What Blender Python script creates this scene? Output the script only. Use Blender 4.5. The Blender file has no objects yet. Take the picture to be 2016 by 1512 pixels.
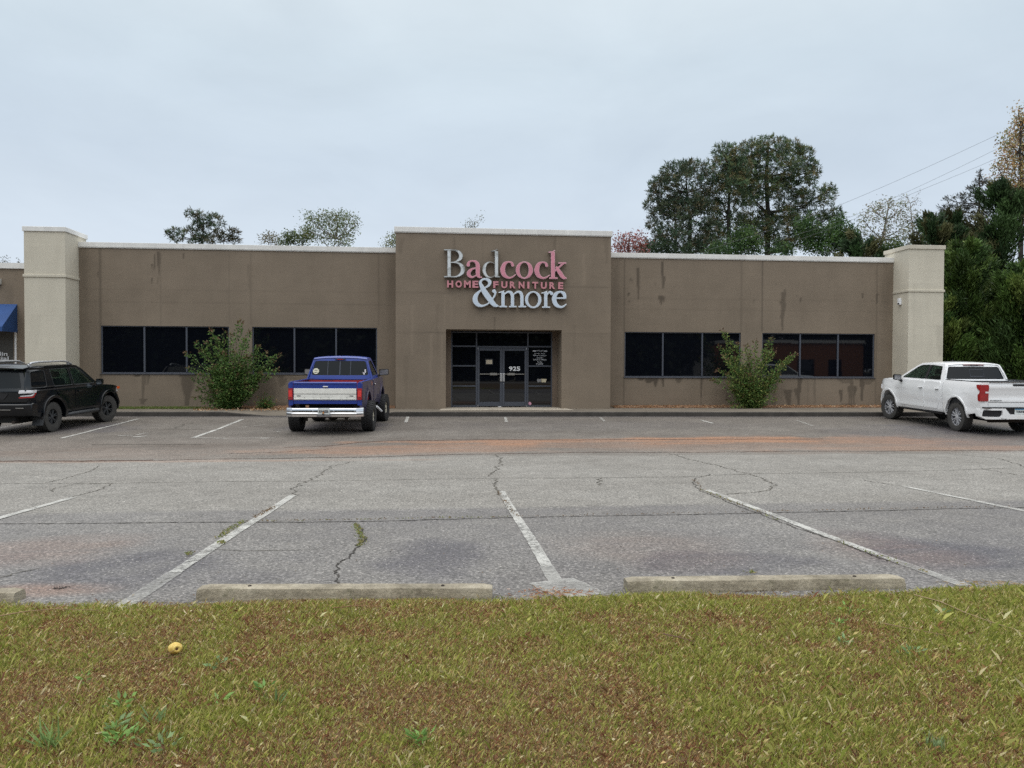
import bpy, bmesh, math, random
import numpy as np
from mathutils import Vector, Matrix
from mathutils.geometry import tessellate_polygon
random.seed(7); RS = np.random.RandomState(11)
scene = bpy.context.scene
COL = bpy.data.collections.new("scene_objects"); scene.collection.children.link(COL)
def link(o): COL.objects.link(o); return o

# ------------------------------------------------------------------ camera
CAMZ = 1.61; FPX = 1510.0; YAW, PITCH, ROLL = 0.09735, 0.02006, 0.003466
def _axes(x, y, z=1.0):
    c, s = math.cos(ROLL), math.sin(ROLL); x, y = c*x - s*y, s*x + c*y
    cp, sp = math.cos(PITCH), math.sin(PITCH); up = y*cp - z*sp; fw = y*sp + z*cp
    cy, sy = math.cos(YAW), math.sin(YAW)
    return Vector((x*cy + fw*sy, -x*sy + fw*cy, up))
def ray(px, py): return _axes((px-1008)/FPX, -(py-756)/FPX)
def atY(px, py, Y):
    r = ray(px, py); t = Y/r.y; return Vector((r.x*t, Y, CAMZ + r.z*t))
cam_d = bpy.data.cameras.new("camera"); cam = link(bpy.data.objects.new("camera", cam_d))
cr, cu, cb = _axes(1, 0, 0), _axes(0, 1, 0), -_axes(0, 0, 1)
cam.matrix_world = Matrix(((cr.x, cu.x, cb.x, 0), (cr.y, cu.y, cb.y, 0), (cr.z, cu.z, cb.z, CAMZ), (0, 0, 0, 1)))
cam_d.sensor_width = 36; cam_d.lens = 36*FPX/2016; cam_d.clip_end = 3000; cam_d.clip_start = .05
scene.camera = cam
scene.view_settings.view_transform = 'Standard'; scene.view_settings.look = 'None'
scene.view_settings.exposure = 0.0; scene.view_settings.gamma = 1.0
try: scene.view_settings.use_curve_mapping = False
except Exception: pass
scene.cycles.max_bounces = 8; scene.cycles.transparent_max_bounces = 12
scene.cycles.use_denoising = False

# ------------------------------------------------------------------ ground shape
_GY = [-400, 3.2, 4.7, 10.1, 15.0, 18.0, 21.0, 24.3, 25.8, 900]; _GZ = [.20, .19, .18, -.015, -.165, -.19, -.125, -.03, 0, 0]
def gz(X, Y):
    Xc = np.clip(X, -20, 26); Y = np.asarray(Y, float)   # the kerb and the dip run slightly askew to the facade
    return np.interp(Y + SKEW*Xc*np.clip((Y-8)/10, 0, 1), _GY, _GZ)
SKEW = .045
def yk(X): return 25.8 - SKEW*float(np.clip(X, -20, 26))
def atG(px, py, lift=0.0):
    r = ray(px, py); t = 4.0
    for _ in range(60):
        z = float(gz(r.x*t, r.y*t)) + lift; t = .5*t + .5*(z - CAMZ)/r.z
    return Vector((r.x*t, r.y*t, float(gz(r.x*t, r.y*t)) + lift))

# ------------------------------------------------------------------ materials
def new_mat(name):
    m = bpy.data.materials.new(name); m.use_nodes = True
    nt = m.node_tree; b = nt.nodes['Principled BSDF']; return m, nt, b
class NT:
    def __init__(s, nt): s.nt = nt
    def n(s, typ, **kw):
        nd = s.nt.nodes.new(typ)
        for k, v in kw.items():
            if k.startswith('i_'):
                key = k[2:]; key = int(key) if key.isdigit() else key.replace('_', ' ')
                nd.inputs[key].default_value = v
            else: setattr(nd, k, v)
        return nd
    def l(s, a, b): s.nt.links.new(a, b)
    def noise(s, vec, scale, detail=4, rough=.55, dist=0):
        nd = s.n('ShaderNodeTexNoise'); nd.inputs['Scale'].default_value = scale; nd.inputs['Detail'].default_value = detail
        nd.inputs['Roughness'].default_value = rough; nd.inputs['Distortion'].default_value = dist
        if vec is not None: s.l(vec, nd.inputs['Vector'])
        return nd.outputs['Fac']
    def ramp(s, fac, stops):
        nd = s.n('ShaderNodeValToRGB'); cr = nd.color_ramp
        while len(cr.elements) < len(stops): cr.elements.new(.5)
        for e, (p, c) in zip(cr.elements, stops):
            e.position = p; e.color = (c, c, c, 1) if not hasattr(c, '__len__') else (*c, 1)
        s.l(fac, nd.inputs['Fac']); return nd.outputs['Color']
    def mix(s, fac, a, b, mode='MIX'):
        nd = s.n('ShaderNodeMix', data_type='RGBA', blend_type=mode)
        for v, i in ((fac, 0), (a, 6), (b, 7)):
            if isinstance(v, (int, float)): nd.inputs[i].default_value = v if i == 0 else (v, v, v, 1)
            elif isinstance(v, (tuple, list)): nd.inputs[i].default_value = (*v, 1)
            else: s.l(v, nd.inputs[i])
        return nd.outputs[2]
    def math(s, op, a, b=None, clamp=False):
        nd = s.n('ShaderNodeMath', operation=op, use_clamp=clamp)
        for v, i in ((a, 0), (b, 1)):
            if v is None: continue
            if isinstance(v, (int, float)): nd.inputs[i].default_value = v
            else: s.l(v, nd.inputs[i])
        return nd.outputs[0]
    def coord(s): return s.n('ShaderNodeTexCoord').outputs['Object']
    def mapping(s, vec, scale):
        nd = s.n('ShaderNodeMapping'); nd.inputs['Scale'].default_value = scale; s.l(vec, nd.inputs['Vector']); return nd.outputs[0]
    def bump(s, h, strength, dist, b):
        nd = s.n('ShaderNodeBump'); nd.inputs['Strength'].default_value = strength; nd.inputs['Distance'].default_value = dist
        s.l(h, nd.inputs['Height']); s.l(nd.outputs[0], b.inputs['Normal'])
_mc = {}
def mat(name, col, rough=.5, metal=0, var=.0, scale=6, bump=0, bscale=60, coat=0, spec=.5, emit=0):
    if name in _mc: return _mc[name]
    m, nt, b = new_mat(name); N = NT(nt)
    b.inputs['Base Color'].default_value = (*col, 1); b.inputs['Roughness'].default_value = rough
    b.inputs['Metallic'].default_value = metal; b.inputs['Specular IOR Level'].default_value = spec
    if coat: b.inputs['Coat Weight'].default_value = coat; b.inputs['Coat Roughness'].default_value = .04
    co = N.coord()
    if var:
        f = N.noise(co, scale, 6, .6)
        lo = tuple(c*(1-var) for c in col); hi = tuple(min(1, c*(1+var)) for c in col)
        N.l(N.ramp(f, [(.3, lo), (.7, hi)]), b.inputs['Base Color'])
    if bump: N.bump(N.noise(co, bscale, 4), bump, .01, b)
    _mc[name] = m; return m

def stucco(name, col, warm=(1, 1, 1), var=.10):
    m, nt, b = new_mat(name); N = NT(nt); co = N.coord()
    big = N.noise(co, .55, 5, .6); streak = N.noise(N.mapping(co, (1.6, 1.6, .30)), 1.3, 6, .6, 1.2); fine = N.noise(co, 38, 5, .7)
    hz = N.noise(N.mapping(co, (.5, .5, 3)), 1.2, 5, .6, 1.0)
    c = N.ramp(big, [(.3, tuple(x*(1-var) for x in col)), (.7, tuple(x*(1+var) for x in col))])
    c = N.mix(.30, c, N.ramp(streak, [(.25, (.80, .79, .78)), (.75, (1.10, 1.10, 1.10))]), 'MULTIPLY')
    c = N.mix(.22, c, N.ramp(hz, [(.3, .84), (.7, 1.1)]), 'MULTIPLY')
    c = N.mix(.5, c, N.ramp(fine, [(.3, .80), (.7, 1.15)]), 'MULTIPLY')
    at = N.n('ShaderNodeVertexColor', layer_name='stain')
    sep = N.n('ShaderNodeSeparateColor'); N.l(at.outputs['Color'], sep.inputs[0])
    c = N.mix(sep.outputs[0], c, tuple(x*.42 for x in col))           # damp or dirt runs, and the darker patches
    c = N.mix(sep.outputs[1], c, tuple(min(1, x*1.35) for x in col))  # pale lime marks
    c = N.mix(sep.outputs[2], c, (.02, .017, .014))                   # joint lines
    N.l(c, b.inputs['Base Color']); b.inputs['Roughness'].default_value = .88; b.inputs['Specular IOR Level'].default_value = .25
    N.bump(N.noise(co, 90, 4, .6), .35, .006, b); return m

M = {}
M['brown'] = stucco('brown_stucco', (.232, .187, .142))
M['brown_dim'] = stucco('brown_stucco_jamb', (.20, .155, .12))  # brown stucco darkened for the shaded entrance jambs, reused on the rear walls
M['beige'] = stucco('beige_stucco', (.62, .575, .475), var=.05)
M['cap'] = mat('white_coping', (.72, .71, .68), .6, var=.16, scale=3, bump=.1)
def dirty_white(name, col):
    m, nt, b = new_mat(name); N = NT(nt); co = N.coord()
    f = N.noise(N.mapping(co, (2.2, 2.2, .8)), 1.5, 7, .7, .8); g = N.noise(co, 1.1, 4)
    c = N.ramp(f, [(.22, tuple(x*.45 for x in col)), (.34, tuple(x*.88 for x in col)), (.6, col)])
    c = N.mix(.5, c, N.ramp(g, [(.3, .8), (.7, 1.05)]), 'MULTIPLY')
    N.l(c, b.inputs['Base Color']); b.inputs['Roughness'].default_value = .7; return m
M['cap'] = dirty_white('white_coping_weathered', (.84, .83, .80))
M['cap_grim'] = dirty_white('coping_grimy', (.62, .57, .47))
M['glass'] = mat('dark_store_glass', (.004, .005, .008), .02, spec=.7)
M['frame'] = mat('dark_bronze_frame', (.035, .04, .05), .38, metal=.3)
M['frame_l'] = mat('slate_grey_frame', (.085, .095, .12), .4, metal=.3)
M['alu'] = mat('brushed_aluminium', (.62, .63, .65), .35, metal=.8)
M['alu_dull'] = mat('dull_bar_metal', (.30, .29, .27), .45, metal=.6)
M['white'] = mat('white_vinyl', (.85, .86, .88), .5)
M['white_dim'] = mat('white_lettering', (.62, .64, .68), .6)
M['paper'] = mat('yellowed_paper', (.62, .55, .40), .8, var=.1)
M['paper2'] = mat('lined_paper', (.52, .45, .34), .8, var=.3, scale=60)
M['black_plastic'] = mat('black_plastic', (.012, .012, .014), .5)
M['dark'] = mat('underbody_dark', (.01, .01, .01), .8)
M['rubber'] = mat('tyre_rubber', (.022, .022, .024), .75, var=.25, scale=14, bump=.3, bscale=40)
M['rubber_d'] = mat('dusty_tyre_rubber', (.05, .048, .045), .8, var=.25, scale=14, bump=.3, bscale=40)
M['concrete'] = mat('concrete_walk', (.165, .14, .11), .85, var=.22, scale=1.6, bump=.2)
M['kerb'] = mat('dark_kerb_face', (.05, .044, .038), .8, var=.35, scale=2.5, bump=.3)  # kerb face, much darker than its top edge
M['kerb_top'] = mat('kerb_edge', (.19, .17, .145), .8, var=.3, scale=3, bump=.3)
M['bark'] = mat('bark', (.042, .034, .030), .9, var=.4, scale=6, bump=.5, bscale=20)
M['bark_l'] = mat('pale_bark', (.17, .15, .13), .9, var=.3, scale=6)
M['stem'] = mat('shrub_stem', (.10, .07, .05), .9, var=.3)
M['roof'] = mat('roof_membrane', (.3, .3, .29), .8, var=.2)

def foliage(name, transl=.25, rough=.6):
    m, nt, b = new_mat(name); N = NT(nt)
    a = N.n('ShaderNodeVertexColor', layer_name='Col'); N.l(a.outputs['Color'], b.inputs['Base Color'])
    b.inputs['Roughness'].default_value = rough; b.inputs['Specular IOR Level'].default_value = .3
    t = N.n('ShaderNodeBsdfTranslucent'); N.l(a.outputs['Color'], t.inputs['Color'])
    mx = N.n('ShaderNodeMixShader'); mx.inputs[0].default_value = transl
    N.l(b.outputs[0], mx.inputs[1]); N.l(t.outputs[0], mx.inputs[2])
    N.l(mx.outputs[0], nt.nodes['Material Output'].inputs['Surface']); return m
M['leaf'] = foliage('leaf_foliage', .28); M['needle'] = foliage('needle_foliage', .12); M['grass'] = foliage('grass_blades', .25, .55)

# ------------------------------------------------------------------ mesh helpers
def tag(o, label=None, cat=None, group=None, kind=None):
    if label: o['label'] = label
    if cat: o['category'] = cat
    if group: o['group'] = group
    if kind: o['kind'] = kind
    return o
def thing(name, label, cat, loc=(0, 0, 0), rz=0, group=None):
    o = link(bpy.data.objects.new(name, None)); o.location = loc; o.rotation_euler = (0, 0, rz)
    o.empty_display_size = .3
    return tag(o, label, cat, group)
def finish(name, me, mats, parent=None, world=False, smooth=None, bevel=0, seg=2, angle=40):
    for m in (mats if isinstance(mats, (list, tuple)) else [mats]): me.materials.append(m)
    o = link(bpy.data.objects.new(name, me))
    if parent is not None:
        o.parent = parent
        if world:
            p = parent; off = Vector((0, 0, 0))
            while p: off += Vector(p.location); p = p.parent
            me.transform(Matrix.Translation(-off))
    if smooth is not None:
        me.polygons.foreach_set('use_smooth', [True]*len(me.polygons)); me.set_sharp_from_angle(angle=math.radians(smooth))
    if bevel:
        bm_ = o.modifiers.new('bevel', 'BEVEL'); bm_.width = bevel; bm_.segments = seg
        bm_.limit_method = 'ANGLE'; bm_.angle_limit = math.radians(angle); bm_.harden_normals = False
    return o
class MB:
    """collects faces, builds one mesh"""
    def __init__(s): s.v = []; s.f = []; s.m = []
    def add(s, vs, fs, mi=0):
        b = len(s.v); s.v += [tuple(v) for v in vs]; s.f += [tuple(i+b for i in f) for f in fs]; s.m += [mi]*len(fs); return s
    def box(s, x0, x1, y0, y1, z0, z1, mi=0):
        return s.add([(x0,y0,z0),(x1,y0,z0),(x1,y1,z0),(x0,y1,z0),(x0,y0,z1),(x1,y0,z1),(x1,y1,z1),(x0,y1,z1)],
                     [(0,3,2,1),(4,5,6,7),(0,1,5,4),(1,2,6,5),(2,3,7,6),(3,0,4,7)], mi)
    def hexa(s, p, mi=0):
        return s.add(p, [(0,3,2,1),(4,5,6,7),(0,1,5,4),(1,2,6,5),(2,3,7,6),(3,0,4,7)], mi)
    def tube(s, pts, rad, n=6, mi=0, caps=True):
        pts = [Vector(p) for p in pts]; rad = rad if hasattr(rad, '__len__') else [rad]*len(pts)
        b = len(s.v)
        for i, p in enumerate(pts):
            d = (pts[min(i+1, len(pts)-1)] - pts[max(i-1, 0)])
            d = d.normalized() if d.length > 1e-9 else Vector((0, 0, 1))
            a = d.orthogonal() if abs(d.z) > .9 else d.cross(Vector((0, 0, 1)))
            a.normalize(); c = d.cross(a)
            for k in range(n):
                t = 2*math.pi*k/n; s.v.append(tuple(p + (a*math.cos(t) + c*math.sin(t))*rad[i]))
        for i in range(len(pts)-1):
            for k in range(n):
                q = b+i*n; s.f.append((q+k, q+(k+1) % n, q+n+(k+1) % n, q+n+k)); s.m.append(mi)
        if caps:
            s.f.append(tuple(b+k for k in range(n))[::-1]); s.f.append(tuple(b+(len(pts)-1)*n+k for k in range(n))); s.m += [mi, mi]
        return s
    def lathe(s, prof, axis='y', c=(0, 0, 0), n=32, mi=0, sc=(1, 1)):
        """prof: (radius, height) pairs about an axis"""
        b = len(s.v)
        for r, h in prof:
            for k in range(n):
                t = 2*math.pi*k/n; u, w = r*math.cos(t)*sc[0], r*math.sin(t)*sc[1]
                p = {'y': (u, h, w), 'z': (u, w, h), 'x': (h, u, w)}[axis]
                s.v.append((p[0]+c[0], p[1]+c[1], p[2]+c[2]))
        for i in range(len(prof)-1):
            for k in range(n): s.f.append((b+i*n+k, b+i*n+(k+1) % n, b+(i+1)*n+(k+1) % n, b+(i+1)*n+k)); s.m.append(mi)
        return s
    def mesh(s, name):
        me = bpy.data.meshes.new(name); me.from_pydata(s.v, [], s.f); me.polygons.foreach_set('material_index', s.m); me.update()
        bm = bmesh.new(); bm.from_mesh(me); bmesh.ops.recalc_face_normals(bm, faces=bm.faces); bm.to_mesh(me); bm.free(); return me
    def build(s, name, mats, parent=None, **kw): return finish(name, s.mesh(name), mats, parent, **kw)

def arc(cx, cy, r, a0, a1, n, ry=None):
    ry = ry or r
    return [(cx + r*math.cos(math.radians(a0+(a1-a0)*i/n)), cy + ry*math.sin(math.radians(a0+(a1-a0)*i/n))) for i in range(n+1)]
def round_poly(pts, r, n=3):
    out = []; L = len(pts)
    for i in range(L):
        p = Vector(pts[i]); a = Vector(pts[i-1]); b = Vector(pts[(i+1) % L])
        da, db = (a-p), (b-p); rr = min(r, da.length*.45, db.length*.45); A = p + da.normalized()*rr; B = p + db.normalized()*rr
        for k in range(n+1):
            t = k/n; q = A*(1-t)**2 + p*2*t*(1-t) + B*t*t; out.append((q.x, q.y))
    return out
def solid(name, loops, layers, mapf, mats, parent=None, cu=(), cv=(), bevel=0, smooth=30, world=False, seg=2, angle=40):
    """a polygon with holes in (u,v), sliced at cu/cv, swept through the layers w and mapped to xyz"""
    flat = [p for lp in loops for p in lp]
    tris = tessellate_polygon([[Vector((p[0], p[1], 0)) for p in lp] for lp in loops])
    bm = bmesh.new(); vs = [bm.verts.new((p[0], p[1], 0)) for p in flat]
    for t in tris:
        try: bm.faces.new([vs[i] for i in t])
        except ValueError: pass
    us = [p[0] for p in flat]; vv = [p[1] for p in flat]
    for arr, no, lo, hi in ((cu, (1, 0, 0), min(us), max(us)), (cv, (0, 1, 0), min(vv), max(vv))):
        for c in arr:
            if lo+1e-3 < c < hi-1e-3:
                bmesh.ops.bisect_plane(bm, geom=bm.verts[:]+bm.edges[:]+bm.faces[:], dist=1e-5, plane_co=tuple(n*c for n in no), plane_no=no)
    bm.verts.ensure_lookup_table(); bm.faces.ensure_lookup_table(); bm.verts.index_update()
    P = [(v.co.x, v.co.y) for v in bm.verts]; F = [[v.index for v in f.verts] for f in bm.faces]
    B = [(e.verts[0].index, e.verts[1].index) for e in bm.edges if len(e.link_faces) == 1]
    bm.free(); nP = len(P); L = len(layers); verts = []; faces = []
    bd = set(i for e in B for i in e); idx = {}
    for k, w in enumerate(layers):
        for i in (range(nP) if k in (0, L-1) else bd):
            idx[(k, i)] = len(verts); verts.append(mapf(P[i][0], P[i][1], w))
    for f in F:
        faces.append([idx[(0, i)] for i in f])
        if L > 1: faces.append([idx[(L-1, i)] for i in f][::-1])
    for a, b in B:
        for k in range(L-1): faces.append([idx[(k, a)], idx[(k, b)], idx[(k+1, b)], idx[(k+1, a)]])
    me = bpy.data.meshes.new(name); me.from_pydata([tuple(v) for v in verts], [], faces); me.update()
    bm = bmesh.new(); bm.from_mesh(me)
    bmesh.ops.remove_doubles(bm, verts=bm.verts, dist=1e-5)
    bmesh.ops.recalc_face_normals(bm, faces=bm.faces)
    bmesh.ops.dissolve_limit(bm, angle_limit=math.radians(.4), verts=bm.verts, edges=bm.edges) if not (cu or cv) else None
    bm.to_mesh(me); bm.free()
    return finish(name, me, mats, parent, world, smooth, bevel, seg, angle)
def frange(a, b, st):
    n = int(round((b-a)/st)); return [a+(b-a)*i/n for i in range(1, n)]
def color_attr(me, cols, name='Col'):
    ca = me.color_attributes.new(name, 'FLOAT_COLOR', 'POINT')
    a = np.ones((len(me.vertices), 4), np.float32); a[:, :cols.shape[1]] = cols; ca.data.foreach_set('color', a.ravel())
def np_mesh(name, V, F):
    me = bpy.data.meshes.new(name); V = np.asarray(V, np.float32); F = np.asarray(F, np.int32)
    me.vertices.add(len(V)); me.vertices.foreach_set('co', V.ravel())
    k = F.shape[1]; me.loops.add(F.size); me.loops.foreach_set('vertex_index', F.ravel())
    me.polygons.add(len(F)); me.polygons.foreach_set('loop_start', np.arange(0, F.size, k, dtype=np.int32))
    me.polygons.foreach_set('loop_total', np.full(len(F), k, np.int32)); me.update(calc_edges=True); me.validate(); return me
def unit(a): return a/np.maximum(np.linalg.norm(a, axis=-1, keepdims=True), 1e-9)
def leaves(name, C, D, L, W, cols, m, parent=None, world=False, fold=.0, origin=(0, 0, 0), smooth_n=None):
    """one pointed leaf per row: base C, direction D, length L, width W"""
    n = len(C); D = unit(D); R = unit(np.cross(D, RS.normal(size=(n, 3)))); L = np.broadcast_to(L, (n,))[:, None]; W = np.broadcast_to(W, (n,))[:, None]
    Nn = np.cross(D, R)
    V = np.empty((n, 4, 3)); V[:, 0] = C; V[:, 1] = C + D*L*.45 + R*W*.5 + Nn*W*fold; V[:, 2] = C + D*L; V[:, 3] = C + D*L*.45 - R*W*.5 + Nn*W*fold
    F = np.arange(n*4).reshape(n, 4); me = np_mesh(name, V.reshape(-1, 3), F)
    color_attr(me, np.repeat(cols, 4, axis=0))
    return finish(name, me, m, parent, world)
def text_obj(name, body, x0, x1, z0, z1, Y, depth, m, parent, bold=0.0, world=True, align='fit', mirror=False):
    cu_ = bpy.data.curves.new(name, 'FONT'); cu_.body = body; cu_.size = 1; cu_.extrude = .05; cu_.offset = bold; cu_.resolution_u = 3
    tmp = bpy.data.objects.new('tmp', cu_); COL.objects.link(tmp); bpy.context.view_layer.update()
    me = bpy.data.meshes.new_from_object(tmp.evaluated_get(bpy.context.evaluated_depsgraph_get())); bpy.data.objects.remove(tmp); me.name = name
    co = np.empty(len(me.vertices)*3); me.vertices.foreach_get('co', co); co = co.reshape(-1, 3)
    mn, mx = co.min(0), co.max(0); k = (z1-z0)/(mx[1]-mn[1]); kx = (x1-x0)/(mx[0]-mn[0])
    if align == 'center': kx = min(k*1.0, kx)
    out = np.empty_like(co); cx = (x0+x1)/2; out[:, 0] = cx + (co[:, 0]-(mn[0]+mx[0])/2)*kx
    out[:, 2] = z0 + (co[:, 1]-mn[1])*k; out[:, 1] = Y - (co[:, 2]-mn[2])/(mx[2]-mn[2])*depth
    me.vertices.foreach_set('co', out.ravel()); me.update(); me.materials.clear()
    return finish(name, me, m, parent, world)
# ------------------------------------------------------------------ world: overcast sky, weak wide sun
SUN_EL, SUN_ROT = math.radians(62), math.radians(215)
w = bpy.data.worlds.new("World"); scene.world = w; w.use_nodes = True; N = NT(w.node_tree)
for nd in list(w.node_tree.nodes): w.node_tree.nodes.remove(nd)
sky = N.n('ShaderNodeTexSky', sky_type='NISHITA', sun_disc=False, sun_elevation=SUN_EL, sun_rotation=SUN_ROT, air_density=1.0, dust_density=4.0)
co = N.n('ShaderNodeTexCoord').outputs['Generated']; sx = N.n('ShaderNodeSeparateXYZ'); N.l(co, sx.inputs[0])
lift = N.ramp(sx.outputs[2], [(0, (.78, .865, .96)), (.10, (.74, .83, .935)), (.25, (.65, .75, .855)), (.36, (.67, .775, .86)), (.46, (.76, .85, .91)), (.60, (1.35, 1.4, 1.42)), (1, (2.25, 2.27, 2.27))])
cl = N.noise(N.mapping(co, (1.2, 1.2, 2.6)), 2.1, 6, .55, .6); cl2 = N.noise(N.mapping(co, (1, 1, 3)), 5.0, 5, .55, .4)
cc = N.mix(1, lift, N.ramp(cl, [(.3, (.925, .93, .94)), (.72, (1.05, 1.045, 1.035))]), 'MULTIPLY')
cc = N.mix(1, cc, N.ramp(cl2, [(.3, .975), (.7, 1.025)]), 'MULTIPLY')
b1 = N.n('ShaderNodeBackground', i_Strength=1.0); N.l(cc, b1.inputs['Color'])
b2 = N.n('ShaderNodeBackground', i_Strength=.12); N.l(sky.outputs[0], b2.inputs['Color'])
mx = N.n('ShaderNodeMixShader'); mx.inputs[0].default_value = .06; N.l(b1.outputs[0], mx.inputs[1]); N.l(b2.outputs[0], mx.inputs[2])
wo = N.n('ShaderNodeOutputWorld'); N.l(mx.outputs[0], wo.inputs['Surface'])
sd = bpy.data.lights.new('sun', 'SUN'); sd.energy = .6; sd.angle = math.radians(60); sd.color = (1, .97, .93)
so = link(bpy.data.objects.new('sun', sd))
sdir = Vector((math.sin(SUN_ROT)*math.cos(SUN_EL), math.cos(SUN_ROT)*math.cos(SUN_EL), math.sin(SUN_EL)))
so.rotation_euler = sdir.to_track_quat('Z', 'Y').to_euler(); so.location = (0, -10, 30)

# ------------------------------------------------------------------ asphalt
def asphalt_mat():
    m, nt, b = new_mat('worn_asphalt'); N = NT(nt); co = N.coord()
    at = N.n('ShaderNodeVertexColor', layer_name='stain'); sp = N.n('ShaderNodeSeparateColor'); N.l(at.outputs['Color'], sp.inputs[0])
    old, dark, clay = sp.outputs[0], sp.outputs[1], sp.outputs[2]
    agg = N.noise(co, 42, 4, .8); agg2 = N.noise(co, 120, 2, .8); mid = N.noise(co, 3.0, 7, .65); big = N.noise(co, .45, 5, .6)
    lightc = N.ramp(big, [(.3, (.190, .177, .158)), (.7, (.250, .237, .215))]); darkc = N.ramp(big, [(.3, (.100, .086, .073)), (.7, (.158, .140, .122))])
    c = N.mix(old, lightc, darkc)
    c = N.mix(.8, c, N.ramp(mid, [(.25, .76), (.75, 1.2)]), 'MULTIPLY')
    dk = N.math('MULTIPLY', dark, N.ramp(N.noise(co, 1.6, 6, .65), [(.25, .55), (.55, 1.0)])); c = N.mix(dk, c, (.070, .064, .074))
    cn = N.ramp(N.noise(N.mapping(co, (.5, 2.6, 1)), 1.4, 7, .7), [(.35, 0.0), (.68, 1.0)])
    ck = N.math('MULTIPLY', clay, N.math('ADD', cn, .45, True), True)
    c = N.mix(ck, c, (.30, .155, .088))
    c = N.mix(.9, c, N.ramp(agg, [(.34, .30), (.47, .82), (.56, 1.30), (.66, 2.6)]), 'MULTIPLY')
    c = N.mix(.55, c, N.ramp(agg2, [(.3, .6), (.7, 1.45)]), 'MULTIPLY')
    vo = N.n('ShaderNodeTexVoronoi', feature='F1'); vo.inputs['Scale'].default_value = 30; N.l(co, vo.inputs['Vector'])
    chip = N.ramp(vo.outputs['Distance'], [(.14, 1.0), (.22, 0.0)]); pick = N.ramp(N.noise(co, 17, 2), [(.50, 0.0), (.54, 1.0)])
    c = N.mix(N.math('MULTIPLY', N.math('MULTIPLY', chip, pick), .75), c, (.56, .53, .48))
    N.l(c, b.inputs['Base Color'])
    N.l(N.ramp(N.math('ADD', dk, N.math('MULTIPLY', mid, .4)), [(.1, .85), (1, .48)]), b.inputs['Roughness']); b.inputs['Specular IOR Level'].default_value = .4
    N.bump(N.math('ADD', agg, N.math('MULTIPLY', mid, .6)), .6, .012, b); return m
M['asphalt'] = asphalt_mat()
_VT = {}
def vnoise(X, Y, s, seed=0):
    """cheap smooth value noise"""
    T = _VT.get(seed)
    if T is None: T = _VT[seed] = np.random.RandomState(seed).rand(64, 64)
    x = np.asarray(X)*s + 1000.3; y = np.asarray(Y)*s + 1000.7
    xi = np.floor(x).astype(int); yi = np.floor(y).astype(int); fx = x-xi; fy = y-yi; fx = fx*fx*(3-2*fx); fy = fy*fy*(3-2*fy)
    g = lambda a, b: T[a % 64, b % 64]
    return (g(xi, yi)*(1-fx)+g(xi+1, yi)*fx)*(1-fy) + (g(xi, yi+1)*(1-fx)+g(xi+1, yi+1)*fx)*fy
def fbm(X, Y, s, seed=0, o=4):
    return sum(vnoise(X, Y, s*2**k, seed+k)/2**k for k in range(o))/sum(1/2**k for k in range(o))
def blob(X, Y, px, py, wx, wy, amp=1, soft=1.0):
    """a patch centred on a picture point, half sizes in picture units"""
    c = atG(px, py); e = atG(px+wx, py); f1 = atG(px, py-wy); f2 = atG(px, py+wy)
    sx_ = max(.05, abs(e.x-c.x)); sy_ = max(.05, abs(f1.y-f2.y)/2); u = (X-c.x)/sx_; v = (Y-(f1.y+f2.y)/2)/sy_
    d = np.sqrt(u*u+v*v) + (fbm(X, Y, 1.5, 5)-.5)*1.2
    return amp*np.clip((1.45-d)/(soft*.85), 0, 1)
LAWN_Y = 4.77
def surf(X, Y):
    X, Y = np.asarray(X, float), np.asarray(Y, float)
    return gz(X, Y)+(fbm(X, Y, .5, 9)-.5)*.03*np.clip((25.2-Y-SKEW*np.clip(X, -20, 26))/1.5, 0, 1) - .02*np.clip((Y+SKEW*np.clip(X, -20, 26)-25.85)/.2, 0, 1)
xs = np.concatenate([np.linspace(-90, -20, 36), np.arange(-19.9, 27, .1), np.linspace(27.1, 90, 34)])
ys = np.concatenate([np.arange(4.3, 11, .07), np.arange(11, 27.0, .1)])
Xg, Yg = np.meshgrid(xs, ys); Zg = surf(Xg, Yg)
n_y, n_x = Xg.shape
ii = (np.arange(n_y-1)[:, None]*n_x + np.arange(n_x-1)[None, :]).ravel()
me = np_mesh('asphalt_lot', np.stack([Xg, Yg, Zg], -1).reshape(-1, 3), np.stack([ii, ii+1, ii+n_x+1, ii+n_x], 1))
seamY = lambda X: 15.35 + .012*X + (fbm(X, X*0, .35, 3)-.5)*.7
seam = seamY(Xg)
oldm = np.clip((Yg-seam)/.12, 0, 1)*(.55+.45*np.clip((Yg-seam)/3, 0, 1))*(.75+.4*fbm(Xg*.4, Yg, .8, 88))
dk = np.zeros_like(Xg); 
for a in [(270, 1120, 240, 46, .85), (470, 1140, 120, 26, .6), (850, 1105, 120, 48, .8), (1085, 1085, 60, 20, .3), (1200, 1050, 200, 14, .3), (620, 1150, 200, 25, .35), (1440, 1110, 190, 26, .85), (1880, 1090, 200, 48, .9), (1300, 1140, 120, 20, .5), (120, 1100, 120, 40, .5), (1060, 1060, 260, 22, .25), (1700, 1040, 250, 20, .3), (430, 1050, 150, 14, .25)]:
    dk = np.maximum(dk, blob(Xg, Yg, *a[:4], a[4], 1.0))
dk = np.maximum(dk, .42*np.clip((8.75-Yg)/.25, 0, 1)*(.55+.9*fbm(Xg, Yg, .7, 77)))
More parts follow.
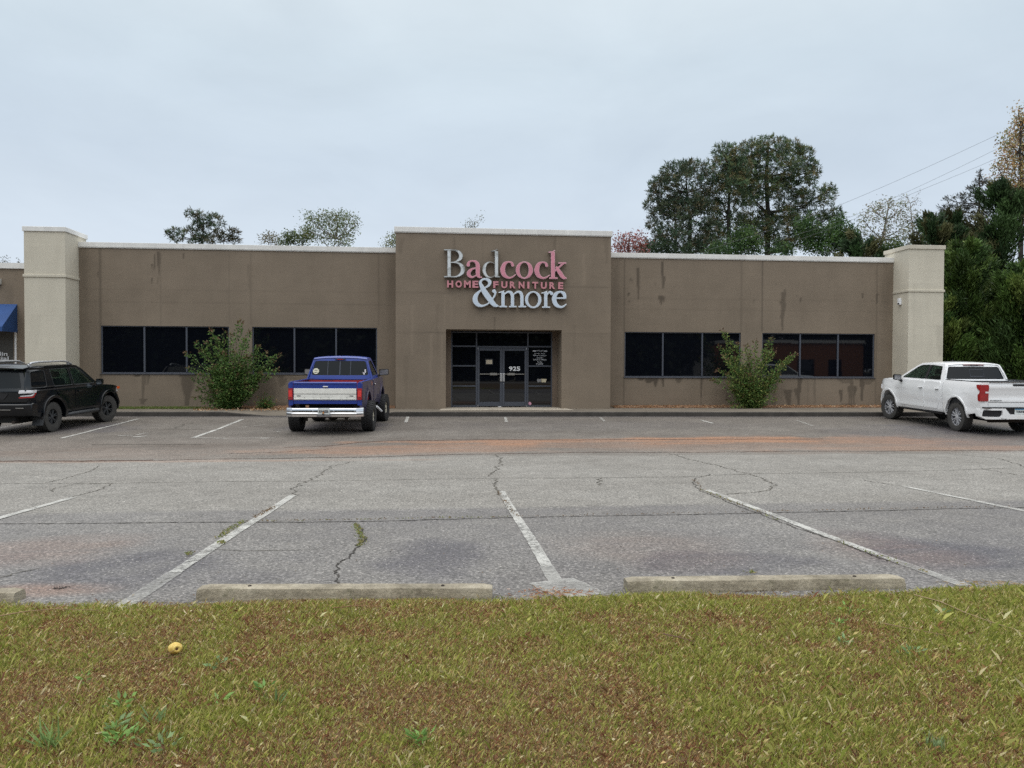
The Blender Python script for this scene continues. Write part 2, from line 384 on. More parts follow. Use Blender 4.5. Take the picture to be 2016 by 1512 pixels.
# darker patches under the parked vehicles and around them in the far stalls
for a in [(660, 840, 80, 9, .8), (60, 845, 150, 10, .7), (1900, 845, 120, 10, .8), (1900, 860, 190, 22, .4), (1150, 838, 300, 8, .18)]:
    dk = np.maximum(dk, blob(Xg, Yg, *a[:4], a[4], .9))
clay = np.zeros_like(Xg)
for a in [(880, 879, 220, 4, .55), (1010, 873, 70, 4, .8), (1440, 864, 230, 3, .95), (1700, 868, 160, 8, .5), (1850, 882, 330, 5, .45), (1130, 868, 330, 3, .8), (1130, 876, 300, 7, .35), (1500, 869, 200, 2.5, .9), (1350, 873, 120, 2, .7), (760, 888, 280, 6, .5), (300, 908, 420, 2, .35), (250, 893, 350, 10, .12), (1560, 875, 420, 14, .25), (80, 1085, 160, 26, .18), (60, 1165, 130, 12, .35), (1750, 1080, 110, 30, .15), (1280, 1085, 160, 30, .10)]:
    clay = np.maximum(clay, blob(Xg, Yg, *a[:4], a[4], .9))
YN_ = Yg+SKEW*np.clip(Xg, -20, 26); clay = np.maximum(clay, .06*np.exp(-((YN_-17.6)/1.6)**2)); dk = np.maximum(dk, .55*np.exp(-((YN_-25.7)/.3)**2))
worn = blob(Xg, Yg, 1120, 1165, 75, 18, .9, .7)
cols = np.stack([oldm, dk, clay], -1).reshape(-1, 3)
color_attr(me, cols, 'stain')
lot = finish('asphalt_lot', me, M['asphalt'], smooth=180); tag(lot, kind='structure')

# far ground sheet
m, nt, b = new_mat('far_ground'); N = NT(nt); co = N.coord()
N.l(N.ramp(N.noise(co, .3, 6, .7), [(.3, (.05, .055, .025)), (.6, (.10, .085, .045)), (.8, (.14, .09, .05))]), b.inputs['Base Color']); b.inputs['Roughness'].default_value = .95
M['far'] = m
mb = MB(); zf = -.45
mb.add([(-1500, -1500, zf), (1500, -1500, zf), (1500, 1500, zf), (-1500, 1500, zf)], [(0, 1, 2, 3)])
tag(mb.build('ground', M['far']), kind='structure')

# sidewalk, kerb
def kerb_h(X):   # full height except the dropped ramp left of the blue truck
    a, b_ = atY(430, 810, 25.8).x, atY(520, 817, 25.8).x; c, d = atY(735, 817, 25.8).x, atY(775, 811, 25.8).x
    return .018 + .132*np.clip(1-(X-a)/(b_-a), 0, 1) + .132*np.clip((X-c)/(d-c), 0, 1)
kx = np.concatenate([np.arange(-40, -14, 1), np.arange(-14, 26, .15), np.arange(26, 40, 1)])
def strip(name, prof, m, mats=None):
    V = []; F = []; k = len(prof(0.0))
    for i, X in enumerate(kx):
        V += [(X, y, z) for y, z in prof(X)]
        if i:
            for j in range(k-1): q = (i-1)*k+j; F.append((q, q+1, q+k+1, q+k))
    me = bpy.data.meshes.new(name); me.from_pydata(V, [], F); me.update()
    bm = bmesh.new(); bm.from_mesh(me); bmesh.ops.recalc_face_normals(bm, faces=bm.faces); 
    bm.to_mesh(me); bm.free()
    return tag(finish(name, me, m, smooth=50), kind='structure')
def kp(X):
    g = 0.0; h = float(kerb_h(X)); j = (fbm(X, 0*X, 1.2, 2)-.5)*.012
    return [(yk(X)-.01+j, g-.1), (yk(X)+j, g+h-.02), (yk(X)+.03+j, g+h), (yk(X)+.16, g+h), (yk(X)+.17, g-.1)]
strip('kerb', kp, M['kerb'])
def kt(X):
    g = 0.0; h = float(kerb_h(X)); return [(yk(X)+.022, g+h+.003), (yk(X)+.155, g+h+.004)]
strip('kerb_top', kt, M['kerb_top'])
def sp_(X):
    g = 0.0; h = float(kerb_h(X)); f = .15
    return [(yk(X)+.172, g+h-.006), (yk(X)+.7, g+h*.4+f*.6-.006), (yk(X)+1.3, g+f-.002), (29.5, g+f+.0)]
strip('sidewalk', sp_, M['concrete'])
# planting bed strip with red clay against the wings, turf at the far left
m, nt, b = new_mat('bed_soil'); N = NT(nt); co = N.coord()
N.l(N.ramp(N.noise(co, 7, 6, .75), [(.3, (.075, .045, .028)), (.5, (.20, .105, .055)), (.68, (.36, .21, .12))]), b.inputs['Base Color']); b.inputs['Roughness'].default_value = .95
N.bump(N.noise(co, 30, 4), .8, .03, b); M['soil'] = m
def bed(x0, x1, name, y0=28.15, y1=28.72):
    mb = MB(); n = max(2, int((x1-x0)/.12)); rows = 5; V = []; F = []
    for i in range(n+1):
        X = x0+(x1-x0)*i/n
        for j in range(rows):
            Y = y0+(y1-y0)*j/(rows-1) + (random.random()-.5)*.05*(j < rows-1); V.append((X, Y, 0.0+.155 + .05*min(j, 2)/2 + random.random()*.035*(j > 0)))
    for i in range(n):
        for j in range(rows-1): q = i*rows+j; F.append((q, q+rows, q+rows+1, q+1))
    mb.add(V, F); return tag(mb.build(name, M['soil'], smooth=180), kind='structure')
YW, YC, YP, YS = 28.75, 27.75, 27.75, 28.75
BASE = thing('store_building', 'long brown stucco furniture store with beige end pillars and white roof edge', 'store building', (0, 28.75, 0.12))
def W(px, py, Y): v = atY(px, py, Y); return v.x, v.z
def wall_sheet(name, x0, x1, z0, z1, Y, openings, reveal, m, stains, parent, thick=.3, step=.05):
    gx = set(np.round(np.arange(x0, x1, step), 4)) | {x1}; gz_ = set(np.round(np.arange(z0, z1, step), 4)) | {z1}
    for o in openings: gx |= {o[0], o[1]}; gz_ |= {o[2], o[3]}
    def clean(s, keep):
        s = sorted(s); out = [s[0]]
        for v in s[1:]:
            if v-out[-1] < step*.45:
                if v in keep and out[-1] not in keep: out[-1] = v
                elif v in keep: out.append(v)
            else: out.append(v)
        return np.array(out)
    kx_ = {x0, x1} | {o[0] for o in openings} | {o[1] for o in openings}; kz_ = {z0, z1} | {o[2] for o in openings} | {o[3] for o in openings}
    gx = clean(gx, kx_); gz_ = clean(gz_, kz_)
    X, Z = np.meshgrid(gx, gz_); nx = len(gx); V = np.stack([X, np.full_like(X, Y), Z], -1).reshape(-1, 3)
    cx = (gx[1:]+gx[:-1])/2; cz = (gz_[1:]+gz_[:-1])/2; CX, CZ = np.meshgrid(cx, cz); keep = np.ones_like(CX, bool)
    for o in openings: keep &= ~((CX > o[0]) & (CX < o[1]) & (CZ > o[2]) & (CZ < o[3]))
    jj, i2 = np.nonzero(keep); q = jj*nx+i2; F = np.stack([q, q+1, q+nx+1, q+nx], 1)
    S = stains(X.ravel(), Z.ravel())
    ex = []; ef = []
    def quad(p): b = len(V)+len(ex); ex.extend(p); ef.append((b, b+1, b+2, b+3))
    for a, b_, c, d in openings:
        r = Y+reveal
        quad([(a, Y, c), (a, Y, d), (a, r, d), (a, r, c)]); quad([(b_, Y, d), (b_, Y, c), (b_, r, c), (b_, r, d)])
        quad([(a, Y, d), (b_, Y, d), (b_, r, d), (a, r, d)]); quad([(b_, Y, c), (a, Y, c), (a, r, c), (b_, r, c)])
    t = Y+thick
    quad([(x0, Y, z1), (x1, Y, z1), (x1, t, z1), (x0, t, z1)]); quad([(x0, Y, z0), (x0, Y, z1), (x0, t, z1), (x0, t, z0)]); quad([(x1, Y, z0), (x1, t, z0), (x1, t, z1), (x1, Y, z1)])
    V2 = np.vstack([V, np.array(ex)]); F2 = np.vstack([F, np.array(ef)])
    me = np_mesh(name, V2, F2)
    c = np.zeros((len(V2), 3)); c[:len(V)] = S; color_attr(me, c, 'stain')
    return finish(name, me, m, parent, True)
def stain_fn(Y, drips=(), joints=(), hjoints=(), pale=(), grime=()):
    dr = []
    for d in drips:
        px, y0, y1, wpx = d[:4]; amp = (d[4] if len(d) > 4 else 1.0)*(1 if y0 > 720 else .8)
        a = atY(px, y0, Y); b_ = atY(px, y1, Y); wx = abs(atY(px+wpx, y0, Y).x-a.x)*.55*(1.3 if y0 > 720 else 1); dr.append((a.x, a.z, b_.z, wx, amp))
    jv = [(atY(x, (y0+y1)/2, Y).x, atY(x, y0, Y).z, atY(x, y1, Y).z, s) for x, y0, y1, s in joints]
    jh = [(atY(x0, y, Y).x, atY(x1, y, Y).x, atY((x0+x1)/2, y, Y).z, s) for x0, x1, y, s in hjoints]
    pl = [(atY(px, y0, Y).x, atY(px, y0, Y).z, atY(px, y1, Y).z, abs(atY(px+w_, y0, Y).x-atY(px, y0, Y).x)/2) for px, y0, y1, w_ in pale]
    gr = [(atY(a[0], a[1], Y), atY(a[0]+a[2], a[1]-a[3], Y), a[4]) for a in grime]
    def f(X, Z):
        s = np.zeros((len(X), 3)); n = fbm(X, Z, 2.6, 21); n2 = fbm(X*3, Z*.6, 3.5, 33)
        for x, zt, zb, wx, amp in dr:
            t = np.clip((zt-Z)/max(zt-zb, .01), 0, 1); ins = (Z < zt+.02) & (Z > zb)
            wv = np.maximum(wx*(1.15-.75*t)*(.45+1.1*n2), .0); m_ = np.clip((wv - np.abs(X-x-(n-.5)*.12))/.03+.5, 0, 1)*ins
            s[:, 0] = np.maximum(s[:, 0], m_*amp)
        for x, zt, zb, wx in pl: s[:, 1] = np.maximum(s[:, 1], .35*np.clip(1-np.abs(X-x-(n-.5)*.1)/wx, 0, 1)*((Z < zt) & (Z > zb)))
        for x, zt, zb, st in jv: s[:, 2] = np.maximum(s[:, 2], st*np.clip(1-np.abs(X-x)/.035, 0, 1)*((Z < zt) & (Z > zb)))
        for a, b_, z, st in jh: s[:, 2] = np.maximum(s[:, 2], st*np.clip(1-np.abs(Z-z-(n-.5)*.03)/.045, 0, 1)*((X > a) & (X < b_))*(.4+n))
        for c, e, amp in gr:
            d = np.sqrt(((X-c.x)/(e.x-c.x))**2+((Z-c.z)/(e.z-c.z))**2)+(n-.5)*1.1; s[:, 0] = np.maximum(s[:, 0], amp*np.clip(1.3-d, 0, 1))
        return s
    return f
def opn(x0, y0, x1, y1, Y):
    a = atY(x0, y0, Y); b_ = atY(x1, y1, Y); return [a.x, b_.x, b_.z, a.z]
def avgz(pts, Y): return sum(atY(x, y, Y).z for x, y in pts)/len(pts)
# wing heights
zL = avgz([(157, 484), (778, 498.7)], YW); zR = avgz([(1205, 508.5), (1760, 514)], YW); zC = avgz([(780, 457), (1204, 464)], YC)
xPLr = atY(129, 600, YP).x; xPLl = atY(48, 600, YP).x; xPRl = atY(1788.5, 600, YP).x; xPRr = atY(1857.5, 600, YP).x
xCl = atY(779, 600, YC).x; xCr = atY(1202.5, 600, YC).x
# window openings: left wing / right wing share sill and head heights per wing
wzL = (avgz([(200, 734), (497, 736), (742, 738)], YW), avgz([(198, 640), (450, 642), (497, 643.5), (742, 647)], YW))
wzR = (avgz([(1230, 742), (1722, 744.5)], YW), avgz([(1230, 653.5), (1722, 657)], YW))
def wx(a, b_): return atY(a, 690, YW).x, atY(b_, 690, YW).x
wins = [(*wx(198.5, 451), *wzL), (*wx(496.5, 742.5), *wzL), (*wx(1229.5, 1458.5), *wzR), (*wx(1500.5, 1722), *wzR)]
mull = [[285, 368], [580, 662], [1304.5, 1382], [1574.5, 1649]]
rd = lambda o: tuple(round(v, 3) for v in o)
wins = [rd(o) for o in wins]
dripL = [(304, 502, 532, 2.5), (311.5, 497, 568, 3.5), (315, 500, 520, 2, .5), (299, 520, 533, 3), (299, 548, 558, 3), (361, 500, 510, 2.5), (195, 535, 545, 3, .6), (490, 520, 570, 4, .3), (330, 572, 600, 60, .10),
 (268, 736, 742, 14), (283, 735, 795, 5, .6), (282, 786, 797, 9, .7), (290, 736, 758, 5, .7), (225, 735, 739, 30, .5), (367, 738, 800, 15, .75), (379, 737, 765, 8, .6), (420, 740, 800, 10, .5), (553, 740, 760, 10, .6), (560, 745, 758, 8, .6), (530, 742, 790, 12, .4), (537, 750, 790, 7, .4), (750, 740, 790, 10, .3), (600, 742, 752, 50, .4)]
gL = [(520, 760, 30, 34, .55), (460, 760, 60, 40, .35), (770, 560, 10, 90, .25), (166, 560, 9, 120, .25), (545, 797, 30, 6, .6)]  # darker patches beside the block and pilaster, behind the shrub, at the base
jL = [(197.5, 490, 798, .5), (317, 505, 640, .25), (452, 497, 640, .5), (494.5, 497, 640, .35), (744.5, 500, 640, .45), (163, 660, 797, .1)]
hL = [(160, 775, 572, .10), (160, 775, 597, .12)]
fL = stain_fn(YW, dripL, jL, hL, [], gL)
zb = -.15
wall_sheet('wall', round(xPLr-.3, 3), round(xCl+.4, 3), zb, round(zL, 3), YW, wins[:2], .09, M['brown'], fL, BASE)
dripR = [(1257, 528, 590, 6), (1240, 548, 556, 3), (1245, 551, 558, 3), (1239, 577, 583, 4), (1239, 592, 596, 3), (1304, 515, 552, 5), (1306, 544, 568, 5), (1302, 582, 599, 9), (1307, 586, 596, 4), (1289, 558, 564, 3, .5),
 (1545, 570, 580, 3), (1542, 576, 650, 9, .85), (1536, 594, 600, 3), (1577, 587, 596, 4), (1570, 582, 586, 3, .5), (1484, 590, 597, 4, .5), (1699, 579, 588, 4), (1726, 578, 597, 5), (1726, 530, 578, 2, .4),
 (1290, 745, 761, 6), (1277, 744, 753, 18), (1262, 744, 750, 12), (1306, 745, 763, 5), (1336, 744, 754, 12, .7), (1380, 745, 782, 3, .6), (1431, 762, 790, 6, .5), (1525, 745, 800, 10, .5), (1552, 768, 800, 9, .8), (1567, 766, 780, 5, .7), (1574, 746, 800, 7, .85), (1655, 769, 792, 5, .8), (1672, 762, 795, 5, .7), (1682, 760, 797, 5, .8), (1677, 750, 796, 4, .7), (1697, 746, 790, 7, .8), (1665, 745, 756, 20, .5), (1705, 745, 757, 25, .5), (1667, 795, 800, 14, .7), (1604, 745, 800, 4, .4)]
jR = [(1229, 512, 800, .4), (1305, 505, 545, .15), (1460, 510, 655, .28), (1501, 510, 655, .55), (1725, 515, 800, .38), (1380, 745, 798, .35), (1590, 745, 798, .2)]
hR = [(1205, 1760, 590, .12), (1205, 1760, 611, .10)]
gR = [(1478, 775, 60, 30, .5), (1745, 560, 12, 70, .3), (1745, 790, 20, 20, .3), (1213, 560, 8, 60, .25)]  # darker patches behind the shrub and beside the block and pilaster
wall_sheet('wall', round(xCr-.4, 3), round(xPRl+.3, 3), zb, round(zR, 3), YW, wins[2:], .09, M['brown'], stain_fn(YW, dripR, jR, hR, [], gR), BASE)
# centre block with the recessed entrance
ent = rd(opn(878, 648, 1105.3, 803.5, YC)); ent = (ent[0], ent[1], .148, ent[3])
dC = [(895, 474, 495, 3, .3), (1092, 470, 495, 3, .35), (973, 625, 645, 2, .4), (800, 700, 800, 8, .18), (1195, 470, 520, 8, .3), (790, 470, 500, 10, .3), (860, 600, 700, 5, .2), (1130, 640, 700, 5, .2)]
jC = [(894, 468, 493, .35), (951, 468, 515, .2), (1092, 465, 494, .4), (973, 625, 648, .35), (866, 520, 640, .08), (1106, 625, 645, .1)]
hC = [(781, 900, 576, .25), (1060, 1200, 565, .22), (781, 878, 655, .25), (1106, 1200, 658, .2), (1106, 1200, 663, .1)]
pC = [(876, 580, 640, 5), (888, 585, 635, 4), (848, 655, 790, 9), (812, 600, 700, 8), (1150, 500, 560, 10), (870, 660, 760, 5)]
wall_sheet('wall', round(xCl, 3), round(xCr, 3), zb, round(zC, 3), YC, [ent], 1.35, M['brown'], stain_fn(YC, dC, jC, hC, pC, []), BASE, thick=1.6)
# copings
def coping(x0, x1, z, Y, h=.17, d=.42, mats='cap'):
    mb = MB(); n = max(1, int((x1-x0)/3.05))
    for i in range(n):
        a = x0+(x1-x0)*i/n; b_ = x0+(x1-x0)*(i+1)/n-.004
        mb.box(a, b_, Y-.05, Y+d, z-.002, z+h); mb.box(a, b_, Y-.035, Y-.002, z-.03, z-.004)
    return mb.build('coping', M[mats], BASE, world=True, bevel=.006, seg=1)
coping(xPLr-.2, xCl-.004, zL, YW); coping(xCr+.004, xPRl+.2, zR, YW); coping(xCl-.05, xCr+.05, zC, YC, .18, 1.7)
# roof and rear body
mb = MB(); mb.box(xPLl+.1, xPRr-.05, YW+.36, 47, -.2, zL-.56); mb.build('rear_walls', M['brown_dim'], BASE, world=True)
mb = MB(); mb.box(xPLl+.12, xPRr-.07, YW+.37, 46.95, zL-.55, zL-.5); mb.build('roof', M['roof'], BASE, world=True)
# beige pilasters: prismatic box wider than deep, with flared cap and band
def pilaster(xa, xb, top, band, ycap, side_back):
    zt = avgz(top, YP); zbn = avgz(band, YP); r = wall_sheet('pilaster', round(xa, 3), round(xb, 3), zb, round(zt, 3), YP, [], 0, M['beige'], stain_fn(YP, grimeP, [], [], [], []), BASE, thick=side_back, step=.08)
    r['label'] = 'beige stucco end pillar'
    mb = MB(); e = .04; h = ycap; mb.box(xa-e, xb+e, YP-e, YP+side_back+e, zt-.002, zt+h)
    mb.build('cap', M['cap_grim'] if xa > 0 else M['cap'], r, world=True, bevel=.008, seg=1)
    mb = MB(); e = .035; mb.box(xa-e, xb+e, YP-e, YW-.003, zbn-.045, zbn+.045); mb.build('band', M['beige'], r, world=True, bevel=.008, seg=1)
grimeP = [(1850, 640, 700, 14, .25), (1800, 560, 690, 4, .15), (70, 620, 690, 16, .1)]
pilaster(xPLl, xPLr, [(50, 455), (129, 456)], [(50, 543), (129, 543)], .16, 1.6)
pilaster(xPRl, xPRr, [(1790, 490), (1857, 491)], [(1790, 572), (1857, 573)], .15, 1.6)
# windows: frame and panes
def window(o, mul):
    x0, x1, z0, z1 = o; ms = [atY(p, 690, YW+.06).x for p in mul]; t = .045; y0, y1 = YW+.035, YW+.10; g = .002
    mb = MB(); mb.box(x0+g, x1-g, y0, y1, z0+g, z0+t); mb.box(x0+g, x1-g, y0, y1, z1-t*.8, z1-g); mb.box(x0+g, x0+t, y0, y1, z0+t+g, z1-t*.8-g); mb.box(x1-t, x1-g, y0, y1, z0+t+g, z1-t*.8-g)
    for q in ms: mb.box(q-.03, q+.03, y0-.012, y1, z0+t+g, z1-t*.8-g)
    wf = mb.build('window', M['frame_l'], BASE, world=True, bevel=.004, seg=1)
    mb = MB(); e = [x0+t] + ms + [x1-t]
    for i in range(len(e)-1):
        dy = random.random()*.004
        mb.add([(e[i]+.02, YW+.075+dy, z0+t), (e[i+1]-.02, YW+.075-dy, z0+t), (e[i+1]-.02, YW+.075-dy+random.random()*.003, z1-.03), (e[i]+.02, YW+.075+dy, z1-.03)], [(0, 1, 2, 3)])
    mb.build('pane', M['glass'], wf, world=True)
    mb = MB(); mb.box(x0-.03, x1+.03, YW-.035, YW+.03, z0-.028, z0-.002); mb.build('sill', M['frame_l'], wf, world=True, bevel=.005, seg=1)
for o, ml in zip(wins, mull): window(o, ml)
# ---- entrance: storefront frame, side lights, doors
X = lambda px: atY(px, 740, YS).x
Zs = lambda py, px=990: atY(px, py, YS).z
zf = .16; zh = Zs(653)
for a, b_ in ((ent[0]+.002, X(888)), (X(1087), ent[1]-.002)):
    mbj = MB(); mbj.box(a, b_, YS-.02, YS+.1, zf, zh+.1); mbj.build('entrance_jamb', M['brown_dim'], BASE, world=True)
mb = MB(); t = .028; y0, y1 = YS-.01, YS+.11
cols_ = [X(889), X(938), X(1039), X(1086)]
for q in cols_: mb.box(q-t, q+t, y0, y1, zf, zh)
mb.box(cols_[0]+t+.002, cols_[3]-t-.002, y0+.003, y1, zh-.05, zh-.003); zt = Zs(683)
for a, b_ in ((0, 1), (2, 3)):
    for py in (682, 720.5, 760): mb.box(cols_[a]+t+.002, cols_[b_]-t-.002, y0+.004, y1, Zs(py)-.028, Zs(py)+.028)
    mb.box(cols_[a]+t+.002, cols_[b_]-t-.002, y0+.004, y1, zf+.002, zf+.07)
mb.box(cols_[1]+t+.002, cols_[2]-t-.002, y0+.004, y1, zt-.035, zt+.035)
ef = mb.build('entrance_frame', M['frame_l'], BASE, world=True, bevel=.004, seg=1)
mb = MB(); 
for a, b_, z0, z1 in ((0, 1, zf, zh), (2, 3, zf, zh), (1, 2, zt, zh)): mb.add([(cols_[a], YS+.05, z0), (cols_[b_], YS+.05, z0), (cols_[b_], YS+.05, z1), (cols_[a], YS+.05, z1)], [(0, 1, 2, 3)])
mb.build('pane', M['glass'], ef, world=True)
def door(xa, xb, hinge_right):
    z0, z1 = zf+.03, zt-.045; s = .085; y0, y1 = YS+.01, YS+.055
    mb = MB(); mb.box(xa, xa+s, y0, y1, z0, z1); mb.box(xb-s, xb, y0, y1, z0, z1); mb.box(xa+s+.001, xb-s-.001, y0+.002, y1, z1-.1, z1-.001); mb.box(xa+s+.001, xb-s-.001, y0+.002, y1, z0+.001, z0+.17)
    d = mb.build('door', M['frame_l'], BASE, world=True, bevel=.004, seg=1)
    mb = MB(); mb.add([(xa+s, YS+.035, z0+.1), (xb-s, YS+.035, z0+.1), (xb-s, YS+.035, z1-.05), (xa+s, YS+.035, z1-.05)], [(0, 1, 2, 3)]); mb.build('pane', M['glass'], d, world=True)
    zbar = Zs(736.5); mb = MB(); mb.box(xa+s, xb-s, YS-.02, YS+.008, zbar-.018, zbar+.018); c = xb-.33 if hinge_right else xa+.33
    mb.box(c-.14, c+.14, YS-.045, YS-.022, zbar-.045, zbar+.045); mb.build('push_bar', M['alu_dull'], d, world=True, bevel=.006, seg=1)
    hx = xb-.045 if hinge_right else xa+.045; mb = MB(); zt_, zb_ = Zs(735), Zs(751)
    mb.box(hx-.04, hx+.04, YS-.052, YS-.03, zb_, zt_); mb.box(hx-.02, hx+.02, YS-.03, YS+.008, zb_+.04, zb_+.07); mb.box(hx-.02, hx+.02, YS-.03, YS+.008, zt_-.07, zt_-.04)
    mb.build('handle', M['alu'], d, world=True, bevel=.01, seg=2)
    px = xa+.02 if hinge_right else xb-.02
    for q0, q1 in ((z1-.06, z1+.02), (z0-.02, z0+.06)): mb = MB(); mb.tube([(px, YS-.012, q0), (px, YS-.012, q1)], .014, 8); mb.build('hinge', M['alu'], d, world=True)
    return d
xm = X(988.8); dl = door(cols_[1]+t+.006, xm-.003, True); dr_ = door(xm+.003, cols_[2]-t-.006, False)
mb = MB(); mb.lathe([(0, -.03), (.014, -.03), (.02, -.012), (.02, 0)], 'y', (xm+.045, YS+.008, Zs(755.5)), 12); mb.build('lock', M['alu'], dr_, world=True, smooth=40)
mb = MB(); mb.box(X(955.5), X(970.5), YS+.026, YS+.032, Zs(718), Zs(706.5)); mb.build('notice_frame', M['frame'], dl, world=True)
mb = MB(); mb.box(X(957), X(969), YS+.018, YS+.025, Zs(716.6), Zs(708.6)); mb.build('notice', M['paper2'], dl, world=True)
text_obj('house_number', '925', X(1002), X(1024), Zs(730.2), Zs(721.4), YS+.03, .006, M['white'], dr_, bold=.028)
YT = YS+.046
rows = [('HOURS', 1056.2, 1070, 691.9, 689.3), ('Monday - Friday', 1052, 1073.5, 697.7, 695), ('9:00 am to 6:00 pm', 1049.7, 1075.8, 701.8, 698.4), ('Saturday', 1056.8, 1068.6, 706.4, 703), ('9:00 am to 5:00 pm', 1049.7, 1075.8, 710.1, 706.7), ('Sunday', 1058, 1067.3, 714.2, 711.2), ('CLOSED', 1055.8, 1069.6, 718, 715)]
for s, a, b_, y0_, y1_ in rows: text_obj('window_lettering', s, X(a), X(b_), Zs(y0_, 1062), Zs(y1_, 1062), YT, .004, M['white_dim'], ef, bold=.012)
for a, b_ in ((1048.8, 1055), (1071, 1077)): mb = MB(); mb.box(X(a), X(b_), YT-.004, YT, Zs(691.8), Zs(689.6)); mb.build('window_bar', M['white_dim'], ef, world=True)
mb = MB(); mb.hexa([(X(1066.5), YT-.006, Zs(752.6)), (X(1074.8), YT-.006, Zs(752.6)), (X(1074.8), YT, Zs(752.6)), (X(1066.5), YT, Zs(752.6)), (X(1066), YT-.012, Zs(745.6)), (X(1076.3), YT-.012, Zs(745.8)), (X(1076.3), YT-.004, Zs(745.8)), (X(1066), YT-.004, Zs(745.6))])
mb.build('notice', M['paper'], ef, world=True)
mb = MB()
for k in range(4): mb.box(X(1058), X(1065.5), YT-.004, YT, Zs(752-k*1.6), Zs(751-k*1.6))
mb.build('notice', M['alu'], ef, world=True)
mb = MB(); mb.lathe([(0, -.004), (.06, -.004), (.062, 0)], 'y', (X(1043.5), YT+.003, Zs(794.5)), 20); mb.build('sticker', mat('pink_sticker', (.75, .38, .5), .5), ef, world=True)
mb = MB(); mb.box(X(981), X(987), YS-.03, YS+.0, zf, zf+.03); mb.build('door_stop', M['white'], ef, world=True, bevel=.01)
# threshold slab between jambs
mb = MB(); gz0 = .15; mb.hexa([(ent[0]-.25, YC-.9, gz0-.02), (ent[1]+.3, YC-.9, gz0-.02), (ent[1]+.001, YS+.15, gz0-.02), (ent[0]-.001, YS+.15, gz0-.02), (ent[0]-.25, YC-.9, gz0+.006), (ent[1]+.3, YC-.9, gz0+.006), (ent[1]+.001, YS+.15, gz0+.012), (ent[0]-.001, YS+.15, gz0+.012)])
tag(mb.build('doorstep', mat('pale_slab', (.42, .37, .30), .85, var=.2, scale=3)), kind='structure')

# ---- sign letters, built from strokes
def cat_rom(pts, n=8):
    P = np.array(pts, float); P = np.vstack([2*P[0]-P[1], P, 2*P[-1]-P[-2]]); out = []
    for i in range(1, len(P)-2):
        for t in np.arange(n)/n:
            out.append(.5*((2*P[i]) + (-P[i-1]+P[i+1])*t + (2*P[i-1]-5*P[i]+4*P[i+1]-P[i+2])*t*t + (-P[i-1]+3*P[i]-3*P[i+1]+P[i+2])*t**3))
    out.append(P[-2]); return np.array(out)
def sd_stroke(X, Y, pts):
    P = cat_rom(pts); d = np.full(X.shape, 1e9)
    for a, b_ in zip(P[:-1], P[1:]):
        ab = b_[:2]-a[:2]; L = ab@ab+1e-9; t = np.clip(((X-a[0])*ab[0]+(Y-a[1])*ab[1])/L, 0, 1)
        d = np.minimum(d, np.hypot(X-a[0]-t*ab[0], Y-a[1]-t*ab[1])-(a[2]+t*(b_[2]-a[2])))
    return d
def sd_ell(X, Y, cx, cy, rx, ry):
    u = np.sqrt(((X-cx)/rx)**2+((Y-cy)/ry)**2); return (u-1)*min(rx, ry)
def sd_box(X, Y, x0, y0, x1, y1, r=3):
    qx = np.abs(X-(x0+x1)/2)-(x1-x0)/2+r; qy = np.abs(Y-(y0+y1)/2)-(y1-y0)/2+r
    return np.hypot(np.maximum(qx, 0), np.maximum(qy, 0))+np.minimum(np.maximum(qx, qy), 0)-r
def contour(x0, y0, x1, y1, f, st=3.0):
    gx = np.arange(x0, x1+st, st); gy = np.arange(y0, y1+st, st); Xc, Yc = np.meshgrid(gx, gy); D = f(Xc, Yc)
    D[np.abs(D) < 1e-6] = 1e-6
    pt = {}; adj = {}
    def ip(j, i, j2, i2):
        k = (j, i, j2, i2)
        if k not in pt: t = D[j, i]/(D[j, i]-D[j2, i2]); pt[k] = (gx[i]+(gx[i2]-gx[i])*t, gy[j]+(gy[j2]-gy[j])*t)
        return k
    for j in range(len(gy)-1):
        for i in range(len(gx)-1):
            c = [D[j, i] < 0, D[j, i+1] < 0, D[j+1, i+1] < 0, D[j+1, i] < 0]
            if all(c) or not any(c): continue
            e = []
            if c[0] != c[1]: e.append(ip(j, i, j, i+1))
            if c[1] != c[2]: e.append(ip(j, i+1, j+1, i+1))
            if c[2] != c[3]: e.append(ip(j+1, i, j+1, i+1))
            if c[3] != c[0]: e.append(ip(j, i, j+1, i))
            prs = [(e[0], e[1])] if len(e) == 2 else ([(e[0], e[1]), (e[2], e[3])] if not c[0] else [(e[0], e[3]), (e[1], e[2])])
            for a, b_ in prs: adj.setdefault(a, []).append(b_); adj.setdefault(b_, []).append(a)
    loops = []; seen = set()
    for s0 in adj:
        if s0 in seen: continue
        lp = [s0]; seen.add(s0); cur = s0
        while True:
            nx_ = [q for q in adj[cur] if q not in seen]
            if not nx_: break
            cur = nx_[0]; seen.add(cur); lp.append(cur)
        if len(lp) > 8:
            P = [pt[k] for k in lp]; loops.append(P)
    ar = lambda P: abs(sum(P[i-1][0]*P[i][1]-P[i][0]*P[i-1][1] for i in range(len(P))))
    loops.sort(key=ar, reverse=True); return loops
def S(*p): return lambda X, Y: sd_stroke(X, Y, p)
def BX(*a): return lambda X, Y: sd_box(X, Y, *a)
def RING(o, i_, cut=None):
    def f(X, Y):
        d = np.maximum(sd_ell(X, Y, *o), -sd_ell(X, Y, *i_))
        if cut: d = np.maximum(d, -sd_box(X, Y, *cut, 1))
        return d
    return f
GL = {}
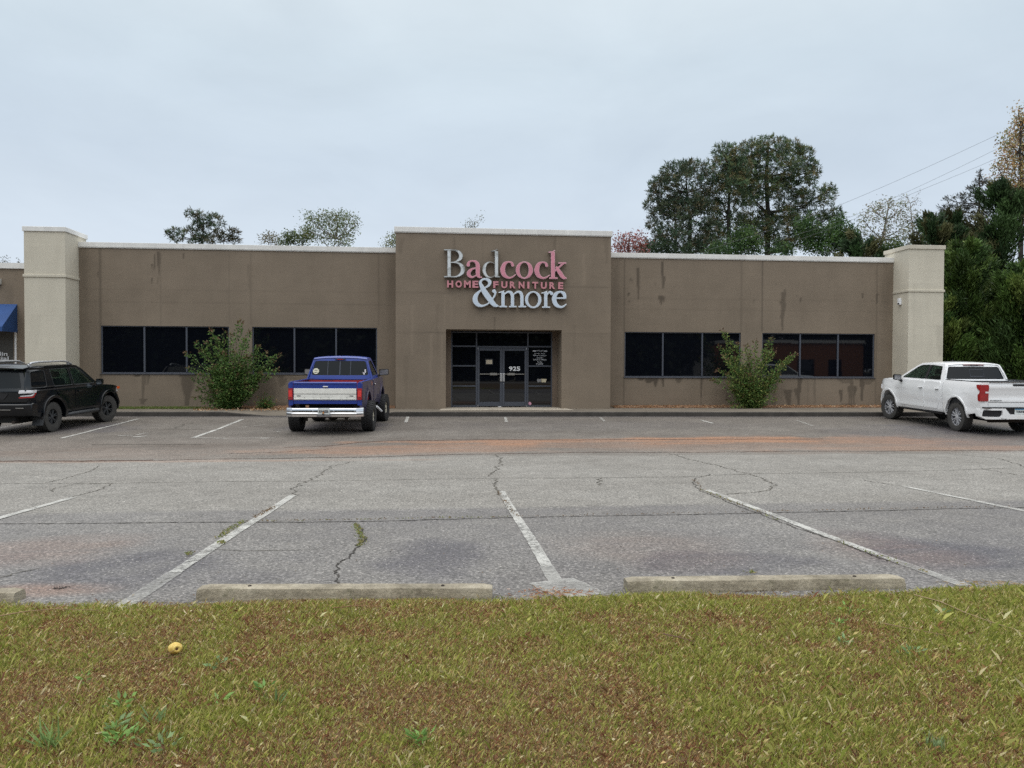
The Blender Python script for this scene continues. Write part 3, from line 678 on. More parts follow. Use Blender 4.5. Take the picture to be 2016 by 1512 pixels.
GL['B'] = [BX(152, 176, 207, 566), BX(103, 163, 215, 184, 8), BX(103, 553, 215, 577, 8), S((200, 176, 9), (270, 180, 12), (328, 210, 24), (352, 262, 31), (332, 312, 24), (270, 347, 11), (200, 356, 8)), S((200, 358, 8), (290, 362, 12), (355, 398, 26), (381, 460, 33), (358, 520, 27), (290, 562, 14), (200, 568, 10))]
GL['a'] = [S((458, 394, 26), (470, 352, 15), (520, 335, 12), (572, 352, 22), (598, 402, 30), (600, 530, 30), (622, 572, 14), (655, 574, 8)), S((590, 438, 9), (520, 452, 14), (472, 495, 26), (467, 540, 26), (510, 572, 16), (560, 556, 10), (598, 525, 10))]
GL['d'] = [RING((772, 465, 108, 122), (792, 462, 74, 104)), BX(845, 190, 900, 570), S((800, 192, 7), (850, 184, 9), (885, 165, 7)), BX(850, 556, 922, 578, 8)]
def cgl(dx, dy): return [S((1108+dx, 398+dy, 22), (1092+dx, 362+dy, 16), (1045+dx, 350+dy, 11), (990+dx, 380+dy, 26), (962+dx, 465+dy, 36), (985+dx, 540+dy, 30), (1045+dx, 580+dy, 16), (1100+dx, 572+dy, 12), (1150+dx, 535+dy, 6))]
GL['c'] = cgl(0, 0); GL['o'] = [RING((1279, 470, 127, 128), (1277, 468, 66, 110))]; GL['c2'] = cgl(498, 5)
GL['k'] = [BX(1668, 205, 1726, 590), S((1638, 208, 7), (1690, 202, 9), (1722, 182, 7)), BX(1643, 576, 1768, 600, 8), S((1715, 490, 12), (1790, 425, 14), (1848, 372, 14)), BX(1775, 355, 1893, 377, 8), S((1752, 435, 20), (1800, 510, 30), (1848, 575, 26), (1890, 588, 10))]
GL['&'] = [S((648, 690, 26), (690, 775, 38), (770, 890, 40), (840, 975, 30), (895, 995, 10)), S((650, 700, 26), (636, 650, 20), (668, 608, 14), (725, 602, 18), (772, 638, 26), (760, 690, 18), (700, 732, 12), (622, 782, 16), (568, 850, 32), (562, 920, 36), (602, 975, 28), (672, 992, 15), (760, 950, 10), (828, 870, 12), (855, 805, 16), (836, 776, 27))]
GL['m'] = [BX(943, 782, 992, 1005), S((905, 797, 6), (940, 790, 10), (985, 772, 6)), BX(1082, 840, 1130, 1005), BX(1220, 840, 1268, 1005), S((985, 822, 9), (1040, 788, 15), (1086, 802, 22), (1107, 855, 23)), S((1125, 822, 9), (1180, 788, 15), (1226, 802, 22), (1244, 855, 23)), BX(913, 992, 1027, 1014, 8), BX(1053, 992, 1167, 1014, 8), BX(1193, 992, 1308, 1014, 8)]
GL['o2'] = [RING((1409, 902, 120, 125), (1408, 900, 74, 102))]
GL['r'] = [BX(1568, 790, 1616, 1010), S((1532, 806, 6), (1570, 798, 10), (1610, 778, 6)), S((1608, 832, 9), (1648, 790, 14), (1678, 812, 24)), BX(1537, 1000, 1658, 1022, 8)]
GL['e'] = [BX(1722, 868, 1892, 891, 5), S((1872, 870, 22), (1858, 815, 26), (1800, 787, 15), (1740, 820, 26), (1714, 895, 33), (1742, 972, 30), (1800, 1008, 18), (1850, 1000, 13), (1893, 965, 6))]
def face_mat(name, face, rim, mott=None):
    return mat(name, face, .32, var=.06 if not mott else mott, scale=9)
M['pink_face'] = mat('faded_pink_acrylic', (.66, .27, .34), .4, var=.12, scale=5); M['pink_rim'] = mat('pink_trim', (.78, .46, .52), .4)
M['blue_face'] = mat('pale_acrylic', (.60, .69, .80), .4, var=.04, scale=5); M['blue_rim'] = mat('white_trim', (.80, .84, .88), .4)
m, nt, b = new_mat('weathered_letter_pan'); N = NT(nt); co = N.coord()
N.l(N.ramp(N.noise(co, 4.5, 6, .7), [(.33, (.10, .10, .095)), (.42, (.42, .44, .44)), (.52, (.66, .70, .72))]), b.inputs['Base Color']); b.inputs['Roughness'].default_value = .5; M['pan_face'] = m
M['pan_rim'] = mat('bare_metal_rim', (.30, .29, .27), .5, metal=.3, var=.4, scale=8); M['return'] = mat('letter_return', (.13, .115, .105), .6)
M['rose'] = mat('faded_rose_letter', (.58, .25, .28), .45)
SIGN = thing('store_sign', 'channel letter sign reading Badcock Home Furniture and more above the entrance', 'sign', tuple(atY(995, 560, YC)))
KZ = 2016/270
def zw(u, v): return atY(860+u/KZ, 470+v/KZ, YC)
def letter(key, xs, face, rim, label=None, dep=.13):
    fns = GL[key]; f = lambda X, Y: np.min([g(X, Y) for g in fns], axis=0)
    lps = contour(*xs, f); out = []
    for lp in lps:
        n = len(lp); out.append([(lp[i][0]*.5+(lp[i-1][0]+lp[(i+1) % n][0])*.25, lp[i][1]*.5+(lp[i-1][1]+lp[(i+1) % n][1])*.25) for i in range(0, n, 1)])
    def mp(u, v, w_): q = zw(u, v); return Vector((q.x, YC-.03-w_*dep, q.z))
    o = solid('letter', out, [0, 1], mp, M[rim], SIGN, world=True, smooth=50)
    o.data.materials.append(M['return']); 
    for p in o.data.polygons:
        if abs(p.normal.y) < .5: p.material_index = 1
    # acrylic face inset inside the trim
    f2 = lambda X, Y: f(X, Y)+6.5
    lp2 = [l for l in contour(*xs, f2)]
    def mp2(u, v, w_): q = zw(u, v); return Vector((q.x, YC-.03-dep-.002-w_*.006, q.z))
    # islands: tessellate each outer with its own holes
    def area(P): return sum(P[i-1][0]*P[i][1]-P[i][0]*P[i-1][1] for i in range(len(P)))
    def inside(p, P):
        c = False
        for i in range(len(P)):
            a, b_ = P[i-1], P[i]
            if (a[1] > p[1]) != (b_[1] > p[1]) and p[0] < (b_[0]-a[0])*(p[1]-a[1])/(b_[1]-a[1])+a[0]: c = not c
        return c
    outer = []; 
    for l in lp2:
        k = sum(inside(l[0], q) for q in lp2 if q is not l)
        if k % 2 == 0: outer.append([l])
    for l in lp2:
        if sum(inside(l[0], q) for q in lp2 if q is not l) % 2 == 1:
            for g in outer:
                if inside(l[0], g[0]): g.append(l); break
    mbf = MB()
    for g in outer:
        flat = [p for l in g for p in l]; tr = tessellate_polygon([[Vector((p[0], p[1], 0)) for p in l] for l in g])
        mbf.add([mp2(p[0], p[1], 1) for p in flat], [tuple(t_) for t_ in tr])
    fo = mbf.build('letter_face', M[face], o, world=False); fo.data.transform(Matrix.Translation(-Vector(SIGN.location)))
    return o
for key, xs, fc, rm in (('B', (80, 140, 440, 600), 'pan_face', 'pan_rim'), ('a', (410, 300, 690, 610), 'pink_face', 'pink_rim'), ('d', (640, 140, 940, 610), 'pan_face', 'pan_rim'),
    ('c', (900, 320, 1180, 620), 'pink_face', 'pink_rim'), ('o', (1130, 320, 1430, 620), 'pink_face', 'pink_rim'), ('c2', (1400, 325, 1680, 625), 'pink_face', 'pink_rim'), ('k', (1610, 150, 1920, 620), 'pink_face', 'pink_rim'),
    ('&', (500, 560, 930, 1040), 'blue_face', 'blue_rim'), ('m', (880, 740, 1330, 1040), 'blue_face', 'blue_rim'), ('o2', (1270, 750, 1550, 1050), 'blue_face', 'blue_rim'), ('r', (1510, 750, 1720, 1050), 'blue_face', 'blue_rim'), ('e', (1660, 750, 1920, 1050), 'blue_face', 'blue_rim')):
    letter(key, xs, fc, rm)
for ch, a, b_, y0_, y1_ in [('H', 155, 235, 717, 625), ('O', 278, 362, 718, 625), ('M', 402, 492, 719, 627), ('E', 525, 605, 721, 629), ('F', 830, 897, 725, 636), ('U', 948, 1028, 727, 637), ('R', 1072, 1148, 728, 639), ('N', 1202, 1278, 731, 641), ('I', 1328, 1350, 733, 643), ('T', 1402, 1478, 735, 645), ('U', 1526, 1604, 737, 647), ('R', 1652, 1728, 739, 648), ('E', 1780, 1845, 741, 650)]:
    p0, p1 = zw(a-5, y0_+5), zw(b_+5, y1_-5)
    o = text_obj('letter', ch, p0.x, p1.x, p0.z, p1.z, YC-.02, .11, [M['rose']], SIGN, bold=.045)
    o.data.materials.append(mat('dark_red_return', (.16, .03, .04), .5))
    for p in o.data.polygons:
        if abs(p.normal.y) < .5: p.material_index = 1
# motion sensor lamp on the right pillar side
q = atY(1779, 594, YP+.5)
mb = MB(); mb.box(xPRl-.09, xPRl-.002, YP+.42, YP+.58, q.z-.13, q.z+.13)
sn = mb.build('wall_sensor', M['white'], bevel=.02); tag(sn, 'small white sensor box on the inner side of the right beige pillar', 'sensor')
mb = MB(); mb.box(xPRl-.097, xPRl-.091, YP+.45, YP+.55, q.z-.11, q.z-.06); mb.build('lens', M['black_plastic'], sn)

# ---- neighbouring unit at the far left
YN = 29.4; NB = thing('neighbour_store', 'brown neighbouring store cut off at the left edge, white coping', 'store building', (-16, YN, .2))
zN = avgz([(0, 528.5), (45, 529)], YN); xa, xb = -32, xPLl+.2
wn = (round(-19., 3), round(atY(26, 650, YN).x, 3), .9, round(atY(20, 640, YN).z, 3))
wall_sheet('wall', xa, xb, zb, zN, YN, [wn], .1, M['brown'], stain_fn(YN, [(20, 560, 600, 14, .2)], [], [], [], []), NB, step=.12)
mb = MB(); mb.box(xa, xb, YN-.06, YN+.4, zN, zN+.2); mb.build('coping', M['cap'], NB, world=True)
mb = MB(); mb.box(xa, xb-.4, YN+.32, YN+15, zb, zN-.4); mb.build('roof', M['roof'], NB, world=True)
M['film'] = mat('grey_window_film', (.085, .08, .07), .3)
mb = MB(); mb.add([(wn[0], YN+.08, wn[2]), (wn[1], YN+.08, wn[2]), (wn[1], YN+.08, wn[3]), (wn[0], YN+.08, wn[3])], [(0, 1, 2, 3)])
pn = mb.build('window', M['film'], NB, world=True)
a, b_ = atY(-42, 697, YN), atY(12.8, 697, YN); text_obj('window_lettering', 'Franklin', a.x, b_.x, atY(6, 700.5, YN).z, atY(6, 692.5, YN).z, YN+.07, .01, M['white'], pn, bold=.02)
a, b_ = atY(-48, 706, YN), atY(15.3, 706, YN); text_obj('window_lettering', 'Financial', a.x, b_.x, atY(6, 709, YN).z, atY(6, 701.8, YN).z, YN+.07, .01, M['white'], pn, bold=.02)
x1_ = atY(31, 670, YN-.02).x; mb = MB(); mb.box(x1_-.03, x1_+.03, YN-.045, YN-.004, .25, atY(30, 645, YN).z); mb.build('corner_trim', M['white'], NB, world=True)
# awning
p = [atY(34, 599, YN-.01), atY(14, 643, YN-1.0), atY(14, 652, YN-1.0)]
zt_, zm_, zb2 = p[0].z, p[1].z, p[2].z; xr = p[0].x; xl = -24
mb = MB(); mb.add([(xl, YN-.01, zt_), (xr, YN-.01, zt_), (xr, YN-1.0, zm_), (xl, YN-1.0, zm_), (xl, YN-1.0, zb2), (xr, YN-1.0, zb2), (xr, YN-.01, zb2), (xl, YN-.01, zb2)],
 [(0, 1, 2, 3), (3, 2, 5, 4), (1, 6, 5, 2), (0, 3, 4, 7)])
aw = mb.build('awning', mat('blue_canvas', (.022, .075, .24), .75, var=.12, scale=2.5)); tag(aw, 'blue canvas awning above the window at the left edge', 'awning')
md = aw.modifiers.new('s', 'SOLIDIFY'); md.thickness = .012
# light box on the wall
q = atY(3, 555, YN); mb = MB(); mb.box(q.x-.9, atY(3.5, 555, YN).x, YN-.16, YN-.003, atY(3, 560.5, YN).z, atY(3, 549.5, YN).z)
tag(mb.build('wall_lamp', mat('lamp_housing', (.62, .62, .6), .5), bevel=.01), 'pale boxy wall lamp high on the brown wall at the left edge', 'lamp')
# beds
bed(atY(1205, 800, YW).x, atY(1760, 800, YW).x, 'planting_bed'); bed(atY(430, 800, YW).x, atY(779, 800, YW).x, 'planting_bed')
def paint(name, col, rough=.32, var=0.0, coat=1.0, metal=0.0, dirt=None):
    m, nt, b = new_mat(name); N = NT(nt); co = N.coord()
    b.inputs['Base Color'].default_value = (*col, 1); b.inputs['Roughness'].default_value = rough; b.inputs['Metallic'].default_value = metal
    b.inputs['Coat Weight'].default_value = coat; b.inputs['Coat Roughness'].default_value = .06
    if dirt:  # road film low on the body
        s = N.n('ShaderNodeSeparateXYZ'); N.l(co, s.inputs[0]); h = N.ramp(s.outputs[2], [(.35, 1.0), (.62, 0.0)])
        f = N.math('MULTIPLY', h, N.ramp(N.noise(co, 4, 6, .7), [(.35, .0), (.7, .7)])); c = N.mix(f, col, dirt); N.l(c, b.inputs['Base Color'])
    elif var:
        N.l(N.ramp(N.noise(co, 1.5, 5), [(.35, tuple(c*(1-var) for c in col)), (.7, tuple(min(1, c*(1+var)) for c in col))]), b.inputs['Base Color'])
    N.bump(N.noise(co, 3, 2), .02, .02, b); return m
def car_glass(name, tint, see):
    m, nt, b = new_mat(name); N = NT(nt); b.inputs['Specular IOR Level'].default_value = .38; b.inputs['Base Color'].default_value = (*tint, 1); b.inputs['Roughness'].default_value = .03
    t = N.n('ShaderNodeBsdfTransparent'); t.inputs[0].default_value = (.75, .88, .82, 1); mx = N.n('ShaderNodeMixShader'); mx.inputs[0].default_value = see
    N.l(b.outputs[0], mx.inputs[1]); N.l(t.outputs[0], mx.inputs[2]); N.l(mx.outputs[0], nt.nodes['Material Output'].inputs['Surface']); return m
M['p_black'] = paint('black_paint', (.002, .004, .007), .22, coat=.22, dirt=(.012, .012, .012)); M['p_white'] = paint('white_paint', (.93, .94, .95), .3, dirt=(.62, .58, .52))
M['p_blue'] = paint('royal_blue_paint', (.005, .034, .27), .38, .1, coat=.5); M['p_red'] = paint('old_red_paint', (.30, .02, .025), .6, .4, coat=.2)
M['p_side_reflect'] = paint('blue_paint_wall_reflection', (.045, .038, .095), .45, .3, coat=.6)  # blue paint with the brown wall's reflection mixed into its colour
M['g_dark'] = car_glass('privacy_glass', (.006, .008, .010), .10); M['g_clear'] = car_glass('tinted_car_glass', (.008, .012, .012), .52)
M['chrome'] = mat('chrome', (.75, .76, .78), .16, metal=1, var=.1, scale=3); M['chrome_d'] = mat('dull_chrome', (.42, .42, .44), .35, metal=.9, var=.25, scale=6)
M['red_l'] = mat('red_lens', (.34, .006, .010), .12, coat=1, var=.25, scale=10); M['red_hi'] = mat('red_lens_bright', (.75, .03, .03), .15, coat=1); M['clear_l'] = mat('clear_lens', (.75, .74, .76), .1, coat=1)
M['amber'] = mat('amber_lens', (.8, .12, .02), .2, coat=1); M['plate'] = mat('plate_white', (.74, .78, .76), .5); M['plate_ink'] = mat('plate_ink', (.03, .03, .05), .6); M['peach'] = mat('plate_peach', (.75, .36, .12), .6)
M['silver_panel'] = mat('aged_tailgate_trim', (.84, .84, .79), .38, metal=.1, var=.08, scale=4); M['seat'] = mat('seat_fabric', (.02, .02, .022), .9); M['gap'] = mat('shut_line', (.004, .004, .005), .9)
M['rust'] = mat('rusty_axle', (.03, .022, .018), .9, var=.5)
M['grey_paint'] = mat('dark_grey_trim', (.045, .048, .052), .55)

def wheel(parent, x, y, r, wd, side, rim_r, style, spin=0.0, steer=0.0, tyre='rubber'):
    """side +1: outer face towards +y"""
    s = side
    mb = MB(); mb.lathe([(0, -wd*.25), (rim_r*.55, -wd*.25), (rim_r*.55, wd*.12), (0, wd*.12)], 'y', (0, 0, 0), 20)
    hub = mb.build('wheel', M['dark'], parent, smooth=40); hub.location = (x, y, r); hub.rotation_euler = (0, spin, steer)
    sh = wd*.5; prof = [(rim_r*.97, -sh*.86), (r*.88, -sh), (r*.955, -sh*.93), (r*.985, -sh*.78), (r, -sh*.55), (r, -sh*.05), (r*.985, 0), (r, sh*.05), (r, sh*.55), (r*.985, sh*.78), (r*.955, sh*.93), (r*.88, sh), (rim_r*1.05, sh*.9), (rim_r*.97, sh*.86), (rim_r*.95, sh*.4), (rim_r*.95, -sh*.86), (rim_r*.97, -sh*.86)]
    mb = MB(); mb.lathe(prof, 'y', n=48)
    nl = 30 if style == 'mud' else 40; dpt = .022 if style == 'mud' else .008
    for k in range(nl):   # tread blocks and shoulder lugs
        for row, (ya, yb) in enumerate(((-sh*.93, -sh*.42), (-sh*.36, sh*.0), (sh*.06, sh*.42), (sh*.48, sh*.93))):
            a = 2*math.pi*(k+.5*(row % 2))/nl; da = math.pi/nl*.62; ro = r+.001+(0 if row in (1, 2) else -.004); ri = r-.02
            vs = []
            for rr in (ri, ro):
                for aa, yy in ((a-da, ya), (a+da, ya), (a+da, yb), (a-da, yb)): vs.append((rr*math.cos(aa), yy, rr*math.sin(aa)))
            if dpt > .01 or row in (0, 3): mb.hexa([(v[0]*(1+dpt*(1 if i > 3 else 0)), v[1]*(1.02 if row in (0, 3) else 1), v[2]*(1+dpt*(1 if i > 3 else 0))) for i, v in enumerate(vs)])
    mb.build('tyre', M[tyre], hub, smooth=40)
    R = rim_r; f = sh*.78*s
    mb = MB(); mb.lathe([(R*.96, -sh*.7*s), (R*.93, f*.3), (R*.9, f*.75), (R*1.0, f*.98), (R*1.03, f*1.04), (R*.99, f*1.08)], 'y', n=40, mi=1)
    if style == 'plate' or style == 'mud':
        mb.lathe([(R*.92, f*.6), (R*.75, f*.45), (R*.5, f*.62), (R*.28, f*.66), (R*.27, f*1.05), (R*.1, f*1.12), (0, f*1.12)], 'y', n=40, mi=0)
    else:
        n = {'split7': 6, 'six': 6}[style]
        mb.lathe([(R*.92, f*.05), (0, f*.05)], 'y', n=24, mi=2)
        mb.lathe([(R*.26, f*.2), (R*.25, f*.88), (R*.17, f*.97), (0, f*.97)], 'y', n=20, mi=0)
        for k in range(n):
            a = 2*math.pi*k/n
            prs = ((-.17, .026), (.17, .026)) if style == 'split7' else ((-.12, .035), (.12, .035))
            for off, hw_ in prs:
                a0, a1 = a+off*.5, a+off*1.25; v = []
                for dz in (f*.45, f*.93):
                    for rr, aa, ww in ((R*.2, a0, hw_*R*1.3), (R*.95, a1, hw_*R*1.5)):
                        cx, cz = rr*math.cos(aa), rr*math.sin(aa); tx, tz = -math.sin(aa), math.cos(aa); yy = dz*(1.0 if rr < R*.5 else 1.02)
                        v += [(cx-tx*ww, yy, cz-tz*ww), (cx+tx*ww, yy, cz+tz*ww)]
                mb.hexa([v[0], v[1], v[3], v[2], v[4], v[5], v[7], v[6]], 0)
    rm = {'split7': ['alloy', 'alloy_d', 'dark'], 'six': ['grey_paint', 'dark', 'dark'], 'plate': ['rim_white', 'rim_white', 'dark'], 'mud': ['rim_white', 'rim_white', 'dark']}[style]
    M.setdefault('alloy', mat('machined_alloy', (.62, .63, .66), .35, metal=.35)); M.setdefault('alloy_d', mat('painted_alloy', (.22, .22, .24), .4)); M.setdefault('rim_white', mat('cream_steel_rim', (.50, .47, .38), .5))
    mb.build('rim', [M[q] for q in rm], hub, smooth=35); return hub
def side_map(hw, s, base=0.0):
    return lambda u, v, w: Vector((u, s*(hw(u, v)+base+w), v))
def vtext(name, body, y0, y1, z0, z1, x, m, parent, bold=.02, dep=.006):
    """lettering on a rear face looking towards -x; text runs from +y to -y"""
    o = text_obj(name, body, 0, 1, z0, z1, 0, dep, m, None, bold); n = len(o.data.vertices); co = np.empty(n*3); o.data.vertices.foreach_get('co', co); co = co.reshape(-1, 3)
    out = np.empty_like(co); out[:, 0] = x + co[:, 1]; out[:, 1] = y0 + (y1-y0)*co[:, 0]; out[:, 2] = co[:, 2]
    o.data.vertices.foreach_set('co', out.ravel()); o.data.update(); o.parent = parent; return o
def arch_pts(cx, cz, r, n=12, zlo=.4):
    """arch from front foot to rear foot, seen with x to the right: traversed from +x to -x"""
    a = math.degrees(math.asin(max(-1, min(1, (zlo-cz)/r)))); return arc(cx, cz, r, a, 180-a, n)
def mirror_pair(v, x, z, hw, m1, m2, w=.2, h=.17, out=.26):
    for s in (1, -1):
        y = hw(x, z); mb = MB(); mb.hexa([(x-.02, s*(y-.02), z-.10), (x+.08, s*(y-.02), z-.10), (x+.10, s*(y+.10), z-.02), (x+.02, s*(y+.10), z-.02), (x-.02, s*(y-.02), z-.03), (x+.08, s*(y-.02), z-.03), (x+.1, s*(y+.1), z+.05), (x+.02, s*(y+.1), z+.05)])
        o = solid('mirror', [round_poly([(y+.06, z-.02), (y+out, z-.0), (y+out, z+h), (y+.05, z+h-.01)], .04)], [0, .5, 1], lambda u, q, w_: Vector((x-.01+w_*.13, s*(y+.15+(u-y-.15)*(1-.25*w_*w_)), z+.08+(q-z-.08)*(1-.2*w_*w_))), M[m1], v, smooth=50)
        mb.build('mirror_arm', M['black_plastic'], o)
        solid('mirror_glass', [round_poly([(y+.08, z+.0), (y+out-.02, z+.015), (y+out-.02, z+h-.02), (y+.07, z+h-.03)], .03)], [0, 1], lambda u, q, w_: Vector((x-.014-w_*.003, s*u, q)), M[m2], o)
def seats(v, rows, z0, hh, wy=.33):
    mb = MB()
    for x in rows:
        for s in (1, -1):
            c = s*wy; mb.hexa([(x-.08, c-.24, z0), (x+.10, c-.24, z0), (x+.10, c+.24, z0), (x-.08, c+.24, z0), (x-.2, c-.2, z0+hh), (x-.06, c-.2, z0+hh), (x-.06, c+.2, z0+hh), (x-.2, c+.2, z0+hh)])
            mb.hexa([(x-.22, c-.13, z0+hh+.04), (x-.12, c-.13, z0+hh+.04), (x-.12, c+.13, z0+hh+.04), (x-.22, c+.13, z0+hh+.04), (x-.22, c-.11, z0+hh+.2), (x-.14, c-.11, z0+hh+.2), (x-.14, c+.11, z0+hh+.2), (x-.22, c+.11, z0+hh+.2)])
    return mb.build('seat', M['seat'], v, bevel=.04, seg=2)
def steering(v, x, z, y=.38):
    mb = MB(); P = []
    for k in range(17):
        a = 2*math.pi*k/16; P.append((x-math.sin(a)*.06, y+math.cos(a)*.18, z+math.sin(a)*.17))
    mb.tube(P, .016, 6); mb.tube([(x, y-.17, z), (x, y+.17, z)], .014, 5); mb.tube([(x, y, z), (x+.25, y, z-.12)], .03, 6); return mb.build('steering_wheel', M['black_plastic'], v, smooth=40)
def place(v, X, Y, rz, wb):
    d = Vector((math.cos(math.radians(rz)), math.sin(math.radians(rz)))); f = (X+d.x*wb/2, Y+d.y*wb/2); r = (X-d.x*wb/2, Y-d.y*wb/2)
    zf_, zr = float(gz(*f)), float(gz(*r)); v.location = (X, Y, (zf_+zr)/2+.012); v.rotation_euler = (0, -math.atan2(zf_-zr, wb), math.radians(rz))
def handle(v, d, hw, x, z, s, m='p_white', L=.2):
    solid('handle', [round_poly([(x-L/2, z-.018), (x+L/2, z-.018), (x+L/2, z+.018), (x-L/2, z+.018)], .018)], [.028, .05], side_map(hw, s), M[m], d, bevel=.006, smooth=40)
    solid('handle_recess', [round_poly([(x-L/2+.02, z-.035), (x+L/2-.03, z-.035), (x+L/2-.03, z+.0), (x-L/2+.02, z+.0)], .02)], [.0135, .0145], side_map(hw, s), M['gap'], d)

# ====================================================================== SUV
def make_suv():
    v = thing('parked_suv', 'black off-road SUV with silver roof rails parked nose to the kerb at the left', 'SUV')
    xf, xr, R = 1.45, -1.34, .395
    def hw(x, z):
        y = .945 if z < 1.12 else .945-.035*min(1, (z-1.12)/.1)-(z-1.12)*.22
        y -= .05*max(0, (.55-z)/.3)**1.2 if z < .55 else 0
        y -= .012*math.cos((z-.85)*9) if .5 < z < 1.1 else 0
        if x > 1.85: y -= (x-1.85)**2*.55
        if x < -2.0: y -= (-2.0-x)**2*.9
        for cx in (xf, xr):
            d = math.hypot(x-cx, z-.42)
            if .40 < d < .66: y += .035*min(1, (.66-d)/.10)
        return y
    ra = .49; low = [(-2.36, .50), (-2.40, .60), (-2.41, .78), (-2.34, .84), (-2.33, 1.12), (-2.31, 1.15), (.95, 1.15), (1.15, 1.14), (1.75, 1.10), (2.15, 1.03), (2.30, .95), (2.37, .82), (2.41, .62), (2.36, .44), (2.2, .36), (xf+math.sqrt(ra**2-.06**2)-.0, .36)]
    low += arch_pts(xf, .42, ra, 14, .37)[0:] + [(xf-ra-.02, .34), (xr+ra+.02, .34)] + arch_pts(xr, .42, ra, 14, .37) + [(xr-ra-.02, .42)]
    lay = [-1, -.93, -.8, -.4, 0, .4, .8, .93, 1]
    def lm(u, q, w_):
        bow = (.10 if u > 1.6 else .06)*abs(w_)**2.5*min(1, abs(abs(u)-1.2)/1.1 if abs(u) > 1.2 else 0)
        x = u - math.copysign(bow, u); y = w_*hw(u, q); z = q + (.035*(1-w_*w_) if q > 1.05 and u > .9 else 0)
        return Vector((x, y, z))
    body = solid('body', [low], lay, lm, M['p_black'], v, cu=frange(-2.45, 2.45, .12), cv=frange(.3, 1.2, .09), smooth=38, bevel=.02, seg=2, angle=50)
    mb = MB(); mb.box(-2.1, 2.1, -.55, .55, .30, 1.05); mb.box(-2.25, -1.9, -.5, .5, .32, .6); mb.build('underbody', M['dark'], v)
    # greenhouse sides
    outer = [(-2.33, 1.13), (-2.26, 1.40), (-2.17, 1.66), (-2.05, 1.735), (-1.2, 1.765), (-.3, 1.765), (.05, 1.735), (.30, 1.62), (.98, 1.16), (1.0, 1.13)]
    qw = round_poly([(-2.17, 1.20), (-2.10, 1.62), (-1.62, 1.66), (-1.50, 1.64), (-1.52, 1.22), (-1.6, 1.2)], .05); rw = round_poly([(-1.22, 1.2), (-1.26, 1.665), (-.42, 1.675), (-.36, 1.2)], .04); fw = round_poly([(-.27, 1.2), (-.34, 1.675), (.04, 1.665), (.22, 1.57), (.74, 1.2)], .04)
    for s in (1, -1):
        solid('greenhouse_side', [outer, qw, rw, fw], [-.035, 0], side_map(hw, s), M['p_black'], v, cv=frange(1.12, 1.76, .08), smooth=30)
        for wdw, gm in ((qw, 'g_dark'), (rw, 'g_clear'), (fw, 'g_clear')):
            solid('side_window', [wdw], [-.014, -.010], side_map(hw, s), M[gm], v, cv=frange(1.12, 1.76, .16))
        for wdw in (qw, rw, fw):   # rubber and bright trim
            inn = [(p[0]+(.012 if p[0] < sum(q[0] for q in wdw)/len(wdw) else -.012), p[1]+(.012 if p[1] < 1.42 else -.012)) for p in wdw]
            solid('window_trim', [wdw, inn], [-.004, .003], side_map(hw, s), M['grey_paint'], v)
        # doors as slightly proud skins
        for nm, lp, hx in (('door', [(-1.28, 1.135), (-.34, 1.135), (-.34, .42), (-.78, .42), (-.86, .62), (-1.08, .85)], -1.10), ('door', [(-.31, 1.135), (.80, 1.135), (.92, 1.0), (.92, .60), (.90, .42), (-.31, .42)], -.13)):
            d = solid(nm, [round_poly(lp, .05)], [-.01, .009], side_map(hw, s), M['p_black'], v, cu=frange(-1.5, 1.1, .15), cv=frange(.3, 1.2, .09), smooth=30, bevel=.006)
            handle(v, d, hw, hx+.02, 1.02, s, 'p_black')
        # arch flare
        for cx in (xf, xr):
            o_ = arc(cx, .42, .56, -8, 188, 18); i_ = arc(cx, .42, .475, 188, -8, 18)
            solid('wheel_arch_flare', [o_+i_], [-.02, .025], side_map(hw, s), M['p_black'], v, bevel=.012, smooth=40)
        mb = MB(); mb.tube([(xr+.62, s*.93, .40), (xr+.75, s*1.0, .42), (xf-.72, s*1.0, .42), (xf-.6, s*.93, .40)], [.03, .045, .045, .03], 8); mb.build('side_step', M['grey_paint'], v, smooth=40)
        mb = MB(); y = hw(xr-.55, .5); mb.hexa([(xr-.60, s*(y-.26), .22), (xr-.57, s*(y-.26), .22), (xr-.57, s*(y+.02), .22), (xr-.60, s*(y+.02), .22), (xr-.50, s*(y-.26), .56), (xr-.47, s*(y-.26), .56), (xr-.45, s*(y+.03), .60), (xr-.48, s*(y+.03), .60)]); mb.build('mud_flap', M['grey_paint'], v)
        # rails: silver, arching on feet
        yr = .66; mb = MB(); mb.tube([(-1.95, s*yr, 1.77), (-1.80, s*yr, 1.835), (-1.5, s*yr, 1.855), (-.45, s*yr, 1.86), (-.22, s*yr, 1.845), (.0, s*yr, 1.775)], [.022, .026, .026, .026, .03, .03], 8)
        for xx in (-1.9, -.15): mb.tube([(xx, s*yr, 1.75), (xx, s*yr, 1.83)], .028, 6)
        mb.build('roof_rail', M['alu'], v, smooth=40)
    # roof
    rl = [(-2.17, 1.66), (-2.05, 1.735), (-1.2, 1.765), (-.3, 1.765), (.05, 1.735), (.05, 1.70), (-.3, 1.73), (-1.2, 1.73), (-2.05, 1.70), (-2.14, 1.65)]
    solid('roof', [rl], [-1, -.9, -.6, -.2, .2, .6, .9, 1], lambda u, q, w_: Vector((u, w_*(hw(u, q)+.001), q+.035*(1-abs(w_)**3))), M['p_black'], v, smooth=40, bevel=.01)
    # windshield and rear hatch glass
    def rearx(z): return -2.335+max(0, z-1.12)*.32
    hatch_o = [(-.90, 1.14), (.90, 1.14), (.80, 1.66), (-.80, 1.66)]; hatch_h = round_poly([(-.76, 1.20), (.76, 1.20), (.70, 1.60), (-.70, 1.60)], .05)
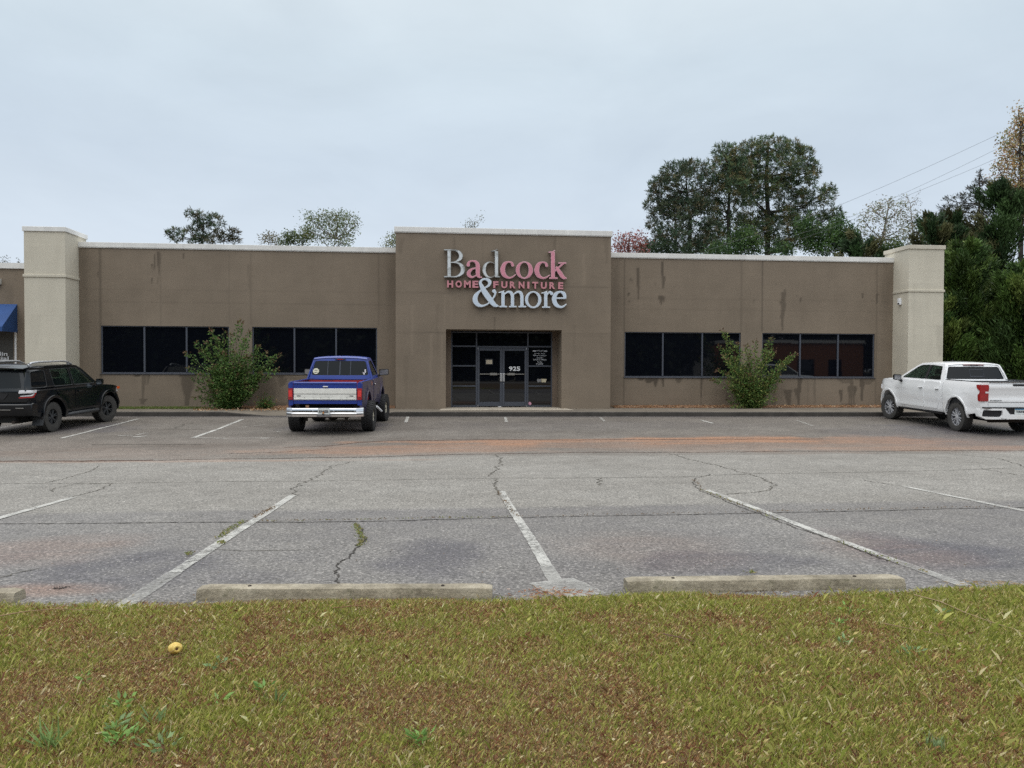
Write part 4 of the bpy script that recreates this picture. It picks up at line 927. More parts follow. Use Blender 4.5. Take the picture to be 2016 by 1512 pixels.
    hm = lambda off: (lambda u, q, w_: Vector((rearx(q)-off-w_*.03+.05*(abs(u)/.9)**3, u*(hw(-2.2, q)/.91 if q > 1.12 else 1), q)))
    solid('liftgate', [round_poly([(-.86, .86), (.86, .86), (.88, 1.15), (.80, 1.67), (-.80, 1.67), (-.88, 1.15)], .05), hatch_h], [0, 1], hm(0), M['p_black'], v, cu=frange(-.9, .9, .15), cv=frange(.8, 1.7, .1), smooth=35, bevel=.008)
    solid('rear_window', [hatch_h], [0, .1], hm(.012), M['g_dark'], v, cu=frange(-.9, .9, .15))
    mb = MB(); mb.hexa([(-2.30, -.55, 1.62), (-2.0, -.72, 1.66), (-2.0, .72, 1.66), (-2.30, .55, 1.62), (-2.30, -.60, 1.665), (-2.0, -.74, 1.755), (-2.0, .74, 1.755), (-2.30, .60, 1.665)])
    solid('spoiler', [[(-.74, 0), (.74, 0), (.78, .3), (-.78, .3)]], [0, .25, 1], lambda u, q, w_: Vector((-2.36+q+.10*(abs(u)/.8)**3*(1-q/.3), u, 1.70+.045*(q/.3)+(-.03+.03*w_)+.03*(1-(u/.8)**2))), M['p_black'], v, cu=frange(-.8, .8, .1), smooth=40, bevel=.008)
    solid('windshield', [[(-.74, 0), (.74, 0), (.66, 1), (-.66, 1)]], [0, .01], lambda u, q, w_: Vector((1.0-.94*q+w_-.1*(u/.75)**2*(1-q*.5), u, 1.15+.585*q)), M['g_clear'], v, cu=frange(-.8, .8, .2))
    # garnish: plate recess, lamps, bumper
    solid('plate_recess', [round_poly([(-.30, .92), (.30, .92), (.42, 1.06), (.16, 1.12), (-.16, 1.12), (-.42, 1.06)], .04)], [0, .6], hm(.03), M['black_plastic'], v, bevel=.006)
    pl = solid('number_plate', [[(-.155, .945), (.155, .945), (.155, 1.03), (-.155, 1.03)]], [0, .3], hm(.055), M['plate'], v)
    for s in (1, -1):
        z0 = .93
        tl = [(.64, .94), (.99, .955), (1.12, 1.10), (1.12, 1.165), (.66, 1.165), (.63, 1.10)]
        def tm(o):
            def f(u, q, w_):
                e = max(0, u-.905); th = min(e/.04, math.pi/2); return Vector((rearx(q)+.06*(min(u, .905)/.94)**2.5-.012-(o+w_*.012)*math.cos(th)+.04*(1-math.cos(th))+max(0, e-.063), s*(min(u, .905)+(.045+o+w_*.012)*math.sin(th)), q))
            return f
        L_ = solid('tail_light', [round_poly(tl, .03)], [-1, 1], tm(0), M['grey_paint'], v, cu=frange(.6, 1.14, .018), smooth=40)
        solid('clear_lens', [round_poly([(.655, 1.07), (1.10, 1.09), (1.11, 1.155), (.67, 1.155)], .02)], [0, 1], tm(.014), M['clear_l'], L_, cu=frange(.6, 1.14, .018), smooth=40)
        solid('red_lens', [[(.66, .95), (.985, .965), (1.10, 1.08), (1.04, 1.08), (.95, 1.0), (.66, .98)]], [0, 1], tm(.016), M['red_l'], L_, cu=frange(.6, 1.14, .018), smooth=40)
        solid('reflector_bar', [[(.70, .995), (.94, 1.005), (1.02, 1.07), (.98, 1.07), (.92, 1.03), (.70, 1.015)]], [0, 1], tm(.017), M['clear_l'], L_, cu=frange(.6, 1.14, .018))
        mb = MB(); y = hw(2.05, .95); mb.hexa([(1.95, s*(y-.02), .88), (2.28, s*(y-.22), .86), (2.28, s*(y-.1), .86), (1.95, s*(y+.015), .88), (1.95, s*(y-.02), 1.02), (2.25, s*(y-.22), .97), (2.22, s*(y-.11), .97), (1.95, s*(y+.012), 1.02)])
        mb.build('headlight', M['clear_l'], v); mb = MB(); mb.box(2.02, 2.16, s*(hw(2.1, .99)+.005) - .012, s*(hw(2.1, .99)+.005) + .012, .96, 1.03); mb.build('side_marker', M['amber'], v, bevel=.008)
    solid('rear_bumper', [[(-2.42, .50), (-2.46, .60), (-2.46, .80), (-2.38, .83), (-2.2, .80), (-2.2, .46)]], [-1, -.9, -.7, 0, .7, .9, 1], lambda u, q, w_: Vector((u+.16*abs(w_)**4, w_*(.955), q)), M['p_black'], v, smooth=40, bevel=.02)
    mb = MB(); mb.box(-2.475, -2.455, -.52, .52, .655, .672); 
    for s in (1, -1): mb.box(-2.465, -2.43, s*.74-.10, s*.74+.10, .70, .715)
    mb.build('bumper_step', M['alu_dull'], v, bevel=.004)
    mb = MB(); mb.tube([(-1.9, -.45, .32), (-2.35, -.5, .34)], .04, 10); mb.build('exhaust_pipe', M['rust'], v, smooth=40)
    mirror_pair(v, .70, 1.16, hw, 'p_black', 'chrome', out=.24, h=.17)
    seats(v, (-.95, -.05), .85, .52); steering(v, .42, 1.18)
    mb = MB(); mb.box(-.62, -.4, -.95, -.945, 1.17, 1.18)
    solid('fuel_door', [round_poly([(-1.86, .98), (-1.68, .98), (-1.68, 1.08), (-1.86, 1.08)], .03)], [0, .006], side_map(hw, 1), M['p_black'], v, bevel=.003)
    for s in (1, -1):
        wheel(v, xf, s*(.80), R, .265, s, .225, 'six', spin=.3, steer=math.radians(-12), tyre='rubber_d'); wheel(v, xr, s*(.80), R, .265, s, .225, 'six', spin=.8, tyre='rubber_d')
    return v
suv = make_suv(); place(suv, -10.97, 22.95, 84.5, 2.79)

# ====================================================================== pickups (shared parts)
def pickup(P):
    v = thing(P['name'], P['label'], 'pickup truck')
    xf, xr, R, hw, pm = P['xf'], P['xr'], P['R'], P['hw'], M[P['paint']]; zs = P['zsill']; side_m = M[P.get('side', P['paint'])]
    ra, cz = P['ra'], P['cz']; zb_, zr_ = P['belt'], P['rail']; xc = P['cab_back']; L = P['rear']
    # front clip + cab lower body
    low = [(xc, zs+.02), (xc, zb_), (P['cowl'], zb_)] + P['hood'] + P['nose'] + [(xf+math.sqrt(ra**2-.05**2), zs+.03)] + arch_pts(xf, cz, ra, 14, zs+.03)[1:] + [(xf-ra-.03, zs)]
    def lm(u, q, w_):
        bow = .12*abs(w_)**3*max(0, min(1, (u-P['cowl'])/1.2)); return Vector((u-bow, w_*hw(u, q), q+(P.get('crown', .04)*(1-w_*w_) if q > zb_-.12 and u > P['cowl']-.05 else 0)))
    lay = [-1, -.93, -.8, -.4, 0, .4, .8, .93, 1]
    solid('body', [low], lay, lm, [side_m], v, cu=frange(-3, 3, .13), cv=frange(.3, 1.6, .1), smooth=38, bevel=.02, angle=50)
    mb = MB(); mb.box(L+.35, xf+.6, -.52, .52, P['frame'], zs+.25); mb.box(L+.25, xc-.02, -.70, .70, zs+.12, zs+.2); mb.box(xf-.45, xf+.45, -.5, .5, zs, zb_-.2); mb.build('chassis', M['dark'], v)
    # bed: sides, floor, bulkhead
    bs = [(L, zs+P.get('bed_up', .10)), (L, zr_-.02), (L+.02, zr_), (xc-.025, zr_), (xc-.025, zs+.02)]
    bs += [(xr+ra+.03, zs+.02)] + arch_pts(xr, cz, ra, 14, zs+.03) + [(xr-ra-.03, zs+.06)]
    for s in (1, -1):
        solid('bed_side', [bs], [-.07, -.03, 0], side_map(hw, s), [side_m], v, cu=frange(-3.1, 0, .13), cv=frange(.3, 1.6, .1), smooth=38, bevel=.014, angle=50)
        mb = MB(); mb.box(L+.02, xc-.03, s*(hw(L+.8, zr_)-.05)-.05, s*(hw(L+.8, zr_)-.05)+.04, zr_+.002, zr_+.022); mb.build('bed_rail', M[P['railm']], v, bevel=.008)
        # inner arch box
        mb = MB(); mb.box(xr-.5, xr+.5, s*.62-.06, s*.62+.06, zs+.2, zs+.55); mb.build('wheel_housing', M[P['bedm']], v, bevel=.03)
        mb = MB(); mb.box(L+.08, xc-.06, s*(P['W']-.085)-.012, s*(P['W']-.085)+.012, zs+.2, zr_-.012); mb.build('bed_lining', M[P['bedm']], v)
    mb = MB(); mb.box(L+.06, xc-.05, -P['W']+.1, P['W']-.1, zs+.2, zs+.25); mb.box(xc-.10, xc-.05, -P['W']+.1, P['W']-.1, zs+.25, zr_-.02); mb.build('bed_floor', M[P['bedm']], v)
    # cab: side frames, glass, roof
    for s in (1, -1):
        solid('cab_side', [P['cab']]+P['win'], [-.04, 0], side_map(hw, s), [side_m if P.get('cab_side_reflect') else pm], v, cv=frange(zb_, 2.2, .08), smooth=30)
        for wdw in P['win']:
            solid('side_window', [wdw], [-.016, -.012], side_map(hw, s), M[P['glassm']], v, cv=frange(zb_, 2.2, .16))
            cx = sum(q[0] for q in wdw)/len(wdw); cy = sum(q[1] for q in wdw)/len(wdw); inn = [(p[0]+(.018 if p[0] < cx else -.018), p[1]+(.014 if p[1] < cy else -.014)) for p in wdw]
            solid('window_trim', [wdw, inn], [-.006, .004], side_map(hw, s), M['black_plastic'], v)
        for lp, hx in P['doors']:
            d = solid('door', [round_poly(lp, .06)], [-.01, .009], side_map(hw, s), [side_m], v, cu=frange(-2, 2, .15), cv=frange(.3, 1.6, .09), smooth=30, bevel=.006)
            handle(v, d, hw, hx, P['hz'], s, P.get('handlem', P['paint']))
        solid('front_fender_lip', [arc(xf, cz, ra+.045, -5, 185, 18)+arc(xf, cz, ra-.012, 185, -5, 18)], [-.02, .012], side_map(hw, s), [side_m], v, bevel=.008, smooth=40)
        solid('rear_fender_lip', [arc(xr, cz, ra+.045, -5, 185, 18)+arc(xr, cz, ra-.012, 185, -5, 18)], [-.02, .012], side_map(hw, s), [side_m], v, bevel=.008, smooth=40)
    solid('roof', [P['roof']], [-1, -.95, -.85, -.6, -.2, .2, .6, .85, .95, 1], lambda u, q, w_: Vector((u, w_*(hw(u, q)+.001), q+P.get('rcrown', .04)*(1-abs(w_)**3))), [pm], v, smooth=40, bevel=.012)
    zt = P['roof_z']; zc0 = P['bw'][0]; bx = P['backx']
    bo = [(-P['bwo'][0], zb_-.02), (P['bwo'][0], zb_-.02), (P['bwo'][1], zt-.01), (-P['bwo'][1], zt-.01)]
    bm_ = lambda off: (lambda u, q, w_: Vector((bx(q)-off-w_*.03+.05*(abs(u)/.9)**4, u, q)))
    solid('cab_back', [bo, P['backwin']], [-.5, .5], bm_(0), [pm], v, cu=frange(-.9, .9, .15), smooth=35, bevel=.01)
    bw_ = solid('rear_window', [P['backwin']], [0, .1], bm_(.004), M[P['rearglass']], v, cu=frange(-.9, .9, .2))
    P['back'](v, bm_, bw_)
    ws = P['ws']; solid('windshield', [[(-P['W']*.82, 0), (P['W']*.82, 0), (P['W']*.72, 1), (-P['W']*.72, 1)]], [0, .01], lambda u, q, w_: Vector((ws[0]+(ws[1]-ws[0])*q+w_-.1*(u/.8)**2*(1-q*.5), u, ws[2]+(ws[3]-ws[2])*q)), M['g_clear'], v, cu=frange(-.9, .9, .2))
    mb = MB(); mb.box(ws[0]-.35, ws[0]+.05, -P['W']*.8, P['W']*.8, ws[2]-.15, ws[2]-.02); mb.build('dashboard', M['black_plastic'], v, bevel=.03)
    for s in (1, -1):
        wheel(v, xf, s*P['track'], R, P['tw'], s, P['rim'], P['style'], spin=.2, steer=P.get('steer', 0), tyre=P['tyre']); wheel(v, xr, s*P['track'], R, P['tw'], s, P['rim'], P['style'], spin=.7, tyre=P['tyre'])
    mb = MB(); mb.tube([(xr, -P['track']+.1, R), (xr, P['track']-.1, R)], .045, 8); mb.lathe([(0, -.15), (.10, -.12), (.15, -.03), (.15, .03), (.10, .12), (0, .15)], 'x', (xr, 0, R), 14); mb.tube([(xf, -P['track']+.1, R), (xf, P['track']-.1, R)], .045, 8)
    mb.build('axle', M['rust'], v, smooth=40); return v

# ---------------------------------------------------------------- blue pickup
def make_blue():
    xf, xr = 1.49, -1.48; W_ = 1.02
    def hw(x, z):
        y = 1.0-.02*abs((z-1.0)/.4)**2 if z < 1.42 else .975-(z-1.42)*.30
        if z < .8: y -= (.8-z)*.12
        if x > 1.9: y -= (x-1.9)**2*.35
        for cx in (xf, xr):
            d = math.hypot(x-cx, z-.62)
            if .4 < d < .62: y += .02
        return y
    P = dict(name='blue_pickup', label='lifted royal blue pickup with pale tailgate panel, parked beside the left wing of the store', xf=xf, xr=xr, R=.425, hw=hw, paint='p_blue', side='p_side_reflect', zsill=.66, ra=.50, cz=.62, belt=1.43, rail=1.41, cab_back=-.42, rear=-2.55, W=W_,
      cowl=.95, hood=[(1.1, 1.44), (2.0, 1.40), (2.25, 1.36)], nose=[(2.33, 1.2), (2.33, .85), (2.28, .70)], frame=.50, railm='p_blue', bedm='p_red', glassm='g_clear', rearglass='g_dark', hz=1.27, handlem='chrome',
      cab=[(-.42, 1.42), (-.34, 1.72), (-.25, 1.99), (-.18, 2.05), (.35, 2.05), (.50, 2.02), (1.02, 1.47), (1.04, 1.42)], win=[round_poly([(-.28, 1.52), (-.2, 1.92), (-.14, 1.965), (.36, 1.965), (.85, 1.52)], .05)],
      doors=[([(-.36, 1.42), (.98, 1.42), (.98, .74), (-.36, .74)], -.2)], roof=[(-.28, 2.0), (-.18, 2.05), (.35, 2.05), (.50, 2.02), (.48, 1.99), (.35, 2.015), (-.15, 2.015), (-.25, 1.98)], rcrown=.05, roof_z=2.04, bw=(1.5, 2.0),
      backx=lambda z: -.43+.18*max(0, z-1.42)/.6, bwo=(.965, .79), backwin=round_poly([(-.845, 1.53), (.845, 1.53), (.75, 1.955), (-.75, 1.955)], .07), ws=(1.0, .45, 1.45, 2.02), track=1.01, tw=.33, rim=.205, style='mud', tyre='rubber', steer=math.radians(-5), bed_up=.06, cab_side_reflect=False)
    def back(v, bm_, bw_):
        for y in (.36, .0, -.31):
            a = bm_(.012)(y, 1.54, 0); b_ = bm_(.012)(y, 1.95, 0); mb = MB(); mb.tube([a, b_], .010 if y else .016, 5); mb.build('window_bar', M['frame_l'], bw_)
        c = bm_(.012)(.71, 1.65, 0); ti = math.atan(.3); mb = MB(); mb.lathe([(0, -.008), (.088, -.008), (.09, -.003)], 'x', (0, 0, 0), 20); st = mb.build('round_sticker', mat('cream_sticker', (.66, .66, .52), .6), bw_); st.location = c; st.rotation_euler = (0, ti, 0)
        mb = MB(); mb.box(-.012, -.0085, -.045, .045, .02, .035); mb.box(-.012, -.0085, -.045, .045, -.045, -.03); sp_k = mb.build('sticker_print', M['plate_ink'], bw_); sp_k.location = c; sp_k.rotation_euler = (0, ti, 0)
        mb = MB(); c = bm_(.012)(-.72, 1.58, 0); mb.hexa([(c.x-.004, c.y+.06, c.z+.05), (c.x, c.y+.06, c.z+.05), (c.x, c.y-.02, c.z+.02), (c.x-.004, c.y-.02, c.z+.02), (c.x-.004, c.y+.04, c.z+.02), (c.x, c.y+.04, c.z+.02), (c.x, c.y+.0, c.z-.05), (c.x-.004, c.y, c.z-.05)])
        mb.box(c.x-.004, c.x, c.y-.05, c.y-.01, c.z+.03, c.z+.13); mb.build('decal', M['white'], bw_)
        mb = MB(); c = bm_(.03)(0, 2.0, 0); mb.box(c.x-.03, c.x+.04, -.155, .155, 1.985, 2.02); hb = mb.build('high_brake_light', M['grey_paint'], v, bevel=.01); mb = MB(); mb.box(c.x-.034, c.x-.029, -.08, .08, 1.99, 2.015); mb.build('lens', M['red_l'], hb)
    P['back'] = back; v = pickup(P)
    # tailgate built from its pressings
    L = -2.55; tm = lambda off: (lambda u, q, w_: Vector((L-off-w_*.02, u, q)))
    tg = solid('tailgate', [round_poly([(-.845, .84), (.845, .84), (.845, 1.42), (-.845, 1.42)], .02)], [-2, 1], tm(0), M['p_blue'], v, bevel=.012, cu=frange(-.9, .9, .2))
    mb = MB(); mb.tube([(L-.0, -.84, 1.395), (L-.0, .84, 1.395)], .038, 10); mb.build('top_lip', M['p_blue'], tg, smooth=40)
    mb = MB(); mb.box(L-.036, L-.021, -.835, .835, .945, 1.255); mb.box(L-.043, L-.037, -.835, .835, 1.115, 1.25); mb.box(L-.046, L-.037, -.835, .835, .945, .975); mb.build('trim_panel', M['silver_panel'], tg, bevel=.006)
    mb = MB(); mb.box(L-.039, L-.037, -.835, .835, 1.100, 1.106); mb.box(L-.05, L-.044, -.83, .83, .955, .962)
    for y in (.70, -.70): mb.box(L-.043, L-.0375, y-.05, y+.05, 1.045, 1.065)
    for y in (.55, .3, .12, -.1, -.42, -.58, .8, -.8): mb.box(L-.042, L-.0375, y-.006, y+.006, 1.0, 1.012)
    mb.build('badge_slots', M['plate_ink'], tg)
    mb = MB(); mb.box(L-.05, L-.021, -.08, .06, 1.285, 1.32); mb.build('handle', M['chrome'], tg, bevel=.008)
    for s in (1, -1):
        solid('corner_panel', [round_poly([(.86, .80), (.985, .80), (.995, .93), (.995, 1.40), (.86, 1.42)], .03)], [-2, 1], lambda u, q, w_: Vector((L-w_*.02+.03*max(0, (u-.88)/.12)**2, s*u, q)), M['p_blue'], v, bevel=.01, cu=frange(.8, 1, .04), smooth=40)
        tl = solid('tail_light', [round_poly([(.862, .95), (.985, .95), (.985, 1.262), (.862, 1.262)], .02)], [0, 1], lambda u, q, w_: Vector((L-.024-w_*.03+.03*max(0, (u-.88)/.12)**2, s*u, q)), M['red_l'], v, bevel=.012, smooth=40)
        mb = MB(); mb.box(L-.060, L-.052, s*.925-.045, s*.925+.045, 1.03, 1.20); mb.build('inner_lens', M['red_hi'], tl, bevel=.003)  # brighter red block over the middle of the lens
        solid('chrome_bumper', [[(0, .50), (0, .56), (-.02, .57), (-.02, .60), (0, .61), (0, .70), (.02, .735), (.2, .735), (.2, .50)]], [.14 if s > 0 else .14, .5, .85, 1.0, 1.03], lambda u, q, w_: Vector((L-.19+u+.0*(w_)+.14*max(0, w_-.85)/.18, s*w_, q)), M['chrome'], v, smooth=30, bevel=.008)
    mb = MB(); mb.box(L-.20, L-.02, -.20, .20, .50, .56); mb.box(L-.15, L-.06, -.20, .20, .56, .735); mb.build('bumper_step', M['chrome_d'], v, bevel=.008)
    mb = MB(); 
    for s in (1, -1): mb.box(L-.196, L-.19, s*.60-.42, s*.60+.40, .566, .60)
    mb.build('bumper_groove', M['grey_paint'], v)
    mb = MB()
    for y in (.88, .30, -.26, -.82): mb.lathe([(0, -.012), (.016, -.008), (.018, 0)], 'x', (L-.192, y, .66), 10)
    mb.build('bumper_bolt', M['chrome'], v, smooth=40)
    pl = MB(); x = L-.215; pl.box(x-.022, x-.018, -.152, .152, .575, .735); pl = pl.build('number_plate', M['plate'], v, bevel=.002)
    vtext('plate_lettering', 'RVV6550', .125, -.125, .615, .69, x-.027, M['plate_ink'], pl, .03, .003)
    mb = MB(); mb.lathe([(0, -.003), (.028, -.003), (.03, 0)], 'x', (x-.027, .01, .62), 14); mb.build('plate_emblem', M['peach'], pl)
    mb = MB(); mb.lathe([(0, -.06), (.02, -.05), (.026, -.03), (.02, -.01), (.01, .02), (.01, .06)], 'x', (L-.25, .01, .58), 12); mb.build('tow_ball', M['rust'], v, smooth=40)
    mb = MB(); mb.box(L+.1, L+.14, .50, .58, .36, .55); mb.box(L+.1, L+.14, -.58, -.50, .36, .55); mb.tube([(L+.15, .62, .46), (L+.15, -.62, .46)], .02, 6); mb.build('spring_hanger', M['rust'], v)
    mb = MB(); mb.tube([(-.35, -1.08, .60), (.12, -1.16, .42)], .035, 10); mb.build('side_pipe', M['white'], v, smooth=40)
    mirror_pair(v, .78, 1.50, hw, 'black_plastic', 'chrome_d', out=.36, h=.19)
    seats(v, (.0,), 1.05, .55, .36); steering(v, .55, 1.50)
    mb = MB(); mb.box(-2.0, -1.2, -.3, .25, .92, 1.2); mb.box(-1.1, -.7, -.7, .6, .9, 1.33); mb.build('bed_cargo', M['p_red'], v, bevel=.05)
    for s in (1, -1):   # flaking patches on the bed side
        solid('rust_patch', [round_poly([(-.75, 1.25), (-.62, 1.26), (-.6, 1.36), (-.72, 1.37)], .04)], [.001, .003], side_map(hw, s), mat('rust_patch', (.35, .12, .06), .8), v)
    return v
blue = make_blue(); place(blue, -2.76, 22.85, 86.8, 2.97); blue.scale = (.965, .965, .965)

# ---------------------------------------------------------------- white pickup
def make_white():
    xf, xr = 1.875, -1.875
    def hw(x, z):
        y = 1.01
        if z < 1.36: y -= .03*((z-.95)/.4)**2; y += .012*math.exp(-((z-1.12)/.05)**2) - .018*math.exp(-((z-.72)/.10)**2)
        else: y = .965-(z-1.36)*.36
        if z < .55: y -= (.55-z)*.25
        if x > 2.2: y -= (x-2.2)**2*.5
        for cx in (xf, xr):
            d = math.hypot(x-cx, z-.47)
            if .4 < d < .68: y += .03*min(1, (.68-d)/.12)
        return y
    win = [round_poly([(-1.0, 1.42), (-.95, 1.50), (-.85, 1.81), (-.26, 1.845), (-.24, 1.41), (-.9, 1.41)], .04), round_poly([(-.15, 1.41), (-.16, 1.845), (.26, 1.825), (.46, 1.76), (1.10, 1.43), (1.08, 1.41)], .04)]
    P = dict(name='white_pickup', label='white crew cab pickup parked nose to the kerb by the right pillar', xf=xf, xr=xr, R=.405, hw=hw, paint='p_white', zsill=.46, ra=.50, cz=.47, belt=1.37, rail=1.42, cab_back=-1.18, rear=-2.98, W=1.0,
      cowl=1.30, hood=[(1.5, 1.385), (2.3, 1.33), (2.65, 1.26)], nose=[(2.80, 1.12), (2.86, .80), (2.80, .48), (2.6, .40)], frame=.34, railm='black_plastic', bedm='grey_paint', glassm='g_clear', rearglass='g_dark', hz=1.16,
      cab=[(-1.18, 1.36), (-1.12, 1.62), (-1.02, 1.84), (-.9, 1.885), (-.1, 1.90), (.28, 1.88), (.50, 1.81), (1.28, 1.42), (1.32, 1.36)], win=win,
      doors=[([(-1.06, 1.36), (-.24, 1.36), (-.24, .56), (-.92, .56), (-1.02, .80)], -.94), ([(-.21, 1.36), (1.16, 1.36), (1.20, 1.2), (1.18, .56), (-.21, .56)], -.06)],
      roof=[(-1.02, 1.84), (-.9, 1.885), (-.1, 1.90), (.28, 1.88), (.50, 1.81), (.46, 1.79), (.26, 1.845), (-.1, 1.865), (-.88, 1.85), (-.98, 1.81)], rcrown=.045, roof_z=1.875, bw=(1.45, 1.85),
      backx=lambda z: -1.19+.20*max(0, z-1.36)/.5, bwo=(.95, .80), backwin=round_poly([(-.86, 1.44), (.86, 1.44), (.74, 1.80), (-.74, 1.80)], .05), ws=(1.3, .50, 1.38, 1.84), track=.87, tw=.275, rim=.262, style='split7', tyre='rubber_d', steer=math.radians(9), bed_up=.16)
    def back(v, bm_, bw_):
        mb = MB(); c = bm_(.02)(0, 1.84, 0); mb.hexa([(c.x-.03, -.30, 1.835), (c.x+.05, -.30, 1.835), (c.x+.05, .30, 1.835), (c.x-.03, .30, 1.835), (c.x-.01, -.32, 1.875), (c.x+.06, -.32, 1.875), (c.x+.06, .32, 1.875), (c.x-.01, .32, 1.875)])
        hb = mb.build('high_brake_light', mat('dull_mauve_lens', (.25, .16, .16), .3), v, bevel=.012); mb = MB(); mb.box(c.x-.038, c.x-.031, -.12, .12, 1.842, 1.858); mb.build('lens', M['gap'], hb)
        mb = MB(); a = [bm_(.008)(y, z, 0) for y, z in ((.15, 1.52), (.15, 1.72), (-.25, 1.72), (-.25, 1.52), (.15, 1.52))]; mb.tube(a, .007, 4); mb.build('slider_frame', M['frame_l'], bw_)
    P['back'] = back; v = pickup(P); L = -2.98
    tm = lambda off: (lambda u, q, w_: Vector((L-off-w_*.02 - .03*math.exp(-((q-1.30)/.06)**2) + .02*math.exp(-((q-1.05)/.08)**2), u, q)))
    tg = solid('tailgate', [round_poly([(-.80, .72), (.80, .72), (.80, 1.43), (-.80, 1.43)], .02)], [-2, 1], tm(0), M['p_white'], v, bevel=.01, cu=frange(-.9, .9, .2), cv=frange(.7, 1.45, .05), smooth=40)
    mb = MB(); mb.box(L-.06, L+.06, -.80, .80, 1.435, 1.46); mb.build('top_cap', M['black_plastic'], tg, bevel=.01)
    mb = MB(); mb.box(L-.055, L-.02, -.16, .16, 1.33, 1.385); mb.build('handle', M['black_plastic'], tg, bevel=.012)
    mb = MB(); mb.box(L-.028, L-.021, -.8, .8, .895, .903); mb.build('seam', M['gap'], tg)
    vtext('badge', 'SILVERADO', .76, .44, .93, .955, L-.026, M['grey_paint'], tg, .02, .004)
    for s in (1, -1):
        solid('corner_panel', [round_poly([(.81, .72), (.97, .72), (.985, 1.42), (.81, 1.43)], .03)], [-2, 1], lambda u, q, w_: Vector((L-w_*.02+.05*max(0, (u-.86)/.12)**2, s*u, q)), M['p_white'], v, bevel=.01, cu=frange(.8, 1, .04), smooth=40)
        def lmz(o):
            def f(u, q, w_):
                e = max(0, u-.985); th = min(e/.03, math.pi/2); return Vector((L-.024-(o+w_*.012)*math.cos(th)+.03*(1-math.cos(th))+max(0, e-.047), s*(min(u, .985)+(.03+o+w_*.012)*math.sin(th)), q))
            return f
        shp = [(.812, .92), (1.10, .92), (1.13, 1.08), (1.04, 1.14), (1.04, 1.20), (1.17, 1.27), (1.19, 1.36), (.812, 1.36)]
        tl = solid('tail_light', [round_poly(shp, .03)], [-1, 1.2], lmz(0), M['red_l'], v, cu=frange(.8, 1.2, .0125), smooth=40)
        solid('reverse_lens', [round_poly([(.815, 1.135), (.905, 1.135), (.91, 1.18), (.815, 1.18)], .015)], [0, 1], lmz(.014), M['clear_l'], tl)
        bmp = [(.98, .50), (1.0, .60), (1.0, .70), (.94, .735), (.42, .735), (.30, .58), (.0, .58), (.0, .45), (.30, .45), (.9, .44)]
        def bmap(u, q, w_): return Vector((L-.17+w_*.18+.22*max(0, (u-.72)/.28)**2, s*u, q))
        solid('chrome_bumper', [bmp, round_poly([(.96, .51), (.94, .685), (.50, .685), (.50, .56), (.56, .51)], .03)], [0, .5, 1], bmap, M['p_white'], v, cu=frange(0, 1, .08), smooth=40, bevel=.006)
        solid('bumper_corner_step', [round_poly([(.97, .50), (.95, .69), (.49, .69), (.49, .55), (.56, .50)], .03)], [.25, .3], bmap, M['black_plastic'], v, cu=frange(0, 1, .08))
        mb = MB(); mb.hexa([(L-.165, s*.37, .435), (L-.165, s*.56, .435), (L-.10, s*.56, .435), (L-.10, s*.37, .435), (L-.165, s*.37, .49), (L-.165, s*.56, .49), (L-.10, s*.56, .49), (L-.10, s*.37, .49)])
        ex = mb.build('exhaust_tip', M['chrome_d'], v, bevel=.012); mb = MB(); mb.box(L-.17, L-.166, s*.465-.07, s*.465+.07, .448, .478); mb.build('opening', M['gap'], ex)
        solid('b_pillar_trim', [[(-.24, 1.41), (-.255, 1.84), (-.165, 1.84), (-.15, 1.41)]], [.001, .004], side_map(hw, s), M['black_plastic'], v, cv=frange(1.3, 1.9, .08))
        mb = MB(); y = hw(xr-.5, .4); mb.hexa([(xr+.47, s*(y-.22), .24), (xr+.50, s*(y-.22), .24), (xr+.50, s*(y), .24), (xr+.47, s*(y), .24), (xr+.50, s*(y-.22), .55), (xr+.53, s*(y-.22), .55), (xr+.53, s*(y), .55), (xr+.50, s*(y), .55)]); mb.build('mud_flap', M['black_plastic'], v)
        mb = MB(); y = hw(2.5, 1.05); mb.hexa([(2.42, s*(y-.05), .98), (2.80, s*(y-.30), .98), (2.80, s*(y-.15), .98), (2.42, s*(y+.02), .98), (2.42, s*(y-.05), 1.12), (2.74, s*(y-.3), 1.10), (2.72, s*(y-.15), 1.10), (2.42, s*(y+.02), 1.12)]); mb.build('headlight', M['clear_l'], v)
    mb = MB(); mb.box(L-.12, L-.02, -.42, .42, .575, .745); mb.box(L-.16, L-.0, -.96, .96, .738, .765); mb.build('bumper_top_step', M['black_plastic'], v, bevel=.008)
    pl = MB(); pl.box(L-.14, L-.125, -.152, .152, .585, .735); pl = pl.build('number_plate', M['plate'], v)
    mb = MB(); mb.box(L-.145, L-.141, -.15, .15, .70, .732); mb.build('plate_band', mat('plate_blue', (.08, .25, .42), .5), pl)
    vtext('plate_lettering', 'TCR4156', .12, -.12, .62, .68, L-.146, M['plate_ink'], pl, .03, .003)
    mb = MB(); mb.box(L+.05, L+.2, -.4, .4, .36, .48); mb.tube([(L+.35, .55, .40), (L+.35, -.55, .40)], .09, 10); mb.build('hitch', M['rust'], v, smooth=40)
    mirror_pair(v, 1.05, 1.33, hw, 'black_plastic', 'chrome_d', out=.30, h=.18)
    seats(v, (-.7, .25), .95, .55, .38); steering(v, .78, 1.42)
    mb = MB(); mb.hexa([(.02, -.02, 1.93), (.16, -.01, 1.93), (.16, .01, 1.93), (.02, .02, 1.93), (.0, -.004, 1.99), (.03, -.004, 1.99), (.03, .004, 1.99), (.0, .004, 1.99)]); mb.build('antenna_fin', M['black_plastic'], v)
